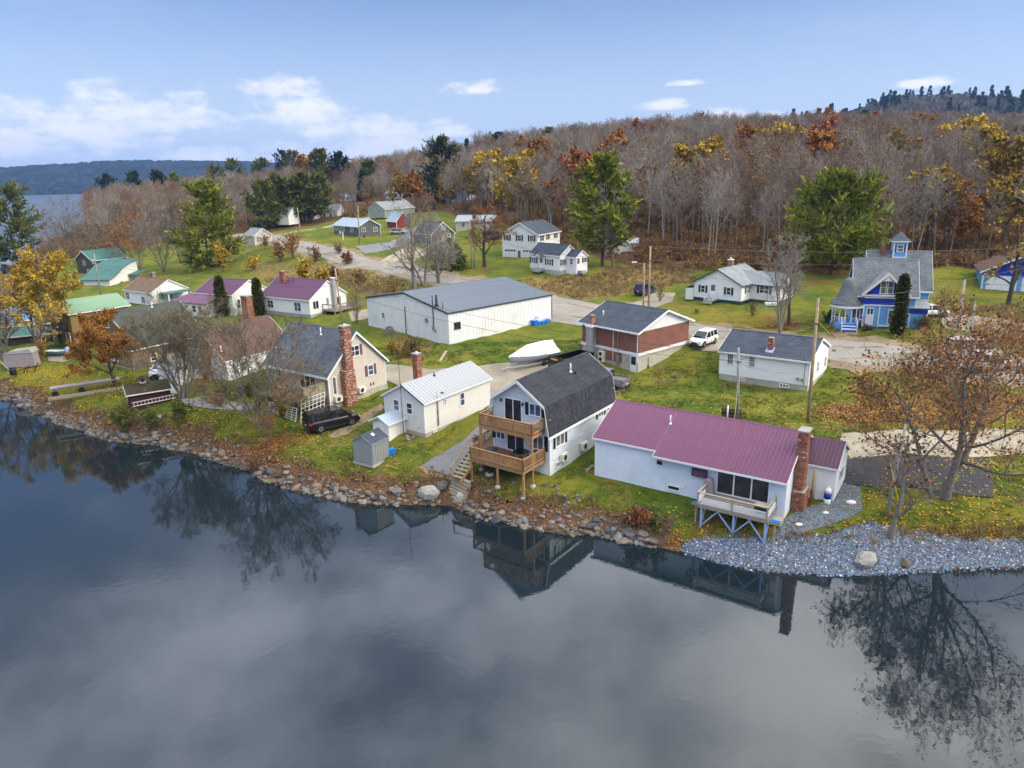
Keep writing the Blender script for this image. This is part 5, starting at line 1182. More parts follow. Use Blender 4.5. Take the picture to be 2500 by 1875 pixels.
 for i in range(5): h.box('porch_step', -2.0, -.4, cv - R_ - .15 - i * .28, cv - R_ + .13 - i * .28, zb - .3, zb + .62 - i * .14, 'white_trim' if i % 2 else 'royal_blue', po)
 for u in (-2.05, -.35): m = MB(); m.bar((u, cv - R_, zb + 1.5), (u, cv - R_ - 1.4, zb + .7), .06, .06); m.bar((u, cv - R_ - 1.4, zb + .75), (u, cv - R_ - 1.4, zb - .1), .08, .08); h.part('step_rail', m, 'white_trim', po)
 return h
BLU = blue_house()
def blue_garage():
 q = P(2393, 711, 6.5); h = House('blue_garage', 'blue and white two bay garage with a faded roof at the back of the lawn', 'garage', q[0], q[1], -27, 9.0, 11.0, 6.5)
 pr = [(-.3, 9.6), (5.5, 12.5), (11.3, 9.6)]
 # gable faces the water: build with the ridge running back
 m = MB(); m.prism([(0, 6.3), (11, 6.3), (11, 9.6), (5.5, 12.3), (0, 9.6)], 'y', 0, 9); h.part('wall', m, 'sky_blue_siding')
 m = MB(); m.prism([(0.02, 9.05), (10.98, 9.05), (10.98, 9.6), (5.5, 12.25), (.02, 9.6)], 'y', -.04, -.006); h.part('gable_panel', m, 'royal_blue')
 m = MB()
 for e in (-.5, 11.5): m.prism([(5.5, 12.5), (e, 9.5), (e, 9.38), (5.5, 12.38)], 'y', -.5, 9.4)
 r = h.part('roof', m, 'shingle_rust'); m = MB()
 for e in (-.5, 11.5): m.prism([(5.5, 12.52), (e, 9.52), (e, 9.3), (5.5, 12.25)], 'y', -.54, -.502)
 h.part('bargeboard', m, 'white_trim', r)
 for a in (2.1, 6.6): h.box('garage_door', a - 1.5, a + 1.5, -.06, -.01, 6.5, 8.9, 'white_paint')
 for u in (-.02, 4.3, 10.85): m = MB(); m.box(u, u + .18, -.05, -.005, 6.4, 9.0); h.part('corner_board', m, 'white_trim')
blue_garage()
# ------------------------------------------------------------------ houses of the left bank
def brown_house():
 h = House('brown_house', 'tall brown house with a green ribbed metal roof and small balconies', 'house', -62.51, 100.07, 54.2, 8.3, 6.78, 2.5)
 pr = gable(6.78, 7.5, 9.05, .3); h.walls(pr, 2.4, 'brown_siding', vert=.4); h.roof(pr, -.3, 8.6, 'green_roof_metal', t=.08, panel=.62, ribs=2, trim='cream_trim', fascia=.14)
 h.win('F', (247, 763), 1.35, 1.1, 'slide', 'glass_curtain'); h.win('L', (123, 770), .6, .9, 'dh', 'glass_curtain'); h.win('L', (144.5, 777), .9, 2.0, 'slider', 'glass', name='balcony_door', fr='dark_trim'); h.win('L', (146, 823), .9, 1.9, 'slider', 'glass', name='door', fr='dark_trim')
 for zz, (a, b) in ((5.05, (1.2, 5.6)),):
  m = MB(); m.box(-2.0, -.01, a, b, zz - .2, zz); bal = h.part('balcony', m, 'steel_dark')
  rails(h, bal, [(-.1, a + .05), (-1.95, a + .05), (-1.95, b - .05), (-.1, b - .05)], zz, .95, 'steel_dark', bal=.5)
  m = MB(); m.box(-1.93, -1.90, a + .1, b - .1, zz + .1, zz + .85); h.part('balcony_screen', m, 'white_paint', bal)
 h.pipe(1.0, 5.4, 8.0, 9.4, .07, 'steel_dark'); m = MB(); m.tube([(-.3, .4, 2.6), (-.3, .4, 4.7), (-.3, 1.6, 4.8), (-.3, 1.6, 2.6)], .04, 6); h.part('frame_pipe', m, 'white_paint')
brown_house()
def brown_gambrel():
 h = House('shingled_house', 'brown shingled house with a dark green gambrel roof behind the orange tree', 'house', -47.49, 86.78, 58, 9.6, 7.0, 2.6)
 pr = [(-.25, 5.1), (.75, 7.7), (3.5, 9.65), (6.25, 7.7), (7.25, 5.1)]
 h.walls(pr, 2.4, 'shake_brown', lap=.16); h.roof(pr, -.25, 9.8, 'shingle_green', fascia=.15); h.foundation(2.75, 'concrete', out=.03)
 u, v, z = h.onroof(pr, 371, 750) or (6, 2, 9); h.pipe(u, v, z, z + .8, .07)
 h.win('L', (262, 790), .8, 1.1, 'dh', 'glass_curtain'); h.win('L', (280, 870), 1.6, 1.2, 'slide', 'glass_curtain'); h.win('L', (245, 868), 1.0, 1.2, 'dh', 'glass'); h.win('F', (375, 872), .9, 1.0, 'dh', 'glass')
 m = MB(); a, z = h.px('L', 263, 775); m.lathe([(.14, 0), (.16, .05), (.08, .1)], 10); m.v = [(-.03 - zz, 7 - a + x, z + y) for x, y, zz in m.v]; h.part('round_vent', m, 'red_lens')
brown_gambrel()
def hip_white():
 h = House('rust_roof_house', 'white house with a rust brown roof and two tall chimneys behind the bare tree', 'house', -32.85, 79.65, 58, 9.6, 8.0, 2.8)
 pr = gable(8.0, 5.24, 8.6, .25); h.walls(pr, 2.6, 'white_siding', lap=.12, corner='white_trim'); h.roof(pr, -.25, 9.9, 'shingle_rust', fascia=.16)
 h.chimney(-.32, 3.2, .6, .75, 2.5, 8.9, bricks=True, cap=None, pale=.0); h.chimney(8.0, 5.4, .9, 1.1, 6.0, 11.2, bricks=True, cap='concrete_grey', pale=0)
 u, v, z = h.onroof(pr, 540, 857) or (3, 1, 6); h.pipe(u, v, z, z + .6, .06); h.win('L', at=(2.4, 4.3), w=.9, h=1.2, style='dh', glass='glass_blue'); h.win('F', at=(2.2, 4.1), w=.9, h=1.2, style='dh', glass='glass_curtain')
 m = MB(); m.box(-3.2, -.3, 4.6, 8.6, 2.5, 4.7); h.part('garage_wing', m, 'white_siding'); m = MB(); m.prism([(4.3, 4.7), (6.6, 5.9), (8.9, 4.7), (8.9, 4.6), (6.6, 5.8), (4.3, 4.6)], 'x', -3.4, -.28); h.part('garage_roof', m, 'shingle_light'); m = MB(); m.box(-3.24, -3.2, 5.2, 8.0, 2.7, 4.4); h.part('garage_door', m, 'lattice_white')
hip_white()
def cream_house():
 h = House('cream_house', 'white house with a mossy brown roof and a small brick chimney', 'house', -73.66, 136.12, -35, 9.3, 7.24, 3.5)
 pr = gable(7.24, 5.7, 7.8, .25); h.walls(pr, 3.3, 'white_siding', lap=.14, corner='white_trim'); h.roof(pr, -.2, 9.5, 'shingle_brown', fascia=.15); h.chimney(3.4, 4.2, .7, .7, 7, 8.6, bricks=False, cap='concrete_grey')
 for p in ((312, 722), (350, 732)): h.win('F', p, 1.3, 1.3, 'dh2', 'glass', fr='white_trim')
 for p in ((393, 724), (414, 720)): h.win('R', p, 1.0, 1.2, 'dh2', 'glass_curtain')
 m = MB(); m.prism([(9.5, 5.6), (12.2, 5.6), (12.2, 5.45), (9.5, 5.45)], 'y', 1.5, 6.5); h.part('carport_roof', m, 'teal_roof')
 for u, v in ((12, 1.8), (12, 6.2)): h.box('carport_post', u - .08, u + .08, v - .08, v + .08, 3.2, 5.45, 'white_trim')
cream_house()
def purple_one():
 h = House('purple_roof_house', 'white house with a purple metal roof and hipped porch left of the two cedars', 'house', -53.41, 120.73, -24.6, 8.2, 8.0, 3.8)
 pr = gable(8.0, 7.1, 9.1, .25); h.walls(pr, 3.6, 'white_siding', lap=.13, corner='white_trim'); h.roof(pr, -.2, 8.4, 'mauve_metal', panel=.9, ribs=2, rib_h=.02, trim='white_trim', fascia=.15)
 m = MB(); m.box(-3.0, 5.2, -2.6, -.01, 3.6, 5.9); h.part('porch_wall', m, 'white_siding'); m = MB(); m.add([(-3.3, -2.9, 5.9), (5.5, -2.9, 5.9), (5.5, -.0, 7.0), (-1.2, -.0, 7.0), (-3.3, .1, 5.9)], [(0, 1, 2, 3), (0, 3, 4)]); m.add([(-3.3, -2.9, 5.8), (5.5, -2.9, 5.8), (5.5, 0, 6.9), (-1.2, 0, 6.9), (-3.3, .1, 5.8)], [(0, 3, 2, 1), (0, 4, 3)]); m.add([(-3.3, -2.9, 5.8), (5.5, -2.9, 5.8), (5.5, -2.9, 5.9), (-3.3, -2.9, 5.9)], [(0, 1, 2, 3)]); m.add([(5.5, -2.9, 5.8), (5.5, 0, 6.9), (5.5, 0, 7.0), (5.5, -2.9, 5.9)], [(0, 1, 2, 3)]); h.part('porch_roof', m, 'purple_metal')
 w = (-3.0, -2.6, 0)
 for a in (2.0, 3.4, 5.2, 6.6): h.win(w, at=(a, 4.9), w=.95, h=1.2, style='dh', glass='glass')
 h.win('R', (583, 742), .8, 1.6, 'dh', 'glass'); h.win('R', (611, 735), .9, 1.2, 'dh', 'glass_blue')
purple_one()
def purple_two():
 h = House('purple_roof_house', 'white house with a purple metal roof and brick chimney right of the two cedars', 'house', -41.49, 118.17, -31, 11.2, 8.27, 3.8)
 pr = gable(8.27, 6.75, 9.4, .25); h.walls(pr, 4.4, 'white_siding', lap=.13, corner='white_trim'); h.foundation(4.41, 'concrete_grey', out=.0); h.roof(pr, -.2, 11.4, 'mauve_metal', panel=.9, ribs=2, rib_h=.02, trim='white_trim', fascia=.15)
 u, v, z = h.onroof(pr, 693, 687) or (3, 3.5, 9); h.chimney(u, v, .85, .85, z - .5, z + 1.75, bricks=True, cap=None, pale=.02); q = h.onroof(pr, 716, 684); h.pipe(*q, q[2] + .45, .06, 'steel_dark') if q else None
 h.win('F', (727, 749), 1.6, 1.5, 'dh2', 'glass_blue'); h.win('F', (661, 742), 1.4, 1.3, 'dh2', 'glass'); h.win('R', (770.5, 744.5), 1.35, 1.4, 'slide', 'glass'); h.win('R', (799, 735), .7, 1.2, 'grid', 'glass'); h.win('R', (827, 733), 1.0, 1.4, 'slide', 'glass')
 h.chimney(11.55, 5.2, .6, .6, 4, 9.6, bricks=False, cap='white_paint', shaft='concrete_grey', name='block_chimney')
 m = MB(); m.box(11.2, 14.0, 2.6, 7.2, 4.6, 4.8); d = h.part('deck', m, 'grey_wood'); rails(h, d, [(11.3, 2.7), (13.95, 2.7), (13.95, 7.1)], 4.8, .95, 'grey_wood', bal=.25)
 for u, v in ((13.8, 2.8), (13.8, 7.0), (11.6, 2.8)): h.box('deck_post', u - .07, u + .07, v - .07, v + .07, 3.5, 4.6, 'grey_wood', d)
purple_two()
def red_boat_shed():
 g = Gxy(330, 1000); P0 = P(307, 1012, 2.0)
 h = House('lakeside_shed', 'dark red garden shed with white trim and a little white cupola', 'shed', -36.2, 65.4, 33, 4.0, 2.6, 2.0)
 q = Gxy(321, 1008); h.root.location = (q[0], q[1], 2.0); h.x, h.y = q
 pr = gable(2.6, 3.85, 4.6, .25); h.walls(pr, 1.9, 'dark_red', lap=.14, t=.08); h.roof(pr, -.25, 4.15, 'shingle_olive', t=.08, fascia=.12)
 m = MB(); m.box(1.35, 1.95, 1.15, 1.75, 4.4, 5.0); c = h.part('cupola', m, 'white_trim'); m = MB(); m.add([(1.15, .95, 5.0), (2.15, .95, 5.0), (2.15, 1.95, 5.0), (1.15, 1.95, 5.0), (1.65, 1.45, 5.35)], [(0, 1, 4), (1, 2, 4), (2, 3, 4), (3, 0, 4), (3, 2, 1, 0)]); h.part('cupola_roof', m, 'dark_red', c); m = MB(); m.box(1.45, 1.85, 1.14, 1.15, 4.72, 4.95); m.box(1.34, 1.35, 1.25, 1.65, 4.72, 4.95); h.part('louvre', m, 'steel_dark', c)
 m = MB(); m.lathe([(.32, 0), (.36, .05), (.32, .1), (.25, .05)], 14); m.v = [(-.03 - z, 1.2 + x, 2.95 + y) for x, y, z in m.v]; h.part('wreath', m, 'weathered_wood')
 # ladder hung on the long wall
 m = MB(); m.bar((.2, -.12, 2.55), (4.4, -.12, 2.75), .05, .07); m.bar((.2, -.12, 2.95), (4.4, -.12, 3.15), .05, .07)
 for k in range(12): u = .35 + k * .35; m.bar((u, -.12, 2.57 + u * .042), (u, -.12, 2.95 + u * .042), .035, .035)
 o = m.build('ladder', 'white_paint', None, 0, False, (h.x, h.y, 0), h.a); tag(o, 'white ladder hung along the wall of the dark red shed', 'ladder')
 return h
red_boat_shed()
# ------------------------------------------------------------------ houses farther off
def simple(name, label, x, y, yaw, L, W, z0, ze, zr, wall, roof, trim='white_trim', ov=.25, found=None, cat='house', panel=0):
 h = House(name, label, cat, x, y, yaw, L, W, z0); pr = gable(W, ze, zr, ov)
 h.walls(pr, z0 - .3, wall, corner=trim); h.roof(pr, -.25, L + .25, roof, trim=trim, fascia=.16, panel=panel, ribs=2)
 return h, pr
h, pr = simple('grey_bungalow', 'dark grey bungalow with white framed windows and a pale metal roof', -48.92, 203.71, -49.1, 13.8, 6.7, 10, 12.9, 14.8, 'grey_wall', 'light_metal_roof')
for p in ((821, 557), (838, 559), (859, 561)): h.win('F', p, 1.5, 1.25, 'dh2', 'glass_curtain')
h.win('F', (830, 562), .9, 2.0, 'door', 'glass_curtain', name='door')
for p in ((887.5, 561), (916, 560)): h.win('R', p, 1.2, 1.15, 'dh2', 'glass', shut=None)
h, pr = simple('red_barn', 'red shed with a steel roof and white corner trim', -36.31, 217.54, -52.9, 5.9, 4.4, 10.5, 12.9, 15.6, 'barn_red', 'light_metal_roof', cat='shed')
h.box('door', .8, 3.6, -.06, -.01, 10.5, 12.5, 'barn_red')
h, pr = simple('sage_house', 'long sage green house with a pale grey roof behind the red shed', -45.16, 268.58, 57, 16.5, 8.2, 11.5, 14.2, 16.9, 'sage_wall', 'shingle_light')
for p in ((911, 517), (926, 516)): h.win('L', p, .8, 1.3, 'dh', 'glass')
h.win('F', (965, 510), 1.2, 1.2, 'dh2', 'glass'); h.chimney(9, 4, .6, .6, 16, 18, bricks=False, cap=None, shaft='steel_dark')
h, pr = simple('brown_cottage', 'weathered brown cottage with a dark roof and white windows behind bare trees', -23.75, 180.71, -51.9, 8.3, 6.6, 8.5, 11.9, 14.8, 'grey_wall', 'shingle_navy')
for p in ((1079, 553), (1086, 556)): h.win('R', p, .55, 1.4, 'dh', 'glass_curtain')
for p in ((1066, 583), (1083, 583), (1096, 578)): h.win('R', p, .8, 1.6, 'dh', 'glass_curtain')
for p in ((1040, 580), (1048, 582)): h.win('F', p, .8, 1.4, 'dh', 'glass_curtain')
h, pr = simple('white_farmhouse', 'white house with a steep slate roof among trees below the wood', -24.67, 300.65, -57.6, 14.8, 7.35, 13, 16.1, 20.1, 'white_siding', 'shingle_slate')
for a in (2, 5, 8): h.win('F', at=(a, 14.8), w=.9, h=1.3, style='dh', glass='glass_curtain')
def low_white():
 x, y = Gxy(1480, 622); h, pr = simple('white_shed', 'low white shed half hidden by the bare tree at the edge of the wood', x, y + 2, -8, 6.5, 4, ground(x, y), ground(x, y) + 2.2, ground(x, y) + 3.0, 'white_siding', 'white_roof_metal', cat='shed')
 h.box('lean_to', 1.5, 3.2, -.9, -.01, h.z0 - .3, h.z0 + 1.7, 'white_paint'); h.box('door', 4.0, 4.9, -.05, -.01, h.z0, h.z0 + 1.9, 'white_trim')
low_white()
def steel_house():
 x, y = Gxy(2318, 530); z = ground(x, y); h, pr = simple('steel_roof_house', 'grey house with a shiny pale steel roof up in the wood', x, y + 1, -6, 15, 9, z, z + 3.4, z + 7.4, 'grey_wall', 'light_metal_roof', panel=.9)
 m = MB(); m.box(4.8, 9.2, 3.1, 4.1, z + 6.3, z + 6.6); h.part('skylight', m, 'cream_trim')
 for a in (2.5, 6, 11): h.win('F', at=(a, z + 1.9), w=1.6, h=1.3, style='slide', glass='glass_curtain')
 h.box('side_wall_panel', 14.98, 15.04, .3, 8.7, z, z + 3.2, 'white_paint')
steel_house()
def barn_pair():
 h = House('white_barn', 'white barn with a sagging green roof behind the leaning transformer pole', 'barn', -88.0, 150.0, 50, 14, 6.5, 3.0)
 a = P(270, 705, 3.2); b = P(341, 688, 3.2); yaw = math.atan2(b[1] - a[1], b[0] - a[0]); h.x, h.y, h.a = a[0], a[1], yaw; h.root.location = (a[0], a[1], 3.0); h.root.rotation_euler = (0, 0, yaw)
 L = math.hypot(b[0] - a[0], b[1] - a[1])
 m = MB(); m.prism([(0, 2.8), (L, 2.8), (L, 8.2), (L * .5, 7.2), (L * .2, 5.7), (0, 5.2)], 'y', 0, 6); h.part('wall', m, 'white_siding')
 m = MB(); pts = [(-.5, 5.2), (L * .2, 5.85), (L * .5, 7.4), (L * .8, 8.2), (L + .4, 8.5)]
 for p, q in zip(pts[:-1], pts[1:]): m.prism([p, q, (q[0], q[1] - .15), (p[0], p[1] - .15)], 'y', -.4, 7)
 h.part('roof', m, 'teal_roof'); m = MB(); m.prism([(L * .62, 5.4), (L + .3, 5.9), (L + .3, 5.8), (L * .62, 5.3)], 'y', -2.2, -.01); h.part('lean_to_roof', m, 'teal_roof'); h.win('F', (297, 691), 1.2, .9, 'slide', 'glass'); h.win('F', (220, 690), .8, 1.6, 'dh', 'glass_curtain') if False else None
 q = P(215, 680, 3.0); d = House('brown_lake_house', 'brown house with a green roof at the far left shore', 'house', q[0], q[1] + 3, 62, 9, 6.5, 2.8); pr = gable(6.5, 7.0, 9.3, .3); d.walls(pr, 2.5, 'weathered_brown', lap=.2); d.roof(pr, -.3, 9.3, 'teal_roof', fascia=.15); d.win('L', at=(3.2, 6.3), w=.9, h=1.2, style='dh', glass='glass'); d.win('L', at=(4.4, 4.2), w=.9, h=1.2, style='dh', glass='glass_curtain')
barn_pair()
def low_roofs():
 q = P(-60, 825, 2.4); h, pr = simple('boathouse', 'low house with a bright blue roof behind the yellow tree', q[0], q[1], 22, 10.5, 6, 2.4, 4.6, 6.4, 'cream_trim', 'sky_blue_roof')
 q = P(10, 850, 2.4); h, pr = simple('green_roof_shed', 'low shed with a green roof in front of the blue roofed house', q[0] - 2, q[1] + 1, 24, 7.5, 4, 2.4, 3.7, 4.7, 'weathered_brown', 'teal_roof', cat='shed')
 q = P(616, 603, 8.3); h, pr = simple('cream_shed', 'small beige house with a white window at the road bend', q[0] - 3, q[1] + 3.4, -40, 5, 5, 8.2, 11.2, 13.0, 'tan_siding', 'shingle_light')
 h.win('R', (633, 584), 1.5, 1.5, 'dh2', 'glass_curtain')
 q = P(325, 530, 5.5); h, pr = simple('maroon_roof_house', 'large blue house with maroon roofs in the smoke near the lake', q[0], q[1] + 5, -20, 20, 9, 5, 9.5, 15, 'grey_blue_siding', 'dark_red'); m = MB(); m.prism([(3, 8.5), (11, 8.5), (7, 15.5)], 'y', -3, -.01); h.part('front_gable', m, 'mauve_metal'); m = MB(); m.prism([(12, 8.5), (19, 8.5), (15.5, 14)], 'y', -2.5, -.01); h.part('front_gable', m, 'mauve_metal')
 for i, (px, py, L, lab, rf) in enumerate(((650, 548, 12, 'white house behind the row of dark pines, nearest the lake', 'shingle_light'), (712, 541, 12, 'white gabled house seen between the trunks of the dark pines', 'light_metal_roof'), (780, 538, 11, 'white house with a pale roof at the right end of the dark pines', 'shingle_light'))):
  q = P(px, py, 9.6); h, pr = simple('white_pine_house', lab, q[0] - 4, q[1] + 6, -15, L, 7, 9.4, 12.6, 15.5, 'white_siding', rf)
  for a in (2, 5, 8): h.win('F', at=(a, 11.2), w=1.0, h=1.5, style='dh', glass='glass')
 for px, py, L, lab, c in ((955, 487, 12, 'cream house with a white flat roof at the foot of the wooded hill', 'white_roof_metal'), (840, 494, 9, 'grey house with a pale roof half hidden behind the blue spruce', 'light_metal_roof'), (1140, 566, 10, 'low house with a white roof behind the leafless oak', 'white_roof_metal'), (960, 500, 6, 'small grey shed between the sage green house and the red shed', 'shingle_light')):
  q = G(px, py); z = ground(q[0], q[1]); h, pr = simple('distant_house', lab, q[0] - 3, q[1] + 3, -12, L, 6, z, z + 2.6, z + 4.0, 'tan_siding', c)
  for a in (2, 4.5): h.win('F', at=(a, z + 1.6), w=1.1, h=1.2, style='dh', glass='glass_curtain')
low_roofs()
# ------------------------------------------------------------------ trees
mat('bark_grey', (.19, .172, .15), .9, .25, 4, stain=.3, bump=.6, bscale=12, spec=.1)
mat('bark_dark', (.075, .062, .052), .9, .25, 4, stain=.3, bump=.6, bscale=12, spec=.1)
mat('bark_pale', (.36, .34, .31), .85, .2, 5, stain=.4, spec=.15)
mat('twig_grey', (.28, .25, .22), .95, .2, .6, spec=.05, objvar=.18)
mat('twig_mauve', (.24, .19, .15), .95, .2, .5, spec=.05, objvar=.25)
mat('twig_brown', (.22, .145, .085), .95, .2, .5, spec=.05, objvar=.25)
mat('twig_olive', (.20, .165, .11), .95, .2, .6, spec=.05)
mat('twig_pale', (.34, .315, .285), .95, .2, .5, spec=.05, objvar=.15)
mat('leaves_any', (1, 1, 1), .7, .12, .5, spec=.15, attr='Col', objvar=.14)
mat('needles', (1, 1, 1), .8, .16, .7, spec=.12, attr='Col', objvar=.14)
def unit(v): return v / np.maximum(np.linalg.norm(v, axis=-1, keepdims=True), 1e-9)
def level(r, P0, D, L, R, k, wander, trop, rtip=.35):
 n = len(L); st = (L / (k - 1))[:, None]; p = [P0]; d = D; ds = [D]
 for i in range(1, k):
  d = unit(d + wander * r.standard_normal((n, 3)) + np.array([0, 0, trop])); p.append(p[-1] + d * st); ds.append(d)
 s = np.linspace(0, 1, k) ** .9
 return np.stack(p, 1), R[:, None] * (1 - (1 - rtip) * s)[None, :], np.stack(ds, 1)
def kids(r, lv, L, n, t0, t1, ang, asd, lf, taper, rf, even=False):
 pts, rad_, ds = lv; N, k, _ = pts.shape
 t = r.uniform(t0, t1, (N, n)) if not even else t0 + (t1 - t0) * (np.arange(n)[None] + r.uniform(0, 1, (N, n))) / n
 f = t * (k - 1); i = np.minimum(f.astype(int), k - 2); u = (f - i)[..., None]; row = np.arange(N)[:, None]
 p = pts[row, i] * (1 - u) + pts[row, i + 1] * u; d = ds[row, i + 1]
 rr = rad_[row, i] * (1 - u[..., 0]) + rad_[row, i + 1] * u[..., 0]
 a = np.abs(ang + asd * r.standard_normal((N, n))); az = r.uniform(0, 2 * PI, (N, 1)) + np.arange(n)[None] * 2.4 + r.uniform(-.5, .5, (N, n))
 ref = np.where(np.abs(d[..., 2:3]) < .9, np.array([0, 0, 1.0]), np.array([1.0, 0, 0])); e1 = unit(np.cross(d, ref)); e2 = np.cross(d, e1)
 nd = d * np.cos(a)[..., None] + (e1 * np.cos(az)[..., None] + e2 * np.sin(az)[..., None]) * np.sin(a)[..., None]
 ln = L[:, None] * lf * (1 - taper * (t - t0) / max(1e-6, t1 - t0)) * r.uniform(.7, 1.25, (N, n))
 return p.reshape(-1, 3), unit(nd).reshape(-1, 3), ln.ravel(), (rr * rf).ravel()
class Geo:
 def __init__(s): s.v = []; s.f = []; s.m = []; s.c = []; s.n = 0
 def add(s, v, f, mi, col=(1, 1, 1)):
  s.v.append(v); s.f.append(f + s.n); s.m.append(np.full(len(f), mi)); c = np.asarray(col, float); s.c.append(np.broadcast_to(c, (len(v), 3)) if c.ndim == 1 else c); s.n += len(v)
 def tubes(s, lv, sides, mi, minr=.0):
  pts, rd, ds = lv; N, k, _ = pts.shape; rd = np.maximum(rd, minr)
  ref = np.where(np.abs(ds[:, :1, 2:3]) < .9, np.array([0, 0, 1.0]), np.array([1.0, 0, 0])); e1 = unit(np.cross(ds, np.broadcast_to(ref, ds.shape))); e2 = np.cross(ds, e1)
  a = np.arange(sides) * 2 * PI / sides + (rng.uniform(0, PI, (N, 1)) if sides == 2 else np.zeros((N, 1)))
  v = pts[:, :, None] + (e1[:, :, None] * np.cos(a)[:, None, :, None] + e2[:, :, None] * np.sin(a)[:, None, :, None]) * rd[:, :, None, None]
  b = (np.arange(N) * k * sides)[:, None, None] + (np.arange(k - 1) * sides)[None, :, None]
  j = np.arange(sides if sides > 2 else 1)[None, None]; j2 = (j + 1) % sides
  f = np.stack([b + j, b + j2, b + j2 + sides, b + j + sides], -1).reshape(-1, 4)
  s.add(v.reshape(-1, 3), f, mi)
 def cards(s, c, ux, uy, mi, col):
  """little quads centred at c spanned by half-vectors ux, uy"""
  v = np.stack([c - ux - uy, c + ux - uy, c + ux * .75 + uy, c - ux * .75 + uy], 1).reshape(-1, 3); n = len(c)
  s.add(v, np.arange(n * 4).reshape(n, 4), mi, np.repeat(col, 4, 0))
 def mesh(s, name, mats):
  return raw_mesh(name, np.concatenate(s.v), np.concatenate(s.f), mats, np.concatenate(s.m), False, np.concatenate(s.c))
def rnd_dirs(r, n): return unit(r.standard_normal((n, 3)))
def pal(r, n, cols, var=.25):
 c = np.array(cols)[r.integers(0, len(cols), n)]; return c * (1 + var * r.uniform(-1, 1, (n, 1)))
ORANGE = [(.30, .115, .022), (.36, .16, .03), (.22, .085, .02), (.40, .19, .04)]
YELLOW = [(.52, .34, .025), (.44, .28, .02), (.60, .42, .05), (.36, .24, .03)]
RUST = [(.19, .075, .025), (.25, .10, .03), (.15, .06, .022)]
RED = [(.32, .10, .03), (.38, .14, .035), (.26, .085, .03)]
GOLD = [(.32, .20, .03), (.40, .25, .035), (.24, .16, .03)]
PINE = [(.10, .122, .022), (.14, .158, .028), (.07, .09, .018), (.185, .185, .036)]
PINEB = [(.18, .21, .026), (.25, .28, .034), (.125, .155, .022), (.30, .31, .045)]
SPRUCE = [(.022, .045, .028), (.034, .060, .036), (.018, .036, .022), (.045, .075, .050)]
CEDAR = [(.070, .085, .016), (.10, .11, .022), (.12, .10, .026), (.055, .07, .014)]
OLIVE = [(.10, .12, .03), (.14, .15, .03), (.075, .10, .025)]
def hardwood(seed, H, r0, stems=None, style='maple', leaves=0, cols=ORANGE, lsize=.10, dens=1.0, bark=('bark_grey', 'twig_grey'), spread=1.0, tw=.014, minr=.010, clump=0, name='tree'):
 """returns (trunk mesh, crown mesh): a trunk that forks into limbs, boughs, branches and twigs"""
 r = np.random.default_rng(seed)
 stems = stems or [(0, 0, 1, 1.0)]
 D = unit(np.array([s[:3] for s in stems], float)); L = np.array([s[3] for s in stems]) * H
 P0 = np.zeros((len(stems), 3)) + r.normal(0, r0 * .3, (len(stems), 3)) * [1, 1, 0] * (len(stems) > 1); P0[:, 2] = -.4
 R = np.full(len(stems), r0 * 1.25 / len(stems) ** .62) * np.array([max(.5, s[3]) for s in stems])
 st = dict(maple=dict(n=9, t0=.18, t1=.95, a=.80, l=.52, tp=.55, up=.05), vase=dict(n=7, t0=.16, t1=.96, a=.46, l=.62, tp=.5, up=.03), oak=dict(n=9, t0=.24, t1=.97, a=1.02, l=.66, tp=.55, up=.05), tall=dict(n=12, t0=.42, t1=.98, a=.62, l=.30, tp=.45, up=.06), willow=dict(n=10, t0=.15, t1=.9, a=.75, l=.62, tp=.5, up=.04))[style]
 tk = level(r, P0, D, L * (.92 if style != 'vase' else .95), R, 9, .055, .01, .22); g0 = Geo(); g0.tubes(tk, 8, 0)
 # flare at the foot
 p, d, l, rr = kids(r, tk, L, st['n'], st['t0'], st['t1'], st['a'], .15, st['l'] * spread, st['tp'], .62, True); l1 = level(r, p, d, l, rr, 8, .10, st['up'], .25); g0.tubes(l1, 5, 0, minr)
 g = Geo()
 p, d, l2, rr = kids(r, l1, l, int(7 * dens), .22, 1, .70, .18, .52, .4, .6, True); v2 = level(r, p, d, l2, rr, 6, .12, .05, .3); g.tubes(v2, 4, 0, minr)
 p, d, l3, rr = kids(r, v2, l2, int(7 * dens), .2, 1, .65, .2, .54, .35, .6, True); v3 = level(r, p, d, l3, np.minimum(rr, .02), 5, .12, .06, .4); g.tubes(v3, 3, 1, tw)
 p, d, l4, rr = kids(r, v3, l3, int(6 * dens), .15, 1, .6, .22, .62, .3, .6); v4 = level(r, p, d, np.clip(l4, .25, 1.3), np.full(len(l4), tw), 3, .10, .05, .5); g.tubes(v4, 2, 1)
 if leaves:
  src = v4[0].reshape(-1, 3); c = src[r.integers(0, len(src), leaves)]
  if clump:                                      # leaves hang on in some boughs only
   cc = src[r.integers(0, len(src), clump)]; sel = []
   k = r.integers(0, clump, leaves); c = cc[k] + r.normal(0, .55, (leaves, 3)) * [1, 1, .7]
  c = c + r.normal(0, .12, (leaves, 3)); n = rnd_dirs(r, leaves); q = unit(np.cross(n, rnd_dirs(r, leaves))); s_ = lsize * r.uniform(.6, 1.3, (leaves, 1))
  g.cards(c, n * s_, q * s_ * .8, 2, pal(r, leaves, cols))
 return g0.mesh('trunk', [bark[0]]), g.mesh('crown', [bark[0], bark[1], 'leaves_any'])
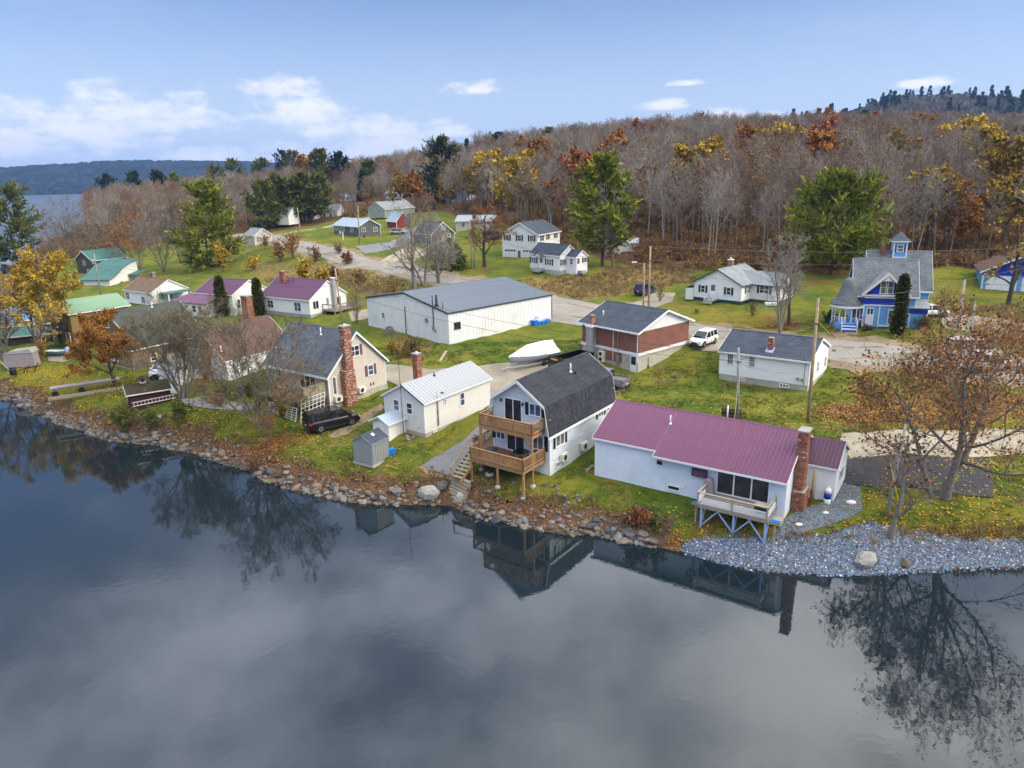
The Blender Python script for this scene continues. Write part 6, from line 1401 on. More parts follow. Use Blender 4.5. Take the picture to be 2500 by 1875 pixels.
def conifer(seed, H, r0, kind='pine', n=70, m=9, cols=PINE, wid=.30, bare=.12, q=.42):
 r = np.random.default_rng(seed); g0 = Geo(); g = Geo()
 tk = level(r, np.array([[0, 0, -.4]]), np.array([[0, 0, 1.0]]), np.array([H * .98]), np.array([r0]), 9, .015, .01, .08); g0.tubes(tk, 7, 0)
 t = np.sort(r.uniform(bare, .99, n)) if kind != 'pine' else np.clip(bare + (1 - bare) * (np.floor(np.arange(n) / 5) + r.uniform(0, .45, n)) / (n / 5), 0, .99)
 if kind == 'pine': prof = np.interp(t, [0, bare, bare + .12, .45, .75, .92, 1], [.4, .55, .9, 1.0, .80, .42, .12]) * r.uniform(.62, 1.18, n)
 elif kind == 'spruce': prof = np.interp(t, [0, bare, 1], [1, 1, .06]) * r.uniform(.8, 1.1, n)
 else: prof = np.interp(t, [0, .25, .8, 1], [.85, 1, .62, .10]) * r.uniform(.85, 1.1, n)
 L = prof * H * wid; az = r.uniform(0, 2 * PI, n); el = {'pine': np.interp(t, [0, .5, 1], [-.05, .18, .95]), 'spruce': np.interp(t, [0, 1], [-.30, .6]), 'cedar': np.full(n, 1.05)}[kind] + r.normal(0, .10, n)
 D = np.stack([np.cos(az) * np.cos(el), np.sin(az) * np.cos(el), np.sin(el)], -1); P0 = np.stack([np.zeros(n), np.zeros(n), t * H * .98 - .4], -1)
 b = level(r, P0, D, L, np.full(n, .035) + L * .008, 5, .05, .05 if kind == 'pine' else -.02, .3)
 if kind != 'cedar': g0.tubes(b, 3, 0)
 p, d, l, rr = kids(r, b, L, m, .18 if kind != 'pine' else .30, 1.0, .70, .25, .34, .25, .5, True)
 k = 6; N = len(l); base = np.repeat(p, k, 0); dd = np.repeat(d, k, 0); ln = np.repeat(np.clip(l, .25, 1.8), k)
 pos = base + dd * (np.tile(np.arange(k) / (k - 1), N) * ln)[:, None]
 # sprays of needles: narrow cards along the branchlets, tipped upward
 up = np.array([0, 0, 1.0]); cl = np.repeat(pal(r, N, cols, .25), k, 0)
 for rep in range(2):
  a = unit(dd * 1.1 + .75 * rnd_dirs(r, len(dd)) + (.40 if kind == 'pine' else -.05) * up); w = unit(np.cross(a, rnd_dirs(r, len(dd))))
  sz = q * r.uniform(.6, 1.3, (len(dd), 1))
  g.cards(pos + a * sz * .4, w * sz * .20, a * sz * .85, 0, cl * (1 + .15 * r.uniform(-1, 1, (len(dd), 1))))
 return g0.mesh('trunk', ['bark_dark']), g.mesh('crown', ['needles'])
def zat(x, y, py):
 """height above (x, y) that is seen at row py"""
 lo, hi = -5.0, 120.0
 for _ in range(50):
  m = (lo + hi) / 2; v = np.array([x, y, m - CAMH]); w = v @ _fw
  if CY - FPX * (v @ _U) / w > py: lo = m
  else: hi = m
 return (lo + hi) / 2
def plant(name, label, cat, meshes, base, group=None, scale=1.0, rz=None, tilt=None, xy=None):
 x, y = xy if xy else Gxy(*base); z = ground(x, y)
 o = thing(name, label, cat, (x, y, z), random.uniform(0, 6.28) if rz is None else rz, group); o.scale = (scale,) * 3 if not hasattr(scale, '__len__') else scale
 if tilt: o.rotation_euler = (tilt[0], tilt[1], o.rotation_euler[2])
 link('trunk', meshes[0], o); link('crown', meshes[1], o)
 return o
def height(base, top):
 x, y = Gxy(*base); return zat(x, y, top) - ground(x, y)
def hero_trees():
 # the oak by the driveway, two leaning trunks, rust leaves hanging on
 b = (2292, 1213); H = height(b, 775)
 o = plant('oak_tree', 'big half bare oak with rust leaves and two trunks beside the dark driveway', 'tree', hardwood(3, H, .48, [(-.09, .03, 1, .98), (.36, .04, 1, .95), (-.2, .5, 1, .7)], 'oak', 6800, [(.24, .095, .03), (.30, .13, .04), (.19, .075, .03), (.34, .17, .06)], .085, 1.1, ('bark_grey', 'twig_brown'), 1.0, .012, .014, clump=520), b, rz=0)
 b = (2172, 1318); H = height(b, 1030)
 plant('young_birch', 'slender leaning grey tree rooted in the crushed stone shore', 'tree', hardwood(5, H, .16, [(.10, 0, 1, 1)], 'maple', 160, RUST, .10, .85, ('bark_grey', 'twig_grey'), .62, .011, .008), b, rz=0)
 b = (2164, 1262); H = height(b, 1040)
 m = MB(); m.tube([(0, 0, -.3), (.25, .1, H * .5), (.55, .2, H)], [.13, .11, .09], 8); x, y = Gxy(*b); o = m.build('dead_trunk', 'bark_pale', None, 0, True, (x, y, ground(x, y))); tag(o, 'pale bare dead trunk standing beside the slender leaning tree', 'tree trunk')
 # bare shore trees on the left
 b = (448, 972); H = height(b, 738)
 plant('bare_tree', 'large leafless vase shaped tree behind the dark red shed', 'tree', hardwood(8, H, .42, [(-.10, 0, 1, 1), (.22, .05, 1, .95), (-.34, -.05, 1, .9), (.45, .05, 1, .8), (.05, .2, 1, .95), (-.15, .3, 1, .85), (.12, -.2, 1, .9)], 'vase', 0, dens=1.15, spread=.80, tw=.012, bark=('bark_grey', 'twig_olive')), b, rz=0)
 b = (634, 1043); H = height(b, 775)
 plant('bare_tree', 'leafless spreading tree with a few orange leaves in front of the tan house', 'tree', hardwood(12, H, .34, [(0, 0, 1, .55), (-.45, 0, 1, .95), (.32, .1, 1, 1), (-.10, .2, 1, 1.0), (.65, -.1, 1, .78), (-.8, -.1, 1, .7)], 'vase', 420, ORANGE, .075, 1.15, bark=('bark_grey', 'twig_olive'), spread=.82, tw=.012, clump=9), b, rz=0)
 b = (283, 942); H = height(b, 783)
 plant('orange_tree', 'round tree full of orange brown leaves near the brown houses', 'tree', hardwood(14, H, .17, None, 'maple', 36000, [(.27, .125, .03), (.33, .15, .03), (.20, .08, .02), (.36, .18, .03)], .06, 1.0, ('bark_dark', 'twig_brown'), 1.08, .012), b, rz=0)
 b = (88, 872); H = height(b, 586)
 plant('yellow_tree', 'tall spreading tree full of yellow leaves at the far left shore', 'tree', hardwood(16, H, .40, [(.32, 0, 1, 1), (-.1, .1, 1, .9), (.15, .3, 1, .95)], 'maple', 24000, YELLOW, .085, 1.0, ('bark_grey', 'twig_grey'), .74, .014), b, rz=0)
 b = (18, 880); H = height(b, 640)
 plant('bare_tree', 'greyish thinly leaved tree at the left edge beside the yellow tree', 'tree', hardwood(17, H, .36, [(-.1, 0, 1, 1), (.2, .1, 1, .9), (-.4, 0, 1, .8)], 'maple', 4500, GOLD, .075, 1.0, ('bark_grey', 'twig_grey'), .66, .014), b, rz=0)
 b = (-90, 905); H = height(b, 640)
 plant('bare_tree', 'leafless shore tree partly beyond the left edge', 'tree', hardwood(18, H, .40, [(0, 0, 1, 1), (.3, .1, 1, .9), (-.3, 0, 1, .8)], 'maple', 0, dens=.9, spread=.7), b, rz=0)
 b = (1903, 815); H = height(b, 575)
 plant('bare_tree', 'tall leafless tree in front of the white house with green shutters', 'tree', hardwood(21, H, .30, [(0, 0, 1, 1), (-.15, 0, 1, .9), (.22, .1, 1, .9)], 'vase', 0, dens=.95, spread=.72, bark=('bark_grey', 'twig_grey')), b, rz=0)
 b = (1926, 792); H = height(b, 640)
 plant('bare_tree', 'smaller dark leafless tree just behind the tall one by the green shuttered house', 'tree', hardwood(22, H, .22, None, 'tall', 0, dens=.8, spread=.9, bark=('bark_dark', 'twig_brown')), b, rz=0)
 for i, (b, top, lab, st) in enumerate((((1012, 705), 500, 'leftmost of three bare trees beside the warehouse road', None), ((1037, 700), 520, 'middle one of three bare trees beside the warehouse road', [(.2, 0, 1, 1), (-.3, 0, 1, .8)]), ((1072, 693), 545, 'bare tree with drooping pale boughs by the road behind the warehouse', [(.25, 0, 1, 1), (-.1, 0, 1, .9), (.6, 0, 1, .8)]))):
  plant('bare_tree', lab, 'tree', hardwood(30 + i, height(b, top), .33, st, 'willow' if i == 2 else 'maple', 0, dens=.9, spread=.9, tw=.018, bark=('bark_grey', 'twig_grey')), b, rz=i)
 b = (1182, 652); plant('oak_tree', 'brown leaved oak left of the two storey white house', 'tree', hardwood(35, height(b, 508), .32, None, 'oak', 2600, RUST, .10, .9, ('bark_dark', 'twig_brown'), .8, .018), b, rz=0)
 b = (1497, 655); plant('bare_tree', 'grey leafless tree in front of the middle pine', 'tree', hardwood(37, height(b, 440), .32, [(0, 0, 1, 1), (-.2, 0, 1, .8)], 'maple', 0, dens=.85, spread=.62, tw=.022), b, rz=0)
 b = (2460, 745); plant('dark_tree', 'dark leaning tree in front of the blue garage', 'tree', hardwood(39, height(b, 520), .28, [(.08, 0, 1, 1)], 'maple', 500, GOLD, .16, .85, ('bark_dark', 'twig_brown'), .7, .02), b, rz=0)
 for i, (b, top, lab, cols, lv, st) in enumerate((((400, 665), 495, 'broad leafless grey tree left of the big pine', ORANGE, 0, 'willow'), ((345, 655), 520, 'broad tree with thin orange brown leaves left of the big pine', ORANGE, 1500, 'willow'), ((285, 650), 535, 'rusty thin leaved tree above the white barn', RUST, 1200, 'maple'), ((175, 640), 470, 'tall grey leafless tree in front of the lake', RUST, 0, 'maple'), ((215, 640), 500, 'grey leafless tree right of the tallest lakeside tree', GOLD, 200, 'willow'), ((135, 650), 560, 'low grey leafless tree above the yellow tree', RUST, 150, 'willow'), ((440, 640), 545, 'grey leafless tree against the trunk of the big pine', RUST, 0, 'maple'),
              ((412, 520), 455, 'orange tree near the maroon roofed house', ORANGE, 1500, 'maple'), ((255, 600), 530, 'brown leafless tree behind the lakeside barn', RUST, 300, 'maple'))):
  plant('lakeside_tree', lab, 'tree', hardwood(50 + i, height(b, top), .30, [(0, 0, 1, 1), (.3, .1, 1, .85), (-.3, 0, 1, .85)], st, int(lv * 2.2), cols, .12, .85, ('bark_grey', 'twig_mauve' if i % 2 else 'twig_grey'), .85, .022), b, rz=i)
hero_trees()
def hero_pines():
 for i, (b, top, lab, kind, cols, wid, n, bare) in enumerate((
   ((512, 655), 455, 'big bright green pine beside the purple roofed houses', 'pine', PINEB, .42, 85, .06), ((42, 640), 458, 'large dark pine at the left edge against the lake', 'pine', PINE, .42, 80, .12),
   ((1470, 650), 380, 'tall green pine left of the white house with green shutters', 'pine', PINEB, .30, 80, .18), ((2028, 668), 428, 'big green pine behind the blue house', 'pine', PINEB, .46, 85, .14),
   ((1085, 505), 338, 'great dark pine standing alone at the foot of the hill', 'pine', SPRUCE[:2] + PINE[:2], .36, 110, .08), ((1100, 655), 590, 'low dark spruce behind the bare tree by the road', 'spruce', PINE, .75, 90, .02),
   ((888, 488), 415, 'blue green spruce in front of the brown wood', 'spruce', SPRUCE, .30, 80, .04), ((905, 480), 393, 'pine behind the blue green spruce', 'pine', PINE, .30, 70, .1),
   ((650, 560), 450, 'first dark pine of the roadside row, nearest the lake', 'pine', PINE, .46, 80, .06), ((690, 552), 430, 'second dark pine of the roadside row from the lake', 'pine', PINE, .34, 80, .14),
   ((718, 548), 445, 'short middle pine of the roadside row', 'pine', SPRUCE, .30, 80, .2), ((745, 545), 425, 'tall pine of the roadside row, second from its right end', 'pine', PINE, .32, 80, .15), ((785, 540), 425, 'broad pine at the right end of the roadside row', 'pine', PINE, .40, 80, .15),
   ((695, 470), 366, 'tall ragged pine on the skyline with widely spaced boughs', 'pine', SPRUCE, .26, 45, .2), ((722, 472), 370, 'dense dark pine on the skyline right of the ragged one', 'pine', PINE, .34, 70, .2), ((790, 474), 366, 'rounded pine on the skyline between birches', 'pine', PINE, .34, 70, .3), ((836, 470), 372, 'sparse flat topped pine on the skyline', 'pine', SPRUCE, .30, 40, .5),
   ((575, 480), 392, 'spreading pine in front of the far blue hill', 'pine', PINE, .42, 60, .3), ((645, 478), 388, 'bushy pine left of the ragged skyline pine', 'pine', PINE, .36, 60, .2), ((535, 500), 405, 'greenish pine left of the spreading one', 'pine', PINE, .34, 60, .1),
   ((275, 520), 428, 'smoky blue green pine by the lake', 'pine', SPRUCE, .34, 60, .15), ((340, 520), 420, 'tall bluish pine behind the maroon roofs', 'pine', SPRUCE, .28, 60, .15), ((395, 515), 418, 'bluish pine right of the maroon roofs', 'pine', SPRUCE, .28, 60, .15), ((432, 505), 425, 'yellowish green pine near the lake', 'pine', PINEB, .34, 60, .1),
   ((1707, 330), 280, 'lone dark pine on the crest of the wooded hill', 'pine', SPRUCE, .45, 45, .15), ((1868, 400), 325, 'dark spruce among the yellow trees on the hill', 'spruce', SPRUCE, .30, 60, .05), ((2140, 400), 338, 'leaning green pine on the hillside', 'pine', PINE, .34, 60, .1), ((1815, 395), 335, 'olive pine beside the dark hillside spruce', 'pine', PINE, .34, 60, .1),
   ((1140, 365), 338, 'thin spruce on the left crest of the hill', 'spruce', SPRUCE, .22, 50, .1), ((1215, 370), 325, 'small pine on the left crest of the hill', 'pine', SPRUCE, .34, 50, .2), ((1340, 350), 313, 'pine on the middle crest of the hill', 'pine', PINE, .3, 50, .2), ((1310, 470), 432, 'small dark pine inside the brown wood', 'pine', PINE, .3, 50, .05), ((1220, 470), 400, 'olive pine inside the wood behind the two storey house', 'pine', PINE, .3, 60, .05), ((2105, 330), 272, 'dark pine where the wood meets the far hill', 'pine', SPRUCE, .34, 60, .2), ((1637, 400), 362, 'small green spruce low on the hill', 'spruce', PINE, .3, 60, .05))):
  x, y = Gxy(*b)
  if i >= 8 and y > 520: x, y = x * 440 / y, 440.0
  H = min(32, max(6, zat(x, y, top) - ground(x, y)))
  near = y < 260
  plant('pine_tree' if kind == 'pine' else 'spruce_tree', lab, 'tree', conifer(70 + i, H, .014 * H + .05, kind, n, 17 if near else 8, cols, wid, bare, .036 * H ** .5 * 3.2 if near else .7), b, rz=i * 1.3, xy=(x, y))
 for b, top, lab in (((545, 772), 672, 'left of two clipped cedar columns between the purple roofs'), ((634, 768), 678, 'right of two clipped cedar columns between the purple roofs'), ((2190, 815), 668, 'tall narrow cedar in front of the blue house')):
  H = height(b, top); plant('cedar_tree', lab, 'tree', conifer(int(b[0]), H, .12, 'cedar', 300, 7, CEDAR, .115 if b[0] > 2000 else .17, .02, .30), b)
hero_pines()
def bushes():
 def bush(seed, H, W, cols, leaves, stems=14, tw=.012, ls=.07, bark='twig_brown'):
  r = np.random.default_rng(seed); g0 = Geo(); g = Geo(); n = stems
  az = r.uniform(0, 2 * PI, n); a = np.abs(r.normal(0, .55, n)) * W / H; D = unit(np.stack([np.sin(a) * np.cos(az), np.sin(a) * np.sin(az), np.cos(a)], -1)); L = H * r.uniform(.7, 1.05, n)
  t = level(r, r.normal(0, .12, (n, 3)) * [1, 1, 0], D, L, np.full(n, .025), 5, .09, .03, .4); g0.tubes(t, 3, 0)
  p, d, l, rr = kids(r, t, L, 7, .15, 1, .5, .2, .42, .3, .6); v = level(r, p, d, l, np.full(len(l), tw), 4, .1, .03, .5); g.tubes(v, 2, 0)
  p, d, l2, rr = kids(r, v, l, 5, .2, 1, .55, .2, .5, .3, .6); v2 = level(r, p, d, l2, np.full(len(l2), tw * .8), 3, .1, .03, .5); g.tubes(v2, 2, 0)
  if leaves:
   s = np.concatenate([v2[0].reshape(-1, 3), v[0].reshape(-1, 3)]); c = s[r.integers(0, len(s), leaves)] + r.normal(0, .08, (leaves, 3)); nn = rnd_dirs(r, leaves); q = unit(np.cross(nn, rnd_dirs(r, leaves))); z = ls * r.uniform(.6, 1.3, (leaves, 1)); g.cards(c, nn * z, q * z * .8, 1, pal(r, leaves, cols))
  else: g.cards(np.zeros((1, 3)), np.full((1, 3), .001), np.full((1, 3), .001), 1, np.ones((1, 3)))
  return g0.mesh('trunk', [bark]), g.mesh('crown', [bark, 'leaves_any'])
 BROWN = [(.16, .07, .03), (.22, .09, .035), (.12, .06, .03)]
 L = [((660, 1072), 1010, 1.4, BROWN, 120, 'vase shaped leafless bush on the lawn with brown leaves at its foot'), ((690, 1018), 970, 1.2, YELLOW, 350, 'thin yellowish bush in front of the trellis'), ((625, 1150), 1105, 2.6, BROWN, 300, 'brown thicket at the water edge below the lawn'),
   ((310, 1052), 1000, 1.7, OLIVE, 1500, 'olive bush at the corner of the dark red shed'), ((368, 1048), 1005, 1.4, OLIVE, 1200, 'olive bush in front of the ladder on the dark red shed'), ((440, 1020), 980, 2.4, OLIVE, 1500, 'olive green bush at the foot of the vase shaped tree'), ((540, 985), 940, 2.6, OLIVE, 1500, 'green hedge left of the tan house'), ((600, 965), 935, 2.0, OLIVE + BROWN, 1200, 'dark green shrub in front of the rust roofed house'),
   ((100, 880), 840, 1.3, GOLD, 900, 'yellow brown shrub beside the mauve tarpaulin'), ((1555, 1285), 1245, 1.6, BROWN + RED[:1], 900, 'reddish brown shrub on the bank below the purple cabin'), ((1600, 1290), 1262, 1.0, OLIVE, 400, 'low green grassy shrub beside the reddish one'),
   ((1000, 870), 835, 3.0, OLIVE + BROWN, 900, 'tangled brown bush on the slope below the warehouse'), ((960, 865), 830, 2.0, GOLD, 500, 'dry grassy bush beside the tan house'), ((1612, 735), 695, 1.4, BROWN, 30, 'small leafless bush beside the dark blue car'), ((1838, 770), 738, 1.2, BROWN, 20, 'small leafless shrub on the lawn of the green shuttered house'), ((1700, 765), 755, .6, BROWN, 20, 'tiny brown shrub in the yellowish lawn'),
   ((2030, 790), 762, 1.8, [(.02, .05, .015), (.03, .07, .02)], 1600, 'dark green rhododendron beside the blue porch'), ((2040, 800), 785, .9, GOLD, 700, 'small golden shrub below the blue porch steps'), ((2115, 808), 795, .8, OLIVE + RUST, 500, 'low shrub under the lattice of the blue house'), ((2255, 805), 775, 1.6, OLIVE + RUST, 700, 'mixed shrub right of the tall cedar'), ((2290, 790), 700, 1.8, RUST, 60, 'leafless lilac right of the blue house'),
   ((745, 690), 640, 2.6, YELLOW, 1500, 'yellow leaved bush behind the purple roofs'), ((785, 695), 655, 2.3, YELLOW + GOLD, 1400, 'second yellow bush behind the purple roofs'), ((620, 660), 630, 1.6, YELLOW, 900, 'small yellow bush right of the big pine'), ((545, 665), 605, 2.0, YELLOW, 1000, 'yellow sapling in front of the big pine'), ((685, 640), 590, 2.6, BROWN + GOLD, 700, 'tall brown bush by the bend of the road'), ((715, 630), 575, 2.3, ORANGE, 800, 'orange tinted bush beside the bend of the road'), ((770, 640), 605, 2.6, BROWN, 300, 'dark brown thicket below the road'), ((650, 610), 575, 2.0, BROWN, 100, 'greyish pink bare bush by the beige house'), ((850, 645), 620, 1.9, RUST, 500, 'low rust bush on the verge'), ((827, 620), 597, 1.3, BROWN, 60, 'small bare apple tree beside the road'), ((880, 690), 665, 2.4, BROWN + GOLD, 500, 'brown bramble in the field behind the purple roofs'), ((820, 685), 655, 2.4, BROWN, 300, 'dark bramble right of the yellow bushes'),
   ((895, 500), 470, 2.8, ORANGE, 1300, 'orange bush below the blue green spruce'), ((935, 470), 440, 3.5, RED + RUST, 1500, 'red brown small tree behind the sage green house'), ((960, 720), 690, 1.8, GOLD + BROWN, 600, 'dry bush beside the dirt bank near the warehouse'), ((1165, 1075), 1063, .5, OLIVE, 100, 'tuft beside the deck stairs'), ((1020, 1062), 1010, .9, BROWN, 25, 'thin bare sapling at the corner of the white cabin'), ((870, 790), 690, 1.6, BROWN, 30, 'leafless sapling beside the pole near the warehouse'), ((2390, 870), 800, 2.2, ORANGE, 300, 'thin orange sapling near the far parked pickup')]
 for i, (b, top, W, cols, lv, lab) in enumerate(L):
  H = max(.4, height(b, top)); far = b[1] < 720
  plant('shrub', lab, 'shrub', bush(200 + i, H, W, cols, int(lv * (.8 if far else 1.3)), 16 if W > 1 else 8, .03 if far else .012, .16 if far else .065), b)
bushes()
# the wood on the hill: the nearest three hundred leafless trees singly, coloured ones singly, the rest as one mass
def forest_variants():
 V = {}
 V['bare'] = []
 for i, (bk, tw_) in enumerate((('bark_grey', 'twig_mauve'), ('bark_grey', 'twig_grey'), ('bark_dark', 'twig_brown'), ('bark_grey', 'twig_mauve'), ('bark_pale', 'twig_pale'), ('bark_dark', 'twig_mauve'))):
  V['bare'].append(forest_tree(300 + i, 15, bk, tw_, 0, RUST))
 V['tint'] = [forest_tree(320 + i, 14, 'bark_grey', 'twig_brown', 420, c, .15) for i, c in enumerate((RUST, [(.22, .10, .04), (.17, .08, .035)], [(.24, .16, .05), (.18, .12, .04)]))]
 V['leafy'] = {k: [forest_tree(330 + i + 7 * j, 13, 'bark_grey', 'twig_brown', 4200, c, .24, round_=True) for i in range(2)] for j, (k, c) in enumerate((('yellow', YELLOW), ('orange', ORANGE), ('red', RED), ('gold', GOLD)))}
 return V
def forest_tree(seed, H, bark, twig, leaves, cols, ls=.25, round_=False):
 r = np.random.default_rng(seed); g = Geo()
 tk = level(r, np.array([[0, 0, -.5]]), np.array([[r.normal(0, .03), r.normal(0, .03), 1.0]]), np.array([H * .96]), np.array([.17]), 7, .03, .01, .2); g.tubes(tk, 5, 0)
 p, d, l, rr = kids(r, tk, np.array([H]), 15, .30 if round_ else .38, .99, .70 if not round_ else .95, .16, .34 if not round_ else .40, .5, .5, True); v1 = level(r, p, d, l, np.minimum(rr, .07), 5, .08, .09, .3); g.tubes(v1, 3, 0, .018)
 p, d, l2, rr = kids(r, v1, l, 8, .2, 1, .65, .2, .5, .4, .5, True); v2 = level(r, p, d, l2, np.full(len(l2), .024), 3, .1, .08, .6); g.tubes(v2, 2, 1)
 p, d, l3, rr = kids(r, v2, l2, 7, .15, 1, .6, .25, .62, .3, .5); v3 = level(r, p, d, np.clip(l3, .4, 1.4), np.full(len(l3), .021), 2, .1, .05, .6); g.tubes(v3, 2, 1)
 if leaves:
  s = v3[0].reshape(-1, 3); c = s[r.integers(0, len(s), leaves)] + r.normal(0, .2, (leaves, 3)); nn = rnd_dirs(r, leaves); q = unit(np.cross(nn, rnd_dirs(r, leaves))); z = ls * r.uniform(.6, 1.3, (leaves, 1)); g.cards(c, nn * z, q * z * .85, 2, pal(r, leaves, cols))
 return g.mesh('forest_tree', [bark, twig, 'leaves_any'])
def gn_scatter(name, pts, rot, scl, idx, objs, kind='stuff'):
 """one object whose points carry instances of the given meshes"""
 src = bpy.data.collections.new(name + '_kinds')
 for i, me in enumerate(objs): src.objects.link(bpy.data.objects.new('%s_%02d' % (name, i), me))
 me = bpy.data.meshes.new(name); n = len(pts); me.vertices.add(n); me.vertices.foreach_set('co', np.asarray(pts, np.float32).ravel())
 for nm, ty, a in (('rot', 'FLOAT_VECTOR', rot), ('scl', 'FLOAT', scl), ('idx', 'INT', idx)):
  at = me.attributes.new(nm, ty, 'POINT'); at.data.foreach_set('vector' if ty == 'FLOAT_VECTOR' else 'value', np.asarray(a, np.int32 if ty == 'INT' else np.float32).ravel())
 o = link(name, me); ng = bpy.data.node_groups.new(name, 'GeometryNodeTree')
 ng.interface.new_socket('Geometry', in_out='INPUT', socket_type='NodeSocketGeometry'); ng.interface.new_socket('Geometry', in_out='OUTPUT', socket_type='NodeSocketGeometry')
 gi = ng.nodes.new('NodeGroupInput'); go = ng.nodes.new('NodeGroupOutput'); ip = ng.nodes.new('GeometryNodeInstanceOnPoints'); ci = ng.nodes.new('GeometryNodeCollectionInfo')
 ci.inputs[0].default_value = src; ci.inputs[1].default_value = True; ci.inputs[2].default_value = False
 def at(nm, ty): a = ng.nodes.new('GeometryNodeInputNamedAttribute'); a.data_type = ty; a.inputs[0].default_value = nm; return a.outputs[0]
 e = ng.nodes.new('FunctionNodeEulerToRotation'); l = ng.links.new
 l(gi.outputs[0], ip.inputs['Points']); l(ci.outputs[0], ip.inputs['Instance']); ip.inputs['Pick Instance'].default_value = True
 l(at('idx', 'INT'), ip.inputs['Instance Index']); l(at('rot', 'FLOAT_VECTOR'), e.inputs[0]); l(e.outputs[0], ip.inputs['Rotation']); l(at('scl', 'FLOAT'), ip.inputs['Scale']); l(ip.outputs[0], go.inputs[0])
 md = o.modifiers.new('scatter', 'NODES'); md.node_group = ng
 return tag(o, kind=kind)
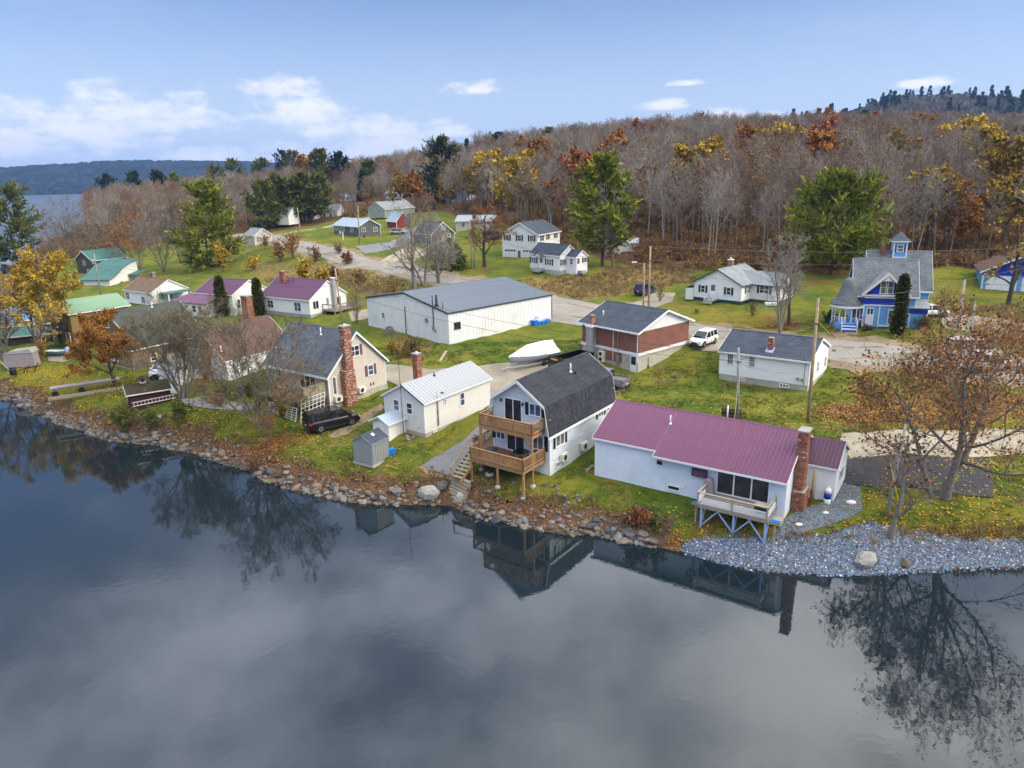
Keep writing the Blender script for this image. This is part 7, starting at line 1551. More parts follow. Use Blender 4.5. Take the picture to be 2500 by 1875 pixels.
def forest():
 V = forest_variants(); r = np.random.default_rng(77)
 def edge(x): return np.interp(x, [-400, -160, -122, -104, -55, -30, 0, 14, 30, 52, 70, 95, 130, 400], [250, 190, 178, 288, 292, 285, 200, 155, 134, 128, 124, 124, 124, 122])
 n = 15000; y = 120 + (515 - 120) * r.random(n) ** .75; x = r.uniform(-1, 1, n) * (y * .80 + 14)
 keep = (y > edge(x) + 2) & (signed_shore(x, y) > 5) & (x > -.66 * y - 8) & ((x > -.57 * y) | (y < 180))
 houses = [Gxy(2318, 530), Gxy(1480, 622), (-45, 268), (-24, 300), Gxy(955, 487), Gxy(840, 494), Gxy(1140, 566)]
 for hx, hy in houses: keep &= ~((np.abs(x - hx) < 13) & (y > hy - 30) & (y < hy + 15)) | ((np.hypot(x - hx, y - hy) > 14) & (r.random(n) < .25))
 x, y = x[keep], y[keep]; d = np.hypot(x, y)
 # thin to a spacing of a few metres
 cell = {}; ok = []
 for i in range(len(x)):
  s = 3.4 if y[i] < 190 else 4.6; k = (int(x[i] // s), int(y[i] // s), s)
  if k not in cell: cell[k] = 1; ok.append(i)
 x, y, d = x[ok], y[ok], d[ok]; z = ground(x, y)
 n = len(x); kind = r.random(n); rz = r.uniform(0, 6.28, n); sc = r.uniform(.75, 1.15, n) * np.where(x < -20, .85, 1.0)
 patch = np.sin(x * .035 + 1.7 * np.sin(y * .02)) * np.cos(y * .028 + x * .01)
 order = np.argsort(d); single = set(order[:300].tolist())
 tinted = (kind > .84 - .14 * patch)
 cnt = 0; idx = np.where(tinted, 6 + r.integers(0, 3, n), r.choice([0, 1, 2, 3, 5, 0, 1, 3, 4], n))
 allv = V['bare'] + V['tint']
 for i in order[:300]:
  tint = idx[i] >= 6
  o = link('forest_tree', allv[idx[i]]); o.location = (x[i], y[i], z[i]); o.rotation_euler = (r.normal(0, .04), r.normal(0, .04), rz[i]); o.scale = (sc[i] * r.uniform(.85, 1.1),) * 2 + (sc[i],)
  if tint: tag(o, 'leafless tree with a few brown leaves at the near edge of the wood', 'tree', 'thinly leaved trees at the edge of the wood')
  elif idx[i] == 4: tag(o, 'pale barked leafless birch at the near edge of the wood', 'tree', 'pale birches at the edge of the wood')
  else: tag(o, 'tall leafless grey tree at the near edge of the wood', 'tree', 'leafless trees at the edge of the wood')
 rest = [i for i in range(n) if i not in single]
 rot = np.stack([r.normal(0, .04, len(rest)), r.normal(0, .04, len(rest)), rz[rest]], -1)
 gn_scatter('forest', np.stack([x[rest], y[rest], z[rest]], -1), rot, sc[rest] * 1.05, idx[rest], allv)
 print('forest', n)
 # coloured crowns in the wood, each placed where it shows
 C = [((1185, 425), 378, 'yellow', 'yellow birch above the white farmhouse'), ((1275, 420), 385, 'yellow', 'smaller yellow tree right of the yellow birch'), ((1400, 425), 381, 'red', 'bright red orange tree left of the tall pine'), ((1275, 380), 348, 'orange', 'orange tree high on the left of the hill'), ((1320, 395), 355, 'orange', 'pale orange tree in the middle of the hillside'),
   ((1500, 390), 340, 'orange', 'large dull orange tree in the middle of the wood'), ((1560, 325), 298, 'red', 'reddish tree on the crest of the hill'), ((1745, 390), 352, 'yellow', 'yellow tree left of the dark hillside spruce'), ((1885, 380), 325, 'yellow', 'yellow tree just above the dark spruce'), ((1925, 390), 315, 'yellow', 'tallest yellow tree right of the dark spruce'), ((1950, 395), 322, 'gold', 'golden tree at the right of the yellow pair'),
   ((2010, 345), 305, 'red', 'vivid orange tree below the crest'), ((2000, 365), 338, 'orange', 'orange tree below the vivid one'), ((2030, 310), 278, 'orange', 'orange tree on the crest at the right'), ((2130, 315), 280, 'red', 'red orange tree beside the crest pine'), ((1990, 310), 280, 'orange', 'pale orange tree on the crest'), ((2370, 350), 295, 'yellow', 'broad bright yellow tree near the right edge'), ((2340, 352), 305, 'yellow', 'yellow tree left of the broad bright one'),
   ((2430, 380), 318, 'yellow', 'deep yellow tree at the right of the hillside'), ((2460, 400), 345, 'gold', 'golden tree at the right edge of the wood'), ((2200, 360), 330, 'gold', 'golden tree left of the broad yellow one'), ((2480, 520), 440, 'gold', 'golden brown tree at the right edge beside the steel roof'), ((2360, 570), 535, 'orange', 'low orange tree below the steel roofed house'), ((2290, 470), 425, 'gold', 'golden sapling left of the steel roofed house'), ((2250, 330), 292, 'orange', 'pale orange tree in front of the far hill'), ((2490, 310), 288, 'red', 'red tree at the top right edge'),
   ((975, 455), 425, 'gold', 'orange gold tree left of the great dark pine'), ((1165, 440), 405, 'gold', 'dull gold tree right of the great dark pine'), ((745, 420), 385, 'orange', 'orange tree between the skyline pines'), ((1010, 465), 430, 'orange', 'orange tree behind the sage green house'), ((1820, 350), 320, 'orange', 'orange tree left of the yellow group'), ((1680, 400), 370, 'gold', 'golden tree in the middle right of the wood'), ((1090, 540), 500, 'gold', 'golden tree behind the weathered cottage')]
 for i, (b, top, k, lab) in enumerate(C):
  dd = pdir(b[0], top); best = None                     # stand it where a full-grown tree tops out at that row
  for y_ in np.arange(125, 475, 4.0):
   x_ = dd[0] / dd[1] * y_; hh = CAMH + dd[2] / dd[1] * y_ - ground(x_, y_)
   if y_ > edge(x_) + 6 and (best is None or abs(hh - 17) < abs(best[2] - 17)): best = (x_, y_, hh)
  x_, y_, H = best; H = min(24, max(10, H))
  me = V['leafy'][k][i % 2]; o = link(k + '_tree', me); s = H / 13; o.location = (x_, y_, ground(x_, y_)); o.scale = (s * 1.05, s * 1.05, s); o.rotation_euler = (0, 0, i * 1.1); tag(o, lab, 'tree')
 # undergrowth of the wood's edge
 m = []
 for i in range(2):
  g = Geo(); q = np.random.default_rng(400 + i); n = 24; az = q.uniform(0, 6.28, n); a = q.uniform(0, .6, n); D = np.stack([np.sin(a) * np.cos(az), np.sin(a) * np.sin(az), np.cos(a)], -1); L = q.uniform(.8, 1.8, n); t = level(q, q.normal(0, .5, (n, 3)) * [1, 1, 0], D, L, np.full(n, .025), 3, .1, 0, .5); g.tubes(t, 2, 0); p, d, l, rr = kids(q, t, L, 6, .2, 1, .6, .2, .5, .3, .5); g.tubes(level(q, p, d, l, np.full(len(l), .02), 2, .1, 0, .5), 2, 0)
  k = 60; c = q.normal(0, .6, (k, 3)) * [1, 1, .5] + [0, 0, .7]; nn = rnd_dirs(q, k); e = unit(np.cross(nn, rnd_dirs(q, k))); g.cards(c, nn * .13, e * .11, 1, pal(q, k, RUST + GOLD)); m.append(g.mesh('undergrowth', ['twig_brown', 'leaves_any']))
 n = 5200; y = 118 + 180 * r.random(n) ** 1.4; x = r.uniform(-1, 1, n) * (y * .8 + 10); k = (y > edge(x) - 3) & (signed_shore(x, y) > 4) & (x > -.66 * y - 8); x, y = x[k], y[k]; n = len(x)
 gn_scatter('undergrowth', np.stack([x, y, ground(x, y)], -1), np.stack([np.zeros(n), np.zeros(n), r.uniform(0, 6.28, n)], -1), r.uniform(.6, 1.5, n), r.integers(0, 2, n), m)
forest()
# ------------------------------------------------------------------ hills beyond
def hills(name, px_line, dist, depth, cols, seed, tree_h, base=0):
 r = np.random.default_rng(seed); nx, ny = 260, 60
 px = np.array([p[0] for p in px_line], float); py = np.array([p[1] for p in px_line], float)
 q = np.linspace(px[0], px[-1], nx); top = np.interp(q, px, py); V_ = np.zeros((ny, nx, 3))
 for i in range(nx):
  d = pdir(q[i], top[i]); az = math.atan2(d[0], d[1]); hz = CAMH + math.tan(math.asin(d[2])) * dist
  for j in range(ny):
   t = j / (ny - 1); rr = dist - depth * (1 - t) if t <= 1 else dist; s = math.sin(t * PI / 2) ** 1.25
   V_[j, i] = (rr * math.sin(az), rr * math.cos(az), base + (hz - tree_h * .6 - base) * s)
 V_[..., 2] += r.uniform(0, tree_h, (ny, nx)) * np.clip(np.arange(ny)[:, None] / 4, .3, 1)
 back = V_[-1:].copy(); back[..., 2] = base - 20; back[..., :2] *= 1.15
 V_ = np.concatenate([V_, back]); ny += 1; idx = np.arange(nx * ny).reshape(ny, nx); f = np.stack([idx[:-1, :-1], idx[:-1, 1:], idx[1:, 1:], idx[1:, :-1]], -1).reshape(-1, 4)
 m = bpy.data.materials.new(name); m.use_nodes = True; MATS[name] = m; t = NT(m.node_tree); b = t.n['Principled BSDF']; b.inputs['Roughness'].default_value = 1; b.inputs['Specular IOR Level'].default_value = 0
 tc = t.new('ShaderNodeTexCoord'); v = tc.outputs['Object']; n1 = t.noise(v, .010, 6, .65); n2 = t.noise(v, .06, 4, .7)
 c = t.mix(t.sstep(n1, .42, .58), cols[0], cols[1]); c = t.mix(t.sstep(n2, .5, .7), c, cols[2]); c = t.mix(1.0, c, t.ramp(n2, ((.3, .5), (.7, 1.5))), 'MULTIPLY'); t.l.new(c, b.inputs['Base Color'])
 tag(link('hills', raw_mesh('hills', V_.reshape(-1, 3), f, [name])), kind='structure')
 return V_
hv = hills('far_hill_wood', [(1850, 300), (1980, 296), (2060, 284), (2110, 270), (2160, 255), (2200, 246), (2260, 243), (2350, 240), (2420, 246), (2500, 249), (2700, 252), (2900, 300)], 1500, 700, ((.055, .052, .05), (.028, .040, .028), (.085, .07, .06)), 5, 9, 40)
hills('far_shore_wood', [(-1100, 440), (-500, 420), (0, 412), (120, 404), (250, 396), (340, 393), (480, 395), (600, 396), (740, 404), (900, 420), (1050, 440)], 3300, 720, ((.022, .03, .036), (.010, .018, .018), (.04, .045, .045)), 6, 16, 0)
def far_conifers():
 r = np.random.default_rng(9); g = Geo(); t = conifer(500, 14, .2, 'spruce', 34, 5, SPRUCE, .22, .05, 1.0)[1]
 pts = []; top = hv[-2]
 for i in range(200):
  k = r.integers(20, 240); j = 59 if i < 60 else r.integers(20, 58); p = hv[j, k]; pts.append(p + np.array([0, 0, -3]))
 n = len(pts); gn_scatter('hill_pines', np.array(pts), np.stack([np.zeros(n), np.zeros(n), r.uniform(0, 6, n)], -1), r.uniform(.7, 1.5, n), np.zeros(n), [t])
far_conifers()
# ------------------------------------------------------------------ vehicles
def car(name, label, paint, px, head, L=4.7, W=1.85, H=1.65, kind='suv', cat='car', xy=None, rails_=False):
 """head: heading angle in degrees (world) of the nose; parts: body, windows, roof, doors lines, wheels (> tyre, rim), lights, plates, mirrors"""
 x, y = xy if xy else Gxy(*px); z = ground(x, y) + .08
 o = thing(name, label, cat, (x, y, z), rad(head)); w = W / 2
 # lower body: stations along the length (x, top z, half width, bottom z)
 if kind == 'van': st = [(-.50, .95, .86, .42), (-.485, 1.02, .97, .28), (-.40, 1.04, 1, .24), (.0, 1.02, 1, .22), (.24, 1.00, 1, .22), (.36, .98, .98, .24), (.46, .84, .92, .25), (.50, .66, .80, .30)]; gh = [(-.49, .93, 0.0), (-.455, .80, 1), (.13, .78, 1), (.33, .88, 0.0)]
 elif kind == 'pickup': st = [(-.50, 1.0, .95, .50), (-.49, 1.05, 1, .40), (-.1, 1.05, 1, .36), (.1, 1.08, 1, .36), (.2, 1.1, 1, .36), (.36, 1.1, .99, .36), (.47, 1.02, .95, .38), (.50, .80, .86, .45)]; gh = [(-.12, .94, 0), (-.09, .80, 1), (.10, .80, 1), (.22, .90, 0)]
 elif kind == 'sedan': st = [(-.50, .80, .84, .36), (-.48, .88, .95, .26), (-.38, .90, 1, .22), (.0, .86, 1, .2), (.22, .84, 1, .2), (.40, .78, .97, .22), (.48, .66, .88, .26), (.50, .52, .78, .3)]; gh = [(-.40, .88, 0), (-.24, .74, 1), (.06, .74, 1), (.25, .86, 0)]
 else: st = [(-.50, .86, .84, .44), (-.485, .98, .96, .30), (-.40, 1.02, 1, .26), (.0, .98, 1, .24), (.20, .97, 1, .24), (.36, .93, .97, .25), (.46, .80, .90, .27), (.50, .60, .78, .32)]; gh = [(-.475, .90, 0.0), (-.41, .76, 1), (.06, .76, 1), (.25, .88, 0.0)]
 vs = []; n = 10
 for (t, top, k, bot) in st:
  a = w * k; X = t * L
  vs += [(X, -a * .90, bot), (X, -a, bot + .18), (X, -a, top * .62 + bot * .3), (X, -a * .985, top * .90), (X, -a * .91, top), (X, a * .91, top), (X, a * .985, top * .90), (X, a, top * .62 + bot * .3), (X, a, bot + .18), (X, a * .90, bot)]
 fs = [];
 for i in range(len(st) - 1):
  for k in range(n): p = i * n + k; q = i * n + (k + 1) % n; fs.append((p, q, q + n, p + n))
 fs += [tuple(range(n)), tuple(range((len(st) - 1) * n, len(st) * n))]
 m = MB(); m.add(vs, fs)
 if kind == 'pickup':                                   # raised walls of the load bed
  m.box(-.495 * L, -.13 * L, -w * .96, -w * .88, 1.0, 1.22); m.box(-.495 * L, -.13 * L, w * .88, w * .96, 1.0, 1.22); m.box(-.5 * L, -.485 * L, -w * .96, w * .96, .95, 1.22)
 body = m.build('body', paint, o, 0, True)
 for p in body.data.polygons: p.use_smooth = True
 body.data.set_sharp_from_angle(angle=rad(38))
 top = lambda t: float(np.interp(t, [s[0] for s in st], [s[1] for s in st])) - .02
 m = MB(); v = []
 for (t, k, up) in gh: zz = top(t) if not up else H - .05; v += [(t * L, -w * k, zz), (t * L, w * k, zz)]
 (x0, x1, x2, x3) = [g[0] * L for g in gh]
 m.add(v, [(0, 1, 3, 2), (2, 3, 5, 4), (4, 5, 7, 6), (0, 2, 4, 6), (1, 7, 5, 3), (0, 6, 7, 1)]); m.build('windows', 'car_glass', o)
 m = MB(); k = gh[1][1]; m.box(x1 - .10, x2 + .06, -w * k - .005, w * k + .005, H - .07, H); r = m.build('roof', paint, o)
 if rails_:
  for sg in (-1, 1): m = MB(); m.bar((x1 + .1, sg * w * .68, H + .05), (x2 - .2, sg * w * .68, H + .05), .04, .04); m.build('roof_rail', 'galvanised', r)
 m = MB()                                                # pillars
 cuts = {'van': (.34, .68), 'pickup': (.5,), 'sedan': (.5,), 'suv': (.36, .72)}[kind]
 zb = top(gh[1][0])
 for c in cuts:
  X = x1 + (x2 - x1) * c
  for sg in (-1, 1): m.bar((X, sg * w * .915, zb), (X, sg * (w * k + .012), H - .04), .10, .03, up=(0, sg, 0))
 for sg in (-1, 1):
  m.bar((x3, sg * w * .90, top(gh[3][0])), (x2, sg * (w * k + .01), H - .03), .07, .05); m.bar((x0, sg * w * .92, top(gh[0][0])), (x1, sg * (w * k + .01), H - .03), .12 if kind != 'sedan' else .2, .05)
 m.build('pillars', paint, o)
 m = MB()
 for X in [x1 + (x2 - x1) * c for c in cuts] + [x2 + (x3 - x2) * .55]:
  for sg in (-1, 1): m.box(X - .012, X + .012, sg * w * 1.002 - .006, sg * w * 1.002 + .006, .42, zb - .06)
 m.build('door_gaps', 'steel_dark', o)
 m = MB(); m.box(-.34 * L, .33 * L, -w * 1.005, w * 1.005, .22, .34); m.box(.495 * L, .505 * L, -w * .62, w * .62, .34, .48); m.box(-.506 * L, -.497 * L, -w * .7, w * .7, .36, .50); m.build('sill_trim', 'steel_dark', o)
 m = MB(); m.box(.492 * L, .506 * L, -w * .38, w * .38, .50, .66); m.build('grille', 'steel_dark', o)
 for sg in (-1, 1):
  m = MB(); m.box(.455 * L, .492 * L, *sorted((sg * w * .48, sg * w * .86)), .62, .76); m.build('headlight', 'clear_lens', o)
  m = MB(); m.box(-.502 * L, -.47 * L, *sorted((sg * w * .72, sg * w * .98)), .80, 1.02 if kind != 'sedan' else .95); m.build('taillight', 'red_lens', o)
  m = MB(); m.box(x3 * .82, x3 * .82 + .12, *sorted((sg * w * .98, sg * w * 1.16)), zb, zb + .16); m.build('mirror', paint, o)
 m = MB(); m.box(-.508 * L, -.503 * L, -.16, .16, .62, .74); m.build('number_plate', 'plate_white', o)
 R = .35 if kind != 'sedan' else .32
 for X in (-.30 * L, .31 * L):
  for sg in (-1, 1):
   m = MB(); m.lathe([(R * .62, -.11), (R, -.10), (R, .10), (R * .62, .11)], 18); m.v = [(X + a, sg * (w - .09) + c, R - .02 + b) for a, b, c in m.v]; ty = m.build('wheel', 'black_rubber', o, 0, False)
   m = MB(); m.lathe([(R * .66, -.02), (R * .60, .03), (R * .2, .015), (.01, .02)], 10); m.v = [(X + a, sg * (w - .09) + sg * .09 + sg * c, R - .02 + b) for a, b, c in m.v]; m.build('rim', 'alloy', ty)
   m = MB(); m.lathe([(R + .09, -.004), (R + .09, .004)], 18); m.v = [(X + a, sg * w * .995 + c, R - .0 + b) for a, b, c in m.v if True]; m.build('wheel_arch', 'black_rubber', o)
 return o
def heading(p, q): a, b = Gxy(*p), Gxy(*q); return math.degrees(math.atan2(b[1] - a[1], b[0] - a[0]))
car('minivan', 'black minivan parked on the grass beside the tan house', 'car_black', (812, 1042), heading((762, 1058), (858, 1030)), 5.1, 2.0, 1.76, 'van', 'van')
car('parked_car', 'white sport utility car parked beside the brick building', 'car_white', (1716, 842), heading((1752, 829), (1690, 855)), 4.5, 1.85, 1.68, 'suv')
car('parked_car', 'dark blue sport utility car with a silver roof rack in the driveway across the road', 'car_blue', (1575, 718), heading((1560, 722), (1592, 713)), 4.6, 1.85, 1.7, 'suv', rails_=True)
car('parked_car', 'silver car in front of the red shed', 'car_silver', (972, 572), -5, 4.6, 1.8, 1.5, 'sedan')
car('parked_car', 'white car partly hidden behind the vase shaped tree', 'car_white', (398, 916), heading((420, 900), (388, 922)), 4.5, 1.8, 1.55, 'suv')
car('pickup_truck', 'grey pickup truck with an open bed behind the gambrel house', 'car_grey', (1478, 944), heading((1508, 950), (1440, 935)), 5.2, 1.95, 1.85, 'pickup', 'truck')
car('pickup_truck', 'white pickup truck at the roadside behind the oak', 'car_white', (2400, 905), -8, 5.6, 1.95, 1.9, 'pickup', 'truck')
car('parked_car', 'silver car just left of the white pickup behind the oak', 'car_silver', (2350, 898), -10, 4.4, 1.8, 1.5, 'sedan')
car('parked_van', 'white van on the verge behind the white pickup', 'car_white', (2372, 872), -6, 5.4, 2.0, 2.1, 'van', 'van')
car('parked_car', 'white car parked beside the blue house', 'car_white', (2270, 772), 5, 4.4, 1.8, 1.5, 'sedan')
car('parked_car', 'white car between the dark roadside pines', 'car_white', (668, 545), 10, 4.4, 1.8, 1.5, 'sedan'); car('parked_car', 'silver car at the foot of the tall roadside pine', 'car_silver', (730, 541), 5, 4.4, 1.8, 1.5, 'sedan')
car('parked_van', 'dark van half hidden left of the two storey white house', 'car_blue', (1205, 585), 15, 5.0, 2, 2.0, 'van', 'van')
def wrapped_boat():
 x, y = Gxy(1305, 893); z = ground(x, y); hd = heading((1330, 885), (1268, 903))
 t = thing('boat_trailer', 'galvanised boat trailer under the shrink wrapped boat', 'trailer', (x, y, z), rad(hd)); m = MB()
 for s in (-.8, .8): m.bar((-3, s, .5), (2.0, s * .9, .5), .09, .12); m.bar((2.0, s * .9, .5), (4.4, 0, .5), .09, .12)
 for X in (-2.6, 0, 1.8): m.bar((X, -.85, .48), (X, .85, .48), .08, .08)
 m.bar((4.3, 0, .5), (4.9, 0, .5), .1, .1); m.build('frame', 'aluminium', t); m = MB(); m.bar((4.5, 0, .5), (4.5, 0, -.02), .07, .07); m.build('jack', 'galvanised', t); m = MB(); m.bar((3.2, 0, .5), (3.5, 0, 1.7), .08, .08); m.build('winch_post', 'aluminium', t)
 for X in (-1.5, -.7):
  for s in (-1.05, 1.05): m = MB(); m.lathe([(.2, -.1), (.33, -.09), (.33, .09), (.2, .1)], 16); m.v = [(X + a, s + c, .33 + b) for a, b, c in m.v]; m.build('wheel', 'black_rubber', t)
 o = thing('wrapped_boat', 'boat wrapped in tight white shrink film on a trailer', 'boat', (x, y, z), rad(hd))
 st = [(-3.3, 1.05, .75, 1.45), (-1.5, 1.15, .70, 1.5), (.5, 1.15, .68, 1.55), (2.2, .85, .75, 1.65), (3.3, .35, 1.0, 1.75), (3.8, .03, 1.35, 1.8)]
 v = []
 for X, w, b, g in st: v += [(X, -w, g), (X, -w * .92, (b + g) / 2), (X, -w * .25, b), (X, w * .25, b), (X, w * .92, (b + g) / 2), (X, w, g)]
 f = []
 for i in range(len(st) - 1):
  for k in range(5): p = i * 6 + k; f.append((p, p + 1, p + 7, p + 6))
 f += [tuple(range(6)), tuple(range(30, 36))]; m = MB(); m.add(v, f); m.build('hull', 'boat_hull', o, 0, True)
 rid = [(-3.35, 2.0), (-2.9, 2.75), (-1.2, 2.85), (1.2, 2.75), (2.4, 2.35), (3.85, 1.84)]; v = []
 for (X, zr), (_, w, b, g) in zip(rid, st): v += [(X, -w - .03, g - .12), (X, -w * .55, (g + zr) / 2 - .04), (X, 0, zr), (X, w * .55, (g + zr) / 2 - .04), (X, w + .03, g - .12)]
 f = []
 for i in range(5):
  for k in range(4): p = i * 5 + k; f.append((p, p + 1, p + 6, p + 5))
 f += [tuple(range(5)), tuple(range(25, 30))]; m = MB(); m.add(v, f); m.build('shrink_cover', 'shrink_wrap', o)
wrapped_boat()
def dump_trailer():
 x, y = Gxy(1395, 906); z = ground(x, y); hd = heading((1440, 890), (1345, 925)); t = thing('dump_trailer', 'black high sided dump trailer with a steel tongue beside the wrapped boat', 'trailer', (x, y, z), rad(hd))
 m = MB(); m.box(-2.6, 2.6, -1.1, -1.02, .95, 1.9); m.box(-2.6, 2.6, 1.02, 1.1, .95, 1.9); m.box(2.52, 2.6, -1.02, 1.02, .95, 2.15); m.box(-2.6, 2.52, -1.02, 1.02, .9, .98); m.build('box', 'car_black', t)
 for s in (-1.12, 1.12):
  for k in range(7): m = MB(); X = -2.5 + k * .83; m.box(X - .05, X + .05, s - .04, s + .04, .9, 1.95); m.build('side_rib', 'car_black', t)
 m = MB(); m.box(-2.62, 2.62, -1.16, -1.0, 1.9, 1.98); m.box(-2.62, 2.62, 1.0, 1.16, 1.9, 1.98); m.build('top_rail', 'steel_dark', t); m = MB(); m.box(-2.68, -2.6, -1.05, 1.05, .95, 1.9); m.build('tailgate', 'car_black', t)
 m = MB(); m.bar((2.5, -.8, .7), (4.2, 0, .6), .1, .16); m.bar((2.5, .8, .7), (4.2, 0, .6), .1, .16); m.bar((-2.5, -.6, .75), (2.5, -.6, .75), .1, .2); m.bar((-2.5, .6, .75), (2.5, .6, .75), .1, .2); m.build('frame', 'steel_dark', t); m = MB(); m.box(2.75, 3.4, -.4, .4, .75, 1.35); m.build('tool_box', 'steel_dark', t); m = MB(); m.box(2.61, 2.64, -.7, .3, 1.75, 1.95); m.build('warning_strip', 'yellow_paint', t)
 for X in (-.5, .45):
  for s in (-1.25, 1.25): m = MB(); m.lathe([(.2, -.12), (.4, -.11), (.4, .11), (.2, .12)], 16); m.v = [(X + a, s + c, .4 + b) for a, b, c in m.v]; m.build('wheel', 'black_rubber', t)
 m = MB(); m.bar((-1.5, -.4, 1.05), (1.2, .5, 1.5), .06, .1); m.bar((-2, .3, 1.02), (1.5, -.5, 1.3), .06, .1); o = m.build('timber', 'weathered_wood', None, 0, False, (x, y, z), rad(hd)); tag(o, 'pair of grey timbers lying in the black dump trailer', 'timber')
dump_trailer()
def lakeside_clutter():
 def at(px, py): x, y = Gxy(px, py); return x, y, ground(x, y)
 # trailer with mauve deck, tarpaulin, plough, boat by the brown house
 x, y, z = at(215, 955); a = rad(heading((165, 962), (265, 938))); o = thing('flat_trailer', 'long flat trailer with a mauve deck on small black wheels', 'trailer', (x, y, z), a)
 m = MB(); m.box(-3.6, 3.4, -.55, .55, .95, 1.05); m.build('deck', 'tarp_mauve', o); m = MB(); m.bar((-3.4, 0, .8), (3.2, 0, .8), .1, .14); [m.bar((X, -.5, .88), (X, .5, .88), .07, .1) for X in (-3, 0, 3)]; m.build('frame', 'aluminium', o)
 for X in (-3.2, -.6):
  m = MB(); m.lathe([(.15, -.09), (.36, -.08), (.36, .08), (.15, .09)], 14); m.v = [(X + p, -.6 + r_, .36 + q) for p, q, r_ in m.v]; m.build('wheel', 'black_rubber', o); m = MB(); m.bar((X, 0, .36), (X, 0, .9), .06, .06); m.build('strut', 'aluminium', o)
 for k, (dv, L) in enumerate(((-1.1, 7.5), (-1.75, 7.2))): m = MB(); m.box(-3.9, -3.9 + L, dv - .1, dv + .1, 0, .22); b = m.build('garden_timber', 'weathered_wood', None, 0, False, (x, y, z), a); tag(b, ('long weathered timber lying nearest the mauve trailer', 'outer weathered timber lying in front of the mauve trailer')[k], 'timber')
 x, y, z = at(55, 893); o = thing('covered_stack', 'mauve tarpaulin box under a sagging lid at the left edge', 'tarpaulin', (x, y, z), rad(8)); m = MB(); m.prism([(-1.9, 0), (1.9, 0), (1.75, 1.8), (-1.7, 1.75)], 'y', -.7, .9); m.build('cover', 'tarp_mauve', o); m = MB(); m.prism([(-1.8, 1.78), (1.85, 1.82), (1.6, 2.35), (-.9, 2.1)], 'y', -.75, 1.1); m.build('lid', 'concrete_grey', o)
 x, y, z = at(62, 912); o = thing('rusty_plough', 'rusty old plough with a dark blue drum on the grass by the tarpaulin', 'farm tool', (x, y, z), rad(20)); m = MB(); [m.bar(p, q, .08, .08) for p, q in (((-1.2, 0, .3), (1.4, .1, .9)), ((.2, 0, .1), (.6, .1, 1.1)), ((.9, .4, 0), (1.6, 0, 1.3)), ((-.3, .3, .0), (.3, -.2, .9)))]; m.build('frame', 'dark_red', o); m = MB(); m.lathe([(.38, 0), (.40, .1), (.40, .7), (.38, .75)], 14, (-1.3, 0, 0)); m.build('drum', 'navy_shutter', o, 0, True)
 x, y, z = at(142, 868); o = thing('rowing_boat', 'upturned pale blue boat below the balcony of the brown house', 'boat', (x, y, z), rad(-10)); v = []; st = [(-1.9, .55, .55), (-1, .72, .6), (.4, .7, .6), (1.4, .45, .65), (2.0, .04, .8)]
 for X, w, h in st: v += [(X, -w, h), (X, -w * .6, .1), (X, w * .6, .1), (X, w, h)]
 f = [(i * 4 + k, i * 4 + k + 1, i * 4 + k + 5, i * 4 + k + 4) for i in range(4) for k in range(3)] + [(0, 1, 2, 3)]; m = MB(); m.add(v, f); m.build('hull', 'hull_blue', o, .15, True); m = MB(); m.box(-1.7, 1.0, -.5, .5, .42, .48); m.build('seat', 'white_paint', o, .15)
 x, y, z = at(168, 872); m = MB(); m.lathe([(.3, 0), (.32, .1), (.32, 1.2), (.2, 1.42), (.08, 1.46)], 14); o = m.build('gas_cylinder', 'paint_blue_post', None, 0, True, (x, y, z)); tag(o, 'tall pale blue gas cylinder beside the upturned boat', 'gas cylinder')
 x, y, z = at(392, 1037); o = thing('sign_post', 'small white sign on a thin post by the shore bushes', 'sign', (x, y, z), rad(-10)); m = MB(); m.bar((0, 0, -.2), (0, 0, .85), .04, .04); m.build('post', 'aluminium', o); m = MB(); m.box(-.22, .22, -.02, .02, .8, 1.05); m.build('board', 'plate_white', o)
 x, y, z = at(12, 905); m = MB(); m.bar((-.6, 0, 1.6), (.7, 0, -.1), .12, .06); o = m.build('leaning_board', 'concrete_grey', None, 0, False, (x, y, z)); tag(o, 'grey board leaning at the left edge of the lawn', 'board')
 x, y, z = at(286, 950); m = MB(); m.bar((0, 0, -.2), (0, 0, 1.7), .08, .08); o = m.build('garden_post', 'dark_trim', None, 0, False, (x, y, z)); tag(o, 'thin dark post beside the orange tree', 'post')
 # table, chair, mat and gas bottle by the gambrel decks
 h = GAM
 wx, wy = h.world(-1.35, 1.8); o = thing('deck_table', 'round dark glass table on the lower deck', 'table', (wx, wy, 3.55), 0); m = MB(); m.lathe([(.66, .70), (.68, .72), (.66, .74)], 22); m.build('tabletop', 'car_glass', o, 0); 
 for k in range(4): m = MB(); a = k * PI / 2 + .5; m.bar((.25 * math.cos(a), .25 * math.sin(a), .7), (.5 * math.cos(a), .5 * math.sin(a), 0), .035, .035); m.build('leg', 'aluminium', o)
 wx, wy = h.world(-.75, .95); o = thing('deck_chair', 'dark folding chair behind the round deck table', 'chair', (wx, wy, 3.55), h.a + 2.2); m = MB(); m.box(-.25, .25, -.25, .25, .42, .46); m.build('seat', 'navy_shutter', o); m = MB(); m.box(-.25, .25, .22, .26, .46, .95); m.build('backrest', 'navy_shutter', o)
 for p in ((-.23, -.23), (.23, -.23), (-.23, .23), (.23, .23)): m = MB(); m.bar((p[0], p[1], 0), (p[0], p[1], .42), .03, .03); m.build('leg', 'steel_dark', o)
 wx, wy = h.world(-.75, 5.2); m = MB(); m.lathe([(.55, 0), (.55, .02)], 20); o = m.build('door_mat', 'steel_dark', None, 0, False, (wx, wy, 3.552)); tag(o, 'round black mat at the left end of the lower deck', 'mat')
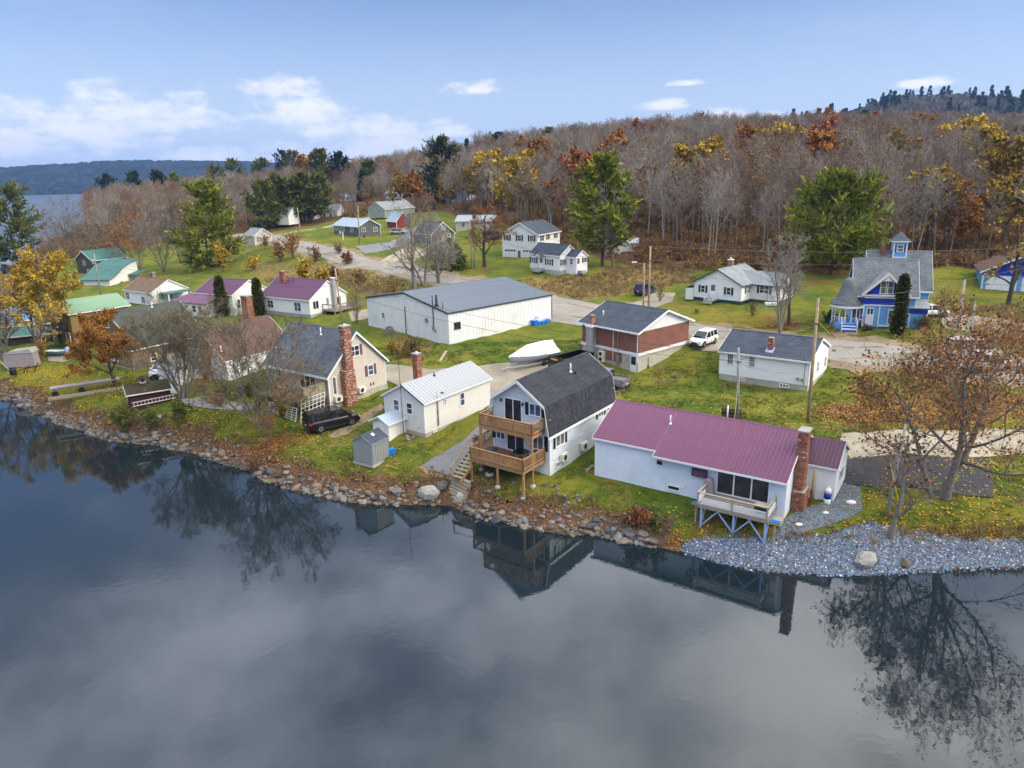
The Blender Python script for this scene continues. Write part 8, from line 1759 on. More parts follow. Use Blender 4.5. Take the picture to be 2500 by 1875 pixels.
 x, y, z = at(1196, 1163); o = thing('planter', 'pale round planter under the deck stairs', 'planter', (x, y, z)); m = MB(); m.lathe([(.25, 0), (.38, .12), (.36, .3), (.2, .34)], 14); m.build('bowl', 'concrete', o, 0, True); m = MB(); m.lathe([(.16, .33), (.2, .45), (.1, .55)], 10); m.build('plant', 'steel_dark', o, 0, True)
 # shore steps below the gambrel house
 A = P(1128, 1168, 1.95); B = P(1107, 1228, .12); d = unit((B - A)[:2]); n_ = 9; o = thing('shore_steps', 'flight of weathered timber steps going down to the water', 'steps', (A[0], A[1], 0), math.atan2(d[1], d[0])); Ln = float(np.hypot(*(B - A)[:2])); me = None
 for k in range(n_):
  m = MB(); m.box(-.15, .15, -.95, .95, -.5, .0); m.box(.15, .42, -.9, .9, -.5, -.03) if False else None
  t = link('step', m.mesh('step', 'weathered_wood') if me is None else me, o); me = t.data; t.location = (k / (n_ - 1) * Ln, 0, 1.95 + (0.05 - 1.95) * k / (n_ - 1)); t.scale = (1.1, 1, 1)
 x, y, z = at(1115, 1171); m = MB(); m.box(-.7, .7, -.45, .45, -.2, .07); o = m.build('slab', 'slate_flag', None, 0, False, (x, y, z), rad(-35)); tag(o, 'dark slab at the foot of the deck stairs', 'stone slab')
 # things by the purple cabin
 h = PUR; wx, wy = h.world(16.45, 4.0); z = ground(wx, wy); o = thing('gas_bottle', 'white and blue gas bottle in front of the cabin extension', 'gas bottle', (wx, wy, z)); m = MB(); m.lathe([(.2, .0), (.24, .06), (.24, .42)], 14); m.lathe([(.24, .85), (.24, 1.05), (.15, 1.2), (.07, 1.22), (.07, 1.32)], 14); m.build('shell', 'white_paint', o, 0, True); m = MB(); m.lathe([(.243, .42), (.243, .85)], 14); m.build('band', 'royal_blue', o, 0, True)
 wx, wy = h.world(15.5, 3.75); z = ground(wx, wy); m = MB(); m.tube([(0, 0, 0), (.05, .15, 2.5)], .13, 8); o = m.build('log_post', 'pole_wood', None, 0, True, (wx, wy, z)); tag(o, 'short wooden post leaning in the corner behind the lakeside chimney', 'post')
 wx, wy = h.world(15.55, 2.9); z = ground(wx, wy); m = MB(); m.bar((0, 0, 0), (.1, .35, 1.2), .05, .35); o = m.build('snow_shovel', 'barn_red', None, 0, False, (wx, wy, z)); tag(o, 'orange red shovel leaning behind the lakeside chimney', 'shovel')
 wx, wy = h.world(9.35, -.6); o = thing('grill_cover', 'grey covered grill at the left end of the lattice deck', 'grill', (wx, wy, 2.93), h.a); m = MB(); m.prism([(-.35, 0), (.35, 0), (.3, .85), (.15, 1.2), (-.2, 1.2), (-.32, .8)], 'y', -.3, .3); m.build('cover', 'tarp_mauve', o)
 wx, wy = h.world(13.3, -1.5); o = thing('deck_box', 'dark box with a pale lid on the lattice deck', 'box', (wx, wy, 2.93), h.a); m = MB(); m.box(-.4, .4, -.3, .3, 0, .5); m.build('body', 'steel_dark', o); m = MB(); m.box(-.43, .43, -.33, .33, .5, .56); m.build('lid', 'weathered_wood', o)
 x, y, z = at(1456, 1150); m = MB(); m.box(-.1, .1, -.6, .6, 0, .25); m.box(.1, .7, .5, .6, 0, .2); o = m.build('timber_edging', 'weathered_wood', None, 0, False, (x - .5, y + .2, z), rad(-34)); tag(o, 'low timber edging at the left corner of the purple cabin', 'edging')
 # blue bins and planks
 h = WAR
 for k in range(7):
  wx, wy = h.world(15.3 + k * .42 if k else 15.1, -.55 - .1 * (k % 2)); z = ground(wx, wy); s = 1.0 if k else 1.5; m = MB(); m.prism([(-.18 * s, 0), (.18 * s, 0), (.22 * s, .5 * s), (-.22 * s, .5 * s)], 'y', -.25 * s, .25 * s); m.m = 1; m.box(-.24 * s, .24 * s, -.28 * s, .28 * s, .5 * s, .55 * s)
  o = m.build('plastic_bin', ['bright_blue', 'sky_blue_roof'], None, 0, False, (wx, wy, z), h.a); tag(o, ('largest blue plastic bin at the left end of the row by the warehouse', 'first small blue bin right of the largest by the warehouse', 'second small blue bin in the row by the warehouse', 'third small blue bin in the row by the warehouse', 'fourth small blue bin in the row by the warehouse', 'fifth small blue bin in the row by the warehouse', 'blue bin at the right end of the row by the warehouse')[k], 'bin', 'blue bins along the warehouse wall')
 wx, wy = h.world(-.9, 12.6); z = ground(wx, wy); o = thing('condenser', 'grey air conditioning unit on the grass by the warehouse gable', 'air conditioner', (wx, wy, z), h.a); m = MB(); m.box(-.42, .42, -.42, .42, 0, .85); m.build('case', 'galvanised', o); m = MB(); m.lathe([(.34, .86), (.34, .9)], 14); m.build('fan_guard', 'steel_dark', o)
 x, y, z = at(1081, 872); a = rad(heading((1067, 890), (1096, 853))); m = MB(); m.box(-2.0, 2.0, -.16, .16, .02, .12); o = m.build('plank', 'weathered_wood', None, 0, False, (x, y, z), a); o.rotation_euler = (0, -.12, a); tag(o, 'single long grey plank lying on the slope below the warehouse', 'plank')
 x, y, z = at(956, 1108); m = MB(); m.prism([(-.25, 0), (.25, 0), (.3, .5), (-.3, .5)], 'y', -.25, .25); o = m.build('plastic_tub', 'bright_blue', None, 0, False, (x, y, z), rad(30)); tag(o, 'blue plastic tub behind the grey garden shed', 'tub')
 x, y, z = at(960, 1140); m = MB(); m.bar((-.7, .3, .05), (.5, -.5, .05), .05, .04); o = m.build('yellow_stake', 'yellow_paint', None, 0, False, (x, y, z)); tag(o, 'yellow stake lying on the grass by the grey shed', 'stake')
 for k in range(4):
  x, y, z = at(1793, 1018); m = MB(); m.tube([(-.9, 0, .1), (.9, 0, .1)], .11, 8); o = m.build('log', 'bark_dark', None, 0, True, (x - .3, y + .1 * (k % 2), z + .2 * k), rad(-20)); tag(o, ('bottom log of the pile at the grey pole', 'second log from the bottom at the grey pole', 'third log from the bottom at the grey pole', 'top log of the pile at the grey pole')[k], 'log', 'dark logs piled at the grey pole')
 for k, (px, py, s) in enumerate(((2077, 1230, .32), (2015, 1254, .2), (1950, 1283, .22))):
  x, y, z = at(px, py); m = MB(); m.lathe([(s * .5, 0), (s, s * .25), (s * .9, s * .6), (s * .4, s * .8)], 9); o = m.build('white_stone', 'white_paint', None, 0, True, (x, y, z)); o.scale = (1.2, .85, 1); tag(o, ('largest white stone on the blue gravel path', 'small white stone in the middle of the blue gravel path', 'white stone nearest the lattice deck on the gravel'), ) if False else tag(o, ('largest white stone on the blue gravel path', 'small white stone in the middle of the blue gravel path', 'white stone nearest the lattice deck on the gravel')[k], 'stone')
 m = MB(); a = np.array([*Gxy(2207, 1298), 0]); a[2] = ground(a[0], a[1]); m.tube([tuple(a), tuple(a + np.array([-.5, 1.8, 4.2]))], .03, 6); o = m.build('guy_wire', 'yellow_paint', None, 0, True); tag(o, 'yellow guy wire sleeve slanting up beside the slender leaning tree', 'guy wire')
 # old fence and small front-yard things
 o = thing('picket_fence', 'short grey board fence between the purple roofed house and the warehouse', 'fence', (*Gxy(868, 752), ground(*Gxy(868, 752))), rad(heading((850, 758), (890, 748)))); m = MB(); m.box(-.05, .05, -.02, .02, -.1, 1.0); me = m.mesh('board', 'grey_wood')
 for k in range(30): b = link('board', me, o); b.location = (-1.6 + k * .115, 0, 0)
 m = MB(); m.box(-1.7, 1.9, .02, .06, .25, .32); m.build('rail', 'grey_wood', o); m = MB(); m.box(-1.7, 1.9, .02, .06, .75, .82); m.build('rail', 'grey_wood', o)
 x, y, z = at(1605, 774 - 10); m = MB(); m.box(-.5, .5, -.3, .3, 0, .3); o = None
 q = GRN.world(3.6, -5.6); z = ground(*q); m = MB(); m.box(-.9, .9, -.5, .5, 0, .35); o = m.build('cold_frame', 'white_paint', None, 0, False, (q[0] - 2.4, q[1], z), rad(-10)); tag(o, 'low white box lying on the lawn below the green shuttered house', 'box')
 q = BLU.world(-.25, -1.2); o = thing('flag', 'small red white and blue flag leaning by the blue porch steps', 'flag', (q[0], q[1], 6.8), 0); m = MB(); m.bar((0, 0, 0), (.5, 0, 1.1), .03, .03); m.build('staff', 'white_paint', o)
 for k in range(5): m = MB(); m.prism([(.15 + k * .08, .2 + k * .1), (.65 + k * .05, .1 + k * .1), (.67 + k * .05, .19 + k * .1), (.17 + k * .08, .29 + k * .1)], 'y', -.02, .02); m.build('stripe', 'red_lens' if k % 2 == 0 else 'white_paint', o)
 m = MB(); m.prism([(.2, .45), (.45, .42), (.5, .68), (.28, .7)], 'y', -.025, .025); m.build('canton', 'royal_blue', o)
 for px, py in ((670, 557), (690, 553)): x, y, z = at(px, py); m = MB(); m.tube([(0, 0, 0), (0, 0, 1.3)], .12, 8); o = m.build('hydrant_post', 'yellow_paint', None, 0, True, (x, y, z)); tag(o, ('yellow marker post nearer the road bend' if px == 670 else 'smaller yellow marker post right of the first') + ' by the pines', 'post')
 x, y, z = at(838, 585); m = MB(); m.box(-.12, .12, -.12, .12, 0, 2.0); o = m.build('white_post', 'white_paint', None, 0, False, (x, y, z)); tag(o, 'white post on the lawn in front of the grey bungalow', 'post')
 x, y, z = at(890, 590); o = thing('mail_box', 'dark mailbox on a post by the bungalow driveway', 'mailbox', (x, y, z)); m = MB(); m.bar((0, 0, 0), (0, 0, 1.1), .1, .1); m.build('post', 'grey_wood', o); m = MB(); m.box(-.3, .3, -.15, .15, 1.1, 1.45); m.build('box', 'navy_shutter', o)
lakeside_clutter()
# ------------------------------------------------------------------ utility poles and wires
POLES = {}
def pole(key, base, top_py, label, m='pole_wood', r=.16, arm=False, lamp=False, can=False, xy=None, cap='steel_dark', top_px=None, name='utility_pole'):
 x, y = xy if xy else Gxy(*base); z = ground(x, y); zt = zat(x, y, top_py); H = zt - z
 lean = 0.0
 if top_px is not None:
  d = pdir(top_px, top_py); s = y / d[1]; lean = float(np.clip(d[0] * s - x, -1.2, 1.2))
 o = thing(name, label, 'pole', (x, y, z)); k = MB(); k.tube([(0, 0, -.5), (lean * .5, 0, H * .5), (lean, 0, H)], [r, r * .86, r * .70], 10); k.build('pole', m, o, 0, True)
 k = MB(); k.tube([(lean, .14, H - .25), (lean, .14, H + .1)], .05, 6); k.build('insulator', cap, o)
 k = MB(); k.box(lean * .8 - .22, lean * .8 + .22, -.03 - r, -r + .05, H * .80, H * .80 + .08); k.build('bracket', cap, o)
 if lamp: k = MB(); k.bar((lean, 0, H - .2), (lean - 1.2, -.2, H + .15), .05, .05); k.build('lamp_arm', 'galvanised', o); k = MB(); k.box(lean - 1.75, lean - 1.1, -.32, -.08, H + .1, H + .24); k.build('lamp_head', 'white_paint', o)
 if can: k = MB(); k.lathe([(.26, 0), (.28, .1), (.28, .85), (.22, .95)], 12, (lean - .42, -.1, H - 2.2)); k.build('transformer', 'galvanised', o, 0, True)
 POLES[key] = lambda dz=0.0, lean=lean, x=x, y=y, z=z, H=H: Vector((x + lean * (1 if dz == 0 else (H + dz) / H), y, z + H + dz))
 return o
pole('tall', (1972, 1031), 727, 'tall pale wooden pole standing on the lawn behind the purple cabin', top_px=1998, r=.17)
pole('stub', (1801, 1023), 848, 'shorter weathered grey pole beside the log pile', 'pole_grey', .15, top_px=1803)
pole('lamp', (1570, 778), 642, 'pole with a streetlight arm behind the brick building', 'pole_wood', .15, lamp=True, top_px=1573)
pole('road', (1583, 776), 601, 'taller bare pole beside the streetlight pole behind the brick building', 'pole_wood', .16, top_px=1588)
pole('tan', (838, 803), 655, 'orange brown pole rising behind the tan house chimney', 'pole_wood', .15, top_px=818)
pole('mid', (1152, 655), 537, 'pale straight pole by the road left of the two storey house', 'bark_pale', .17, top_px=1148)
pole('mid2', (1158, 652), 590, 'short dark pole just behind the pale one by the road', 'pole_grey', .14, top_px=1157.5)
pole('grey', (877.6, 596), 502, 'wooden pole at the corner of the grey bungalow', 'pole_wood', .16, top_px=873.5)
pole('bend', (735, 580), 507, 'pale pole at the bend of the road', 'bark_pale', .15, top_px=726)
pole('pines', (603, 560), 505, 'pole with a transformer left of the dark pines', 'pole_grey', .16, can=True, top_px=596)
pole('left', (247, 722), 618, 'leaning grey pole with a transformer above the green roof', 'pole_grey', .16, can=True, top_px=229)
pole('right', (2332, 865), 683, 'pale grey pole rising left of the parked pickup behind the oak', 'bark_pale', .18, top_px=2355)
pole('right2', (2364, 852), 738, 'shorter pale grey pole right of the taller one behind the oak', 'bark_pale', .15, top_px=2381)
pole('far', (970, 480), 440, 'distant wooden pole in front of the orange trees', 'pole_wood', .15)
mat('wire', (.03, .03, .03), .7, .1, 1); mat('wire_pale', (.55, .45, .20), .6, .1, 1); mat('wire_grey', (.16, .15, .14), .6, .1, 1)
def wire(a, b, sag, label, r=.016, m='wire'):
 a, b = Vector(a), Vector(b); n = 18; pts = []
 for i in range(n + 1): t = i / n; p = a.lerp(b, t); p.z -= sag * 4 * t * (1 - t); pts.append(p)
 k = MB(); k.tube(pts, r, 4); o = k.build('overhead_wire', m); tag(o, label, 'wire', 'overhead wires between the poles')
Pp = POLES
wire(Pp['tall'](), Pp['right'](), .5, 'wire from the tall pale pole to the pole behind the oak', .013, 'wire_grey'); wire(Pp['tall'](-.5), Pp['right'](-1.2), .6, 'lower wire from the tall pale pole toward the oak')
wire(Pp['tall'](), Pp['road'](-1.5), .5, 'wire from the tall pale pole to the pole beside the streetlight', .013, 'wire_grey'); wire(Pp['tall'](-2.6), Pp['stub'](-1.2), .3, 'wire from the tall pale pole down to the grey stub pole')
wire(Pp['stub'](-1.3), Pp['tan'](-3.2), 1.6, 'lowest long wire crossing the brick building and warehouse to the tan pole', .018); wire(Pp['stub'](-.5), Pp['tan'](-1.4), 1.5, 'middle long wire from the stub pole across the warehouse'); wire(Pp['lamp'](-3.0), Pp['tan'](-.3), 1.2, 'upper long wire from the streetlight pole across the warehouse', .014, 'wire_grey')
wire(Pp['tan'](-.1), Pp['left'](-.1), 1.2, 'long wire over the purple roofs to the left transformer pole', .016, 'wire_grey'); wire(Pp['tan'](-1.5), Pp['left'](-2.0), 1.3, 'lower long wire over the purple roofs'); wire(Pp['tan'](-2.6), Pp['left'](-3.0), 1.3, 'lowest wire in front of the two cedars')
wire(Pp['road'](), Pp['mid'](), 1.2, 'wire from the roadside pole to the pole left of the two storey house', .013, 'wire_grey'); wire(Pp['road'](-1.8), Pp['mid'](-2.5), 1.3, 'lower wire passing in front of the white cottage', .022)
q = Vector((95, 110, 14)); wire(Pp['road'](), q, 1.4, 'wire from the roadside pole running right along the wood', .02, 'wire_grey'); wire(Pp['road'](-1.9), q + Vector((0, -2, -1.6)), 1.3, 'lower wire running right over the green shuttered house', .013, 'wire_grey'); wire(Pp['road'](-2.8), GRN.world(0, 4) + (9.6,), .6, 'service wire to the green shuttered house')
wire(Pp['right'](), q, .5, 'wire from the pole behind the oak back to the wood', .013, 'wire_grey'); wire(Pp['right'](-.4), Vector((95, 70, 14)), .8, 'wire leaving the right edge from the pole behind the oak')
wire(Pp['tan'](), Pp['mid'](-.8), 1.6, 'wire from the tan pole over the dry field', .018, 'wire_pale'); wire(Pp['mid'](-.2), Pp['grey'](-.2), 1.2, 'wire from the pale pole to the bungalow pole', .013, 'wire_grey'); wire(Pp['grey'](-.2), Pp['bend'](-.2), .9, 'wire in front of the grey bungalow', .014, 'wire_grey'); wire(Pp['bend'](-.2), Pp['pines'](-.3), .9, 'wire in front of the roadside pines', .014, 'wire_grey')
wire(Pp['tall'](-2.0), (Pp['tall']().x + 10, Pp['tall']().y + 2, ground(Pp['tall']().x + 10, Pp['tall']().y + 2)), 0, 'straight yellowish guy wire from the tall pale pole to the lawn', .02, 'wire_pale')
wire(Pp['stub'](-3.4), PUR.world(9.2, 5.0) + (6.9,), .5, 'pale service wire from the stub pole to the purple roof', .016, 'wire_pale'); wire(Pp['stub'](-1.5), RAN.world(8.4, -.1) + (5.0,), .3, 'service wire from the stub pole to the ranch house wall', .014, 'wire_grey'); wire(Pp['stub'](-1.4), BRI.world(6.0, -.2) + (8.0,), .4, 'service wire from the stub pole to the brick building', .014, 'wire_grey'); wire(Pp['tan'](-1.8), WAR.world(-.1, 4.5) + (9.6,), .5, 'service wire from the tan pole to the warehouse gable', .015, 'wire_grey')
def antenna():
 x, y = Gxy(980, 1035); x, y = WCA.world(-.55, 2.2); z = ground(x, y); H = zat(x, y, 857) - z; o = thing('antenna_mast', 'tall thin aerial mast in front of the white cabin gable', 'antenna', (x, y, z)); m = MB(); m.tube([(0, 0, 0), (-.05, 0, H)], [.035, .02], 6); m.build('mast', 'steel_dark', o); m = MB(); zz = H * .70; m.bar((-.9, -.5, zz), (1.0, .6, zz + .1), .03, .03)
 for k in range(7): t = -.8 + k * .28; m.bar((t - .3, t * .55 + .5, zz + .03), (t + .3, t * .55 - .5, zz + .03), .015, .015)
 m.build('aerial', 'aluminium', o)
antenna()
# ------------------------------------------------------------------ shore stones, crushed rock, tufts and fallen leaves
mat('stone_grey', (.165, .16, .155), .9, .3, 2.5, bump=.5, bscale=6, stain=.35, objvar=.35, spec=.2)
mat('stone_warm', (.175, .14, .11), .9, .3, 2.5, bump=.5, bscale=6, stain=.3, objvar=.3, spec=.2)
mat('stone_dark', (.075, .075, .077), .9, .3, 2.5, bump=.5, bscale=6, stain=.3, objvar=.3, spec=.2)
mat('boulder_moss', (.33, .32, .29), .9, .25, 1.4, bump=.6, bscale=5, stain=.55, spec=.2)
mat('rock_chip', (1, 1, 1), .7, .2, 6, attr='Col', spec=.3, objvar=.25)
mat('bank_soil', (.085, .062, .045), .95, .3, 1.2, bump=.8, fine=.4, fscale=6, spec=.1, tint=(.19, .10, .045))
mat('blade', (1, 1, 1), .85, .15, .6, attr='Col', spec=.1, objvar=.2)
def rock(seed, sub=2, rough=.22, flat=.7):
 r = np.random.default_rng(seed); bm = bmesh.new(); bmesh.ops.create_icosphere(bm, subdivisions=sub, radius=1)
 planes = [(Vector(unit(r.standard_normal(3))), r.uniform(.62, .92)) for _ in range(9)]
 for v in bm.verts:
  for n, d in planes:
   k = v.co.dot(n)
   if k > d: v.co -= n * (k - d) * .85
  v.co *= 1 + r.normal(0, rough * .12); v.co.z *= flat
 me = bpy.data.meshes.new('stone'); bm.to_mesh(me); bm.free()
 return me
SH = np.array(shore_w); SEG = np.r_[0, np.cumsum(np.hypot(*np.diff(SH, axis=0).T))]
def shore_at(s): return np.stack([np.interp(s, SEG, SH[:, 0]), np.interp(s, SEG, SH[:, 1])], -1)
def shore_frame(s):
 a = shore_at(s); b = shore_at(np.asarray(s) + .4); t = unit(b - a); return a, np.stack([-t[:, 1], t[:, 0]], -1)
def s_of(px, py): p = P(px, py, 0)[:2]; d = np.hypot(*(SH_D - p).T); return float(SD[np.argmin(d)])
SD = np.arange(0, SEG[-1], .1); SH_D = shore_at(SD)
def shore():
 r = np.random.default_rng(31)
 s0, s1, s2, s3 = s_of(0, 975), s_of(1500, 1314), s_of(1690, 1352), s_of(2500, 1384)
 # soil sheet of the bank, with the stones as its pieces
 s = np.arange(s0 - 15, s1 + 4, .7); a, n = shore_frame(s); cols = []
 for k, w in enumerate((-.5, .2, .7, 1.0, 1.4, 1.7, 2.0)):
  ww = w + (.35 * np.sin(s * .8) + .3 * np.sin(s * 2.1 + 1)) * (k >= 5); q = a + n * ww[:, None]; cols.append(np.c_[q, np.maximum(ground(q[:, 0], q[:, 1]), -.6) + (.05 if k else -.1)])
 v = np.stack(cols, 1).reshape(-1, 3); N = len(s); f = np.array([(i * 7 + k, (i + 1) * 7 + k, (i + 1) * 7 + k + 1, i * 7 + k + 1) for i in range(N - 1) for k in range(6)])
 bank = tag(link('shore_bank', raw_mesh('shore_bank', v, f, ['bank_soil'], smooth=True)), kind='structure')
 var = [rock(500 + i) for i in range(5)]; stone = []
 for m_, k in (('stone_grey', 0), ('stone_warm', 1), ('stone_dark', 2), ('stone_grey', 3), ('stone_warm', 4)):
  var[k].materials.append(MATS[m_]); stone.append(var[k])
 n_ = 3000; s = r.uniform(s0 - 12, s1 + 3, n_); w = np.abs(r.normal(.3, .75, n_)); w = np.where(w > 2.4, r.uniform(0, 2.2, n_), w) - .25; a, nn = shore_frame(s); q = a + nn * w[:, None]
 size = np.clip(r.lognormal(-2.05, .50, n_), .05, .40) * np.where(w < .8, 1.1, .85)
 dens = .5 + .5 * np.sin(s * .35) * np.sin(s * .13 + 1); keep = r.random(n_) < (.45 + .6 * dens) ; st_s = s_of(1105, 1232); keep &= ~((np.abs(s - st_s) < 1.0) & (w < 5))
 s, w, q, size = s[keep], w[keep], q[keep], size[keep]; big = np.argsort(-size / (np.hypot(q[:, 0], q[:, 1]) / 60))
 for i in big[:300]:
  o = link('stone', stone[r.integers(0, 5)], bank); z = max(ground(q[i, 0], q[i, 1]), -.25); e = size[i]
  o.location = (q[i, 0], q[i, 1], z + e * .22); o.scale = (e * r.uniform(.8, 1.3), e * r.uniform(.8, 1.3), e * r.uniform(.7, 1.1)); o.rotation_euler = (r.normal(0, .25), r.normal(0, .25), r.uniform(0, 6.28))
 rest = big[300:]; zz = np.maximum(ground(q[rest, 0], q[rest, 1]), -.2) + size[rest] * .15
 o = gn_scatter('small_stones', np.c_[q[rest], zz], np.c_[r.normal(0, .3, len(rest)), r.normal(0, .3, len(rest)), r.uniform(0, 6.28, len(rest))], size[rest], r.integers(0, 5, len(rest)), stone); o.parent = bank
 # two small spills of stones on the lawn
 for k, (px, py, m_) in enumerate(((1385, 1238, 26), (1000, 1193, 18), (1250, 1180, 6), (1345, 1190, 5), (1280, 1215, 8), (1000, 1068, 10))):
  c = np.array(Gxy(px, py)); p = c + r.normal(0, .9 if m_ > 10 else .25, (m_, 2)); e = r.uniform(.08, .24, m_)
  o = gn_scatter('loose_stones', np.c_[p, ground(p[:, 0], p[:, 1]) + e * .2], np.c_[r.normal(0, .3, m_), r.normal(0, .3, m_), r.uniform(0, 6.28, m_)], e, r.integers(0, 5, m_), stone)
 # boulders
 for k, (px, py, z, e, lab, mt) in enumerate(((1046, 1213, .35, .85, 'largest pale boulder with a mossy top by the shore steps', 'boulder_moss'), (1080, 1192, .85, .55, 'rounded grey boulder just behind the mossy one', 'stone_grey'), (1062, 1178, 1.5, .42, 'white topped boulder at the edge of the lawn above the steps', 'boulder_moss'), (1128, 1212, .75, .55, 'pointed pale boulder on the right of the shore steps', 'boulder_moss'), (1187, 1237, .6, .33, 'light rounded boulder in the bank right of the steps', 'stone_grey'),
              (2112, 1392, -.05, .75, 'large flat grey boulder at the water edge of the crushed stone', 'boulder_moss'), (2205, 1389, .0, .40, 'brown boulder beside the flat grey one at the water edge', 'stone_warm'), (1455, 1240, 1.7, .3, 'dark round stone alone on the lawn', 'stone_dark'), (1115, 1296, -.1, .4, 'half sunk stone', 'stone_dark'), (378, 1067, .55, .45, 'grey boulder on the left bank below the dark red shed', 'stone_grey'), (300, 1065, .4, .4, 'blue grey boulder on the left bank beside the bushes', 'stone_grey'), (1050, 1188, 1.3, .35, 'long pale stone lying beside the white topped boulder', 'boulder_moss'))):
  if k == 8: continue
  me = rock(600 + k, 3, .3, .72 if k != 3 else 1.1); me.materials.append(MATS[mt]); p = P(px, py, z); o = link('boulder', me); o.location = (p[0], p[1], max(ground(p[0], p[1]), -.1) + e * .25); o.scale = (e * 1.15, e * .85, e) if k != 11 else (e * 2.2, e * .6, e * .6); o.rotation_euler = (0, 0, k * 1.3 if k != 11 else rad(50)); tag(o, lab, 'boulder')
 # crushed blue-grey stone
 m = []; C_ = [(.105, .155, .24), (.15, .20, .28), (.07, .10, .15), (.22, .27, .33), (.19, .13, .085), (.50, .53, .57)]
 for i, c in enumerate(C_): me = rock(700 + i, 1, .5, .75); me.materials.append(MATS['rock_chip']); at = me.color_attributes.new('Col', 'FLOAT_COLOR', 'POINT'); at.data.foreach_set('color', np.tile(np.array(c + (1,), np.float32), len(me.vertices))); m.append(me)
 up = [(1690, 1318), (1776, 1314), (1853, 1318), (1957, 1314), (2016, 1314), (2068, 1295), (2127, 1280), (2158, 1290), (2203, 1299), (2316, 1312), (2418, 1321), (2500, 1319), (2700, 1317)]
 low = [(2700, 1378), (2500, 1384), (2351, 1390), (2224, 1397), (2134, 1406), (2015, 1403), (1917, 1399), (1808, 1386), (1700, 1357), (1660, 1345)]
 poly = [Gxy(*p) for p in up] + [tuple(P(a, b, 0)[:2]) for a, b in low]
 sheet('stone_shore', poly, 'gravel_blue', .035, .7, world=True)
 lo, hi = np.min(poly, 0), np.max(poly, 0); N = 42000; x = r.uniform(lo[0], hi[0], N); y = r.uniform(lo[1], hi[1], N); k = inpoly(poly, x + r.normal(0, .15, N), y + r.normal(0, .15, N)) & (signed_shore(x, y) > -.35); x, y = x[k], y[k]; z = np.maximum(ground(x, y), -.12); N = len(x)
 pr = np.array([.30, .22, .22, .13, .09, .04]); tilt = r.normal(0, .5, (N, 2))
 gn_scatter('crushed_stone', np.c_[x, y, z + .05], np.c_[tilt, r.uniform(0, 6.28, N)], r.uniform(.045, .12, N), r.choice(6, N, p=pr), m)
 print('chips', N)
shore()
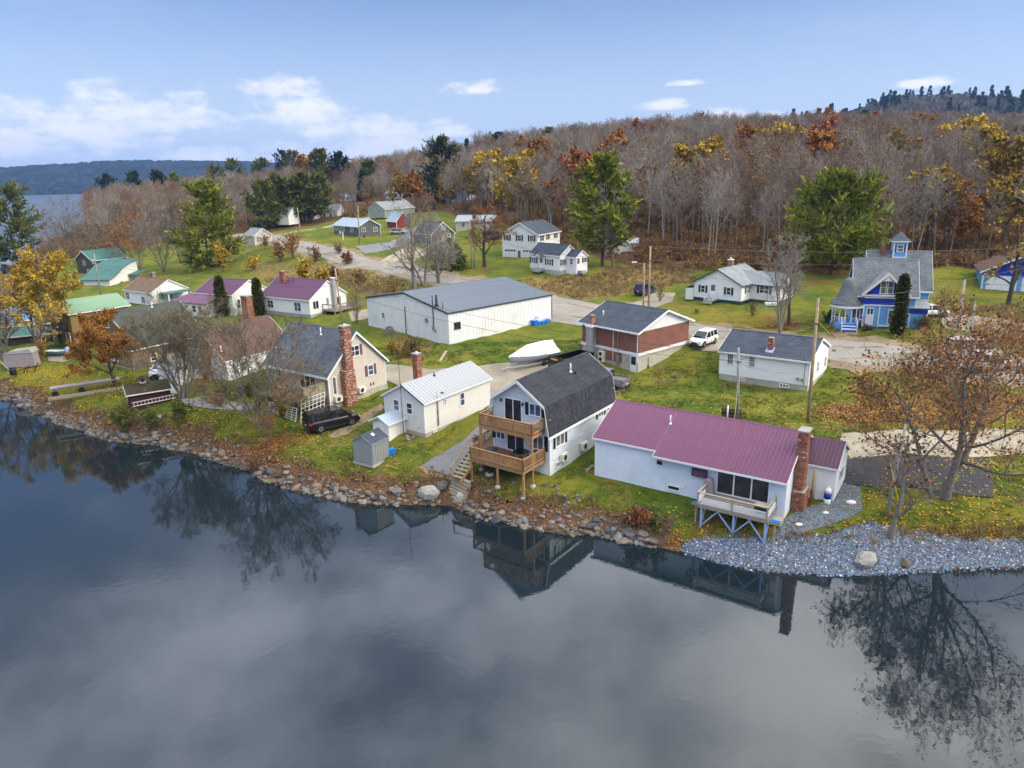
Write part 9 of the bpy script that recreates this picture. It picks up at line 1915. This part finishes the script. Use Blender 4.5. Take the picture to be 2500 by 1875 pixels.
def ground_cover():
 r = np.random.default_rng(55)
 def tuft(seed, n, h, w, cols, spread, bw=.02):
  q = np.random.default_rng(seed); az = q.uniform(0, 6.28, n); a = q.uniform(.0, .75, n); D = np.stack([np.sin(a) * np.cos(az), np.sin(a) * np.sin(az), np.cos(a)], -1); b = q.normal(0, spread, (n, 3)) * [1, 1, 0]; L = (h * q.uniform(.5, 1.2, n))[:, None]
  side = unit(np.cross(D, rnd_dirs(q, n))) * bw; v = np.stack([b - side, b + side, b + D * L * .6 + side * .6, b + D * L * .6 - side * .6], 1); tip = b + D * L * np.array([1.15, 1.15, .92]); v2 = np.stack([v[:, 3], v[:, 2], tip, tip], 1)
  vv = np.concatenate([v.reshape(-1, 3), v2.reshape(-1, 3)]); c = np.repeat(pal(q, n, cols, .3), 4, 0); return raw_mesh('tuft', vv, np.arange(len(vv)).reshape(-1, 4), ['blade'], None, False, np.concatenate([c, c]))
 DRY = [(.34, .25, .11), (.26, .17, .065), (.42, .33, .17), (.20, .14, .05)]; GRN_ = [(.085, .13, .02), (.13, .16, .03), (.06, .10, .016), (.18, .17, .04)]
 kinds = [tuft(1, 26, .55, .1, DRY, .16), tuft(2, 26, .75, .1, DRY, .2), tuft(3, 26, .14, .1, GRN_, .16, .018), tuft(4, 22, .28, .1, GRN_ + DRY[:1], .14, .018)]
 # dry field and long grass
 N = 60000; x = r.uniform(-75, 75, N); y = r.uniform(60, 150, N); i = np.clip(np.searchsorted(xs, x) - 1, 0, len(xs) - 1); j = np.clip(np.searchsorted(ys, y) - 1, 0, len(ys) - 1); zr = ZN[j, i, 0]; zf = ZN[j, i, 1]
 k = (r.random(N) < zr * .9 + zf * .10) & (zf < .6); dn = (np.sin(x * .3) * np.cos(y * .27) + r.normal(0, .5, N)) > -.5; k &= dn; x, y = x[k], y[k]
 hs = [(h.x, h.y, h.a, h.L, h.W) for h in (WAR, BRI, RAN, TAN, GRN, BLU)]
 def clear(x, y):
  ok = np.ones(len(x), bool)
  for (hx, hy, a, L, W) in hs: u = (x - hx) * math.cos(a) + (y - hy) * math.sin(a); v = -(x - hx) * math.sin(a) + (y - hy) * math.cos(a); ok &= ~((u > -.6) & (u < L + .6) & (v > -.6) & (v < W + .6))
  return ok
 ml = np.array([Gxy(*p) for p in main_line])
 def off_road(x, y):
  d = np.full(len(x), 1e9)
  for a, b in zip(ml[:-1], ml[1:]): ab = b - a; t = np.clip(((np.c_[x, y] - a) @ ab) / (ab @ ab), 0, 1); d = np.minimum(d, np.hypot(x - a[0] - t * ab[0], y - a[1] - t * ab[1]))
  return d > 4.4
 k = clear(x, y) & off_road(x, y); x, y = x[k], y[k]; n = len(x)
 gn_scatter('dry_grass', np.c_[x, y, ground(x, y)], np.c_[np.zeros((n, 2)), r.uniform(0, 6.28, n)], r.uniform(.6, 1.35, n), r.choice([0, 1, 3], n, p=[.5, .3, .2]), kinds); print('dry', n)
 # green tufts along the bank top and over the nearer lawns
 sh = [np.array([Gxy(*p) for p in q]) for q in ([(1035, 1135), (1195, 968), (1235, 985), (1225, 1030), (1190, 1075), (1124, 1168)], [(1896, 1314), (1890, 1300), (1912, 1272), (1930, 1258), (1985, 1235), (2022, 1222), (2046, 1185), (2100, 1190), (2106, 1245), (2080, 1263), (2020, 1284), (1960, 1301)], [(2050, 1124), (2414, 1118), (2428, 1216), (2265, 1200), (2095, 1186)], [(2055, 1055), (2700, 1050), (2700, 1102), (2060, 1126)], [(925, 893), (1178, 893), (1330, 880), (1530, 935), (1480, 970), (1195, 970), (935, 925)], up_poly()) ]
 N = 90000; x = r.uniform(-48, 48, N); y = r.uniform(36, 92, N); d = signed_shore(x, y); k = (d > 1.6) & (np.abs(x) < .78 * y + 3) & (np.sin(x * 1.7 + 2 * np.sin(y * .9)) + np.cos(y * 1.3) + r.normal(0, .7, N) > -.3)
 for p in sh: k &= ~inpoly([tuple(q) for q in p], x, y)
 hs += [(h.x, h.y, h.a, h.L, h.W) for h in (GAM, PUR, WCA)]; k &= clear(x, y) & off_road(x, y); x, y, d = x[k], y[k], d[k]; n = len(x)
 gn_scatter('lawn_grass', np.c_[x, y, ground(x, y)], np.c_[np.zeros((n, 2)), r.uniform(0, 6.28, n)], r.uniform(.5, 1.2, n) * np.where(d < 2.6, 1.0, .72), np.where((d < 2.6) & (r.random(n) < .4), r.choice([0, 3], n), 2), kinds); print('lawn', n)
 # fallen leaves
 L_ = []
 for c in (ORANGE[0], ORANGE[1], YELLOW[0], YELLOW[1], RUST[0], (.20, .10, .05), (.45, .28, .10)):
  v = [(-.5, 0, .02), (0, -.42, .10), (.55, 0, .0), (0, .42, .10)]; L_.append(raw_mesh('leaf', v, [(0, 1, 2, 3)], ['leaves_any'], None, False, np.tile(c, (4, 1))))
 pts = []; kk = []
 def heap(px, py, rad_, n, ids, ry=None):
  c = np.array(Gxy(px, py)); p = c + r.normal(0, 1, (n, 2)) * [rad_, ry or rad_]; pts.append(p); kk.append(r.choice(ids, n))
 for a in ((2080, 1008, 2.0, 1500, (0, 1, 4, 6), 1.0), (2200, 1015, 4, 2000, (0, 1, 2, 4, 6), 1.6), (2330, 1010, 5, 1800, (0, 1, 2, 4, 6), 2), (2450, 1000, 4, 1000, (0, 1, 2, 4), 2), (2300, 1240, 6, 420, (2, 3, 6), 2.5), (2430, 1270, 5, 260, (2, 3, 1), 2), (2130, 1230, 3, 350, (2, 3, 1), 2), (2380, 1315, 5, 900, (0, 1, 6), .35), (2220, 1302, 2.5, 400, (0, 1, 6), .35), (2380, 1140, .9, 350, (6, 2), .5), (2330, 1170, 4, 250, (6, 2), 1.6), (670, 1085, 1.4, 900, (0, 4, 5), 1), (720, 1085, 3, 500, (5, 6, 1), 1.5), (620, 1120, 4, 500, (0, 4, 5), 1.2), (600, 1010, 5, 500, (2, 3), 2), (480, 1060, 4, 300, (2, 3), 1.5), (120, 930, 7, 1500, (2, 3), 3), (230, 990, 5, 600, (2, 3), 2), (160, 905, 5, 700, (2, 3), 2), (285, 945, 2.5, 700, (0, 1, 4), 1.6), (1000, 1195, 2, 350, (0, 4, 5), .8), (1220, 1235, 2, 250, (0, 4, 5), .8), (1700, 1300, 2, 200, (0, 2, 4), .8), (1560, 1000, 6, 250, (2, 6), 3), (1850, 1000, 5, 260, (2, 6), 3), (1880, 790, 3.5, 900, (0, 4, 5), 2), (1990, 720, 8, 900, (4, 5), 4), (2450, 770, 6, 900, (4, 5, 0), 4), (960, 1120, 5, 150, (2, 6), 2), (1650, 1290, 4, 200, (2, 6), 1)): heap(*a)
 s = r.uniform(s_of(0, 975), s_of(1560, 1327), 5200); a, nn = shore_frame(s); p = a + nn * np.abs(r.normal(1.2, .7, len(s)))[:, None]; pts.append(p); kk.append(r.choice([0, 1, 4, 5, 5], len(s)))
 s = r.uniform(s_of(1690, 1352), s_of(2500, 1384), 900); a, nn = shore_frame(s); p = a + nn * r.uniform(.1, 4, len(s))[:, None]; pts.append(p); kk.append(r.choice([0, 1, 4, 6], len(s)))
 p = np.concatenate(pts); kk = np.concatenate(kk); n = len(p); k = signed_shore(p[:, 0], p[:, 1]) > .1; p, kk = p[k], kk[k]; n = len(p)
 gn_scatter('fallen_leaves', np.c_[p, ground(p[:, 0], p[:, 1]) + .09], np.c_[r.normal(0, .3, (n, 2)), r.uniform(0, 6.28, n)], r.uniform(.10, .20, n), kk, L_); print('leaves', n)
def up_poly(): return np.array([Gxy(*p) for p in ((1690, 1318), (1853, 1318), (1957, 1314), (2016, 1314), (2068, 1295), (2127, 1280), (2203, 1299), (2316, 1312), (2500, 1319), (2700, 1317))] + [tuple(P(a, b, 0)[:2]) for a, b in ((2700, 1378), (2351, 1390), (2015, 1403), (1808, 1386), (1660, 1345))])
ground_cover()
# ------------------------------------------------------------------ the air between here and the hills
def haze():
 m = bpy.data.materials.new('haze'); m.use_nodes = True; t = NT(m.node_tree); t.n.clear(); MATS['haze'] = m
 out = t.new('ShaderNodeOutputMaterial'); v = t.new('ShaderNodeVolumePrincipled'); t.l.new(v.outputs[0], out.inputs['Volume'])
 v.inputs['Color'].default_value = (.28, .50, 1.0, 1); v.inputs['Density'].default_value = .00011; v.inputs['Anisotropy'].default_value = .1
 b = MB(); b.box(-7000, 7000, -400, 7000, -3.0, 330.0); tag(b.build('haze', 'haze'), kind='stuff')
haze()
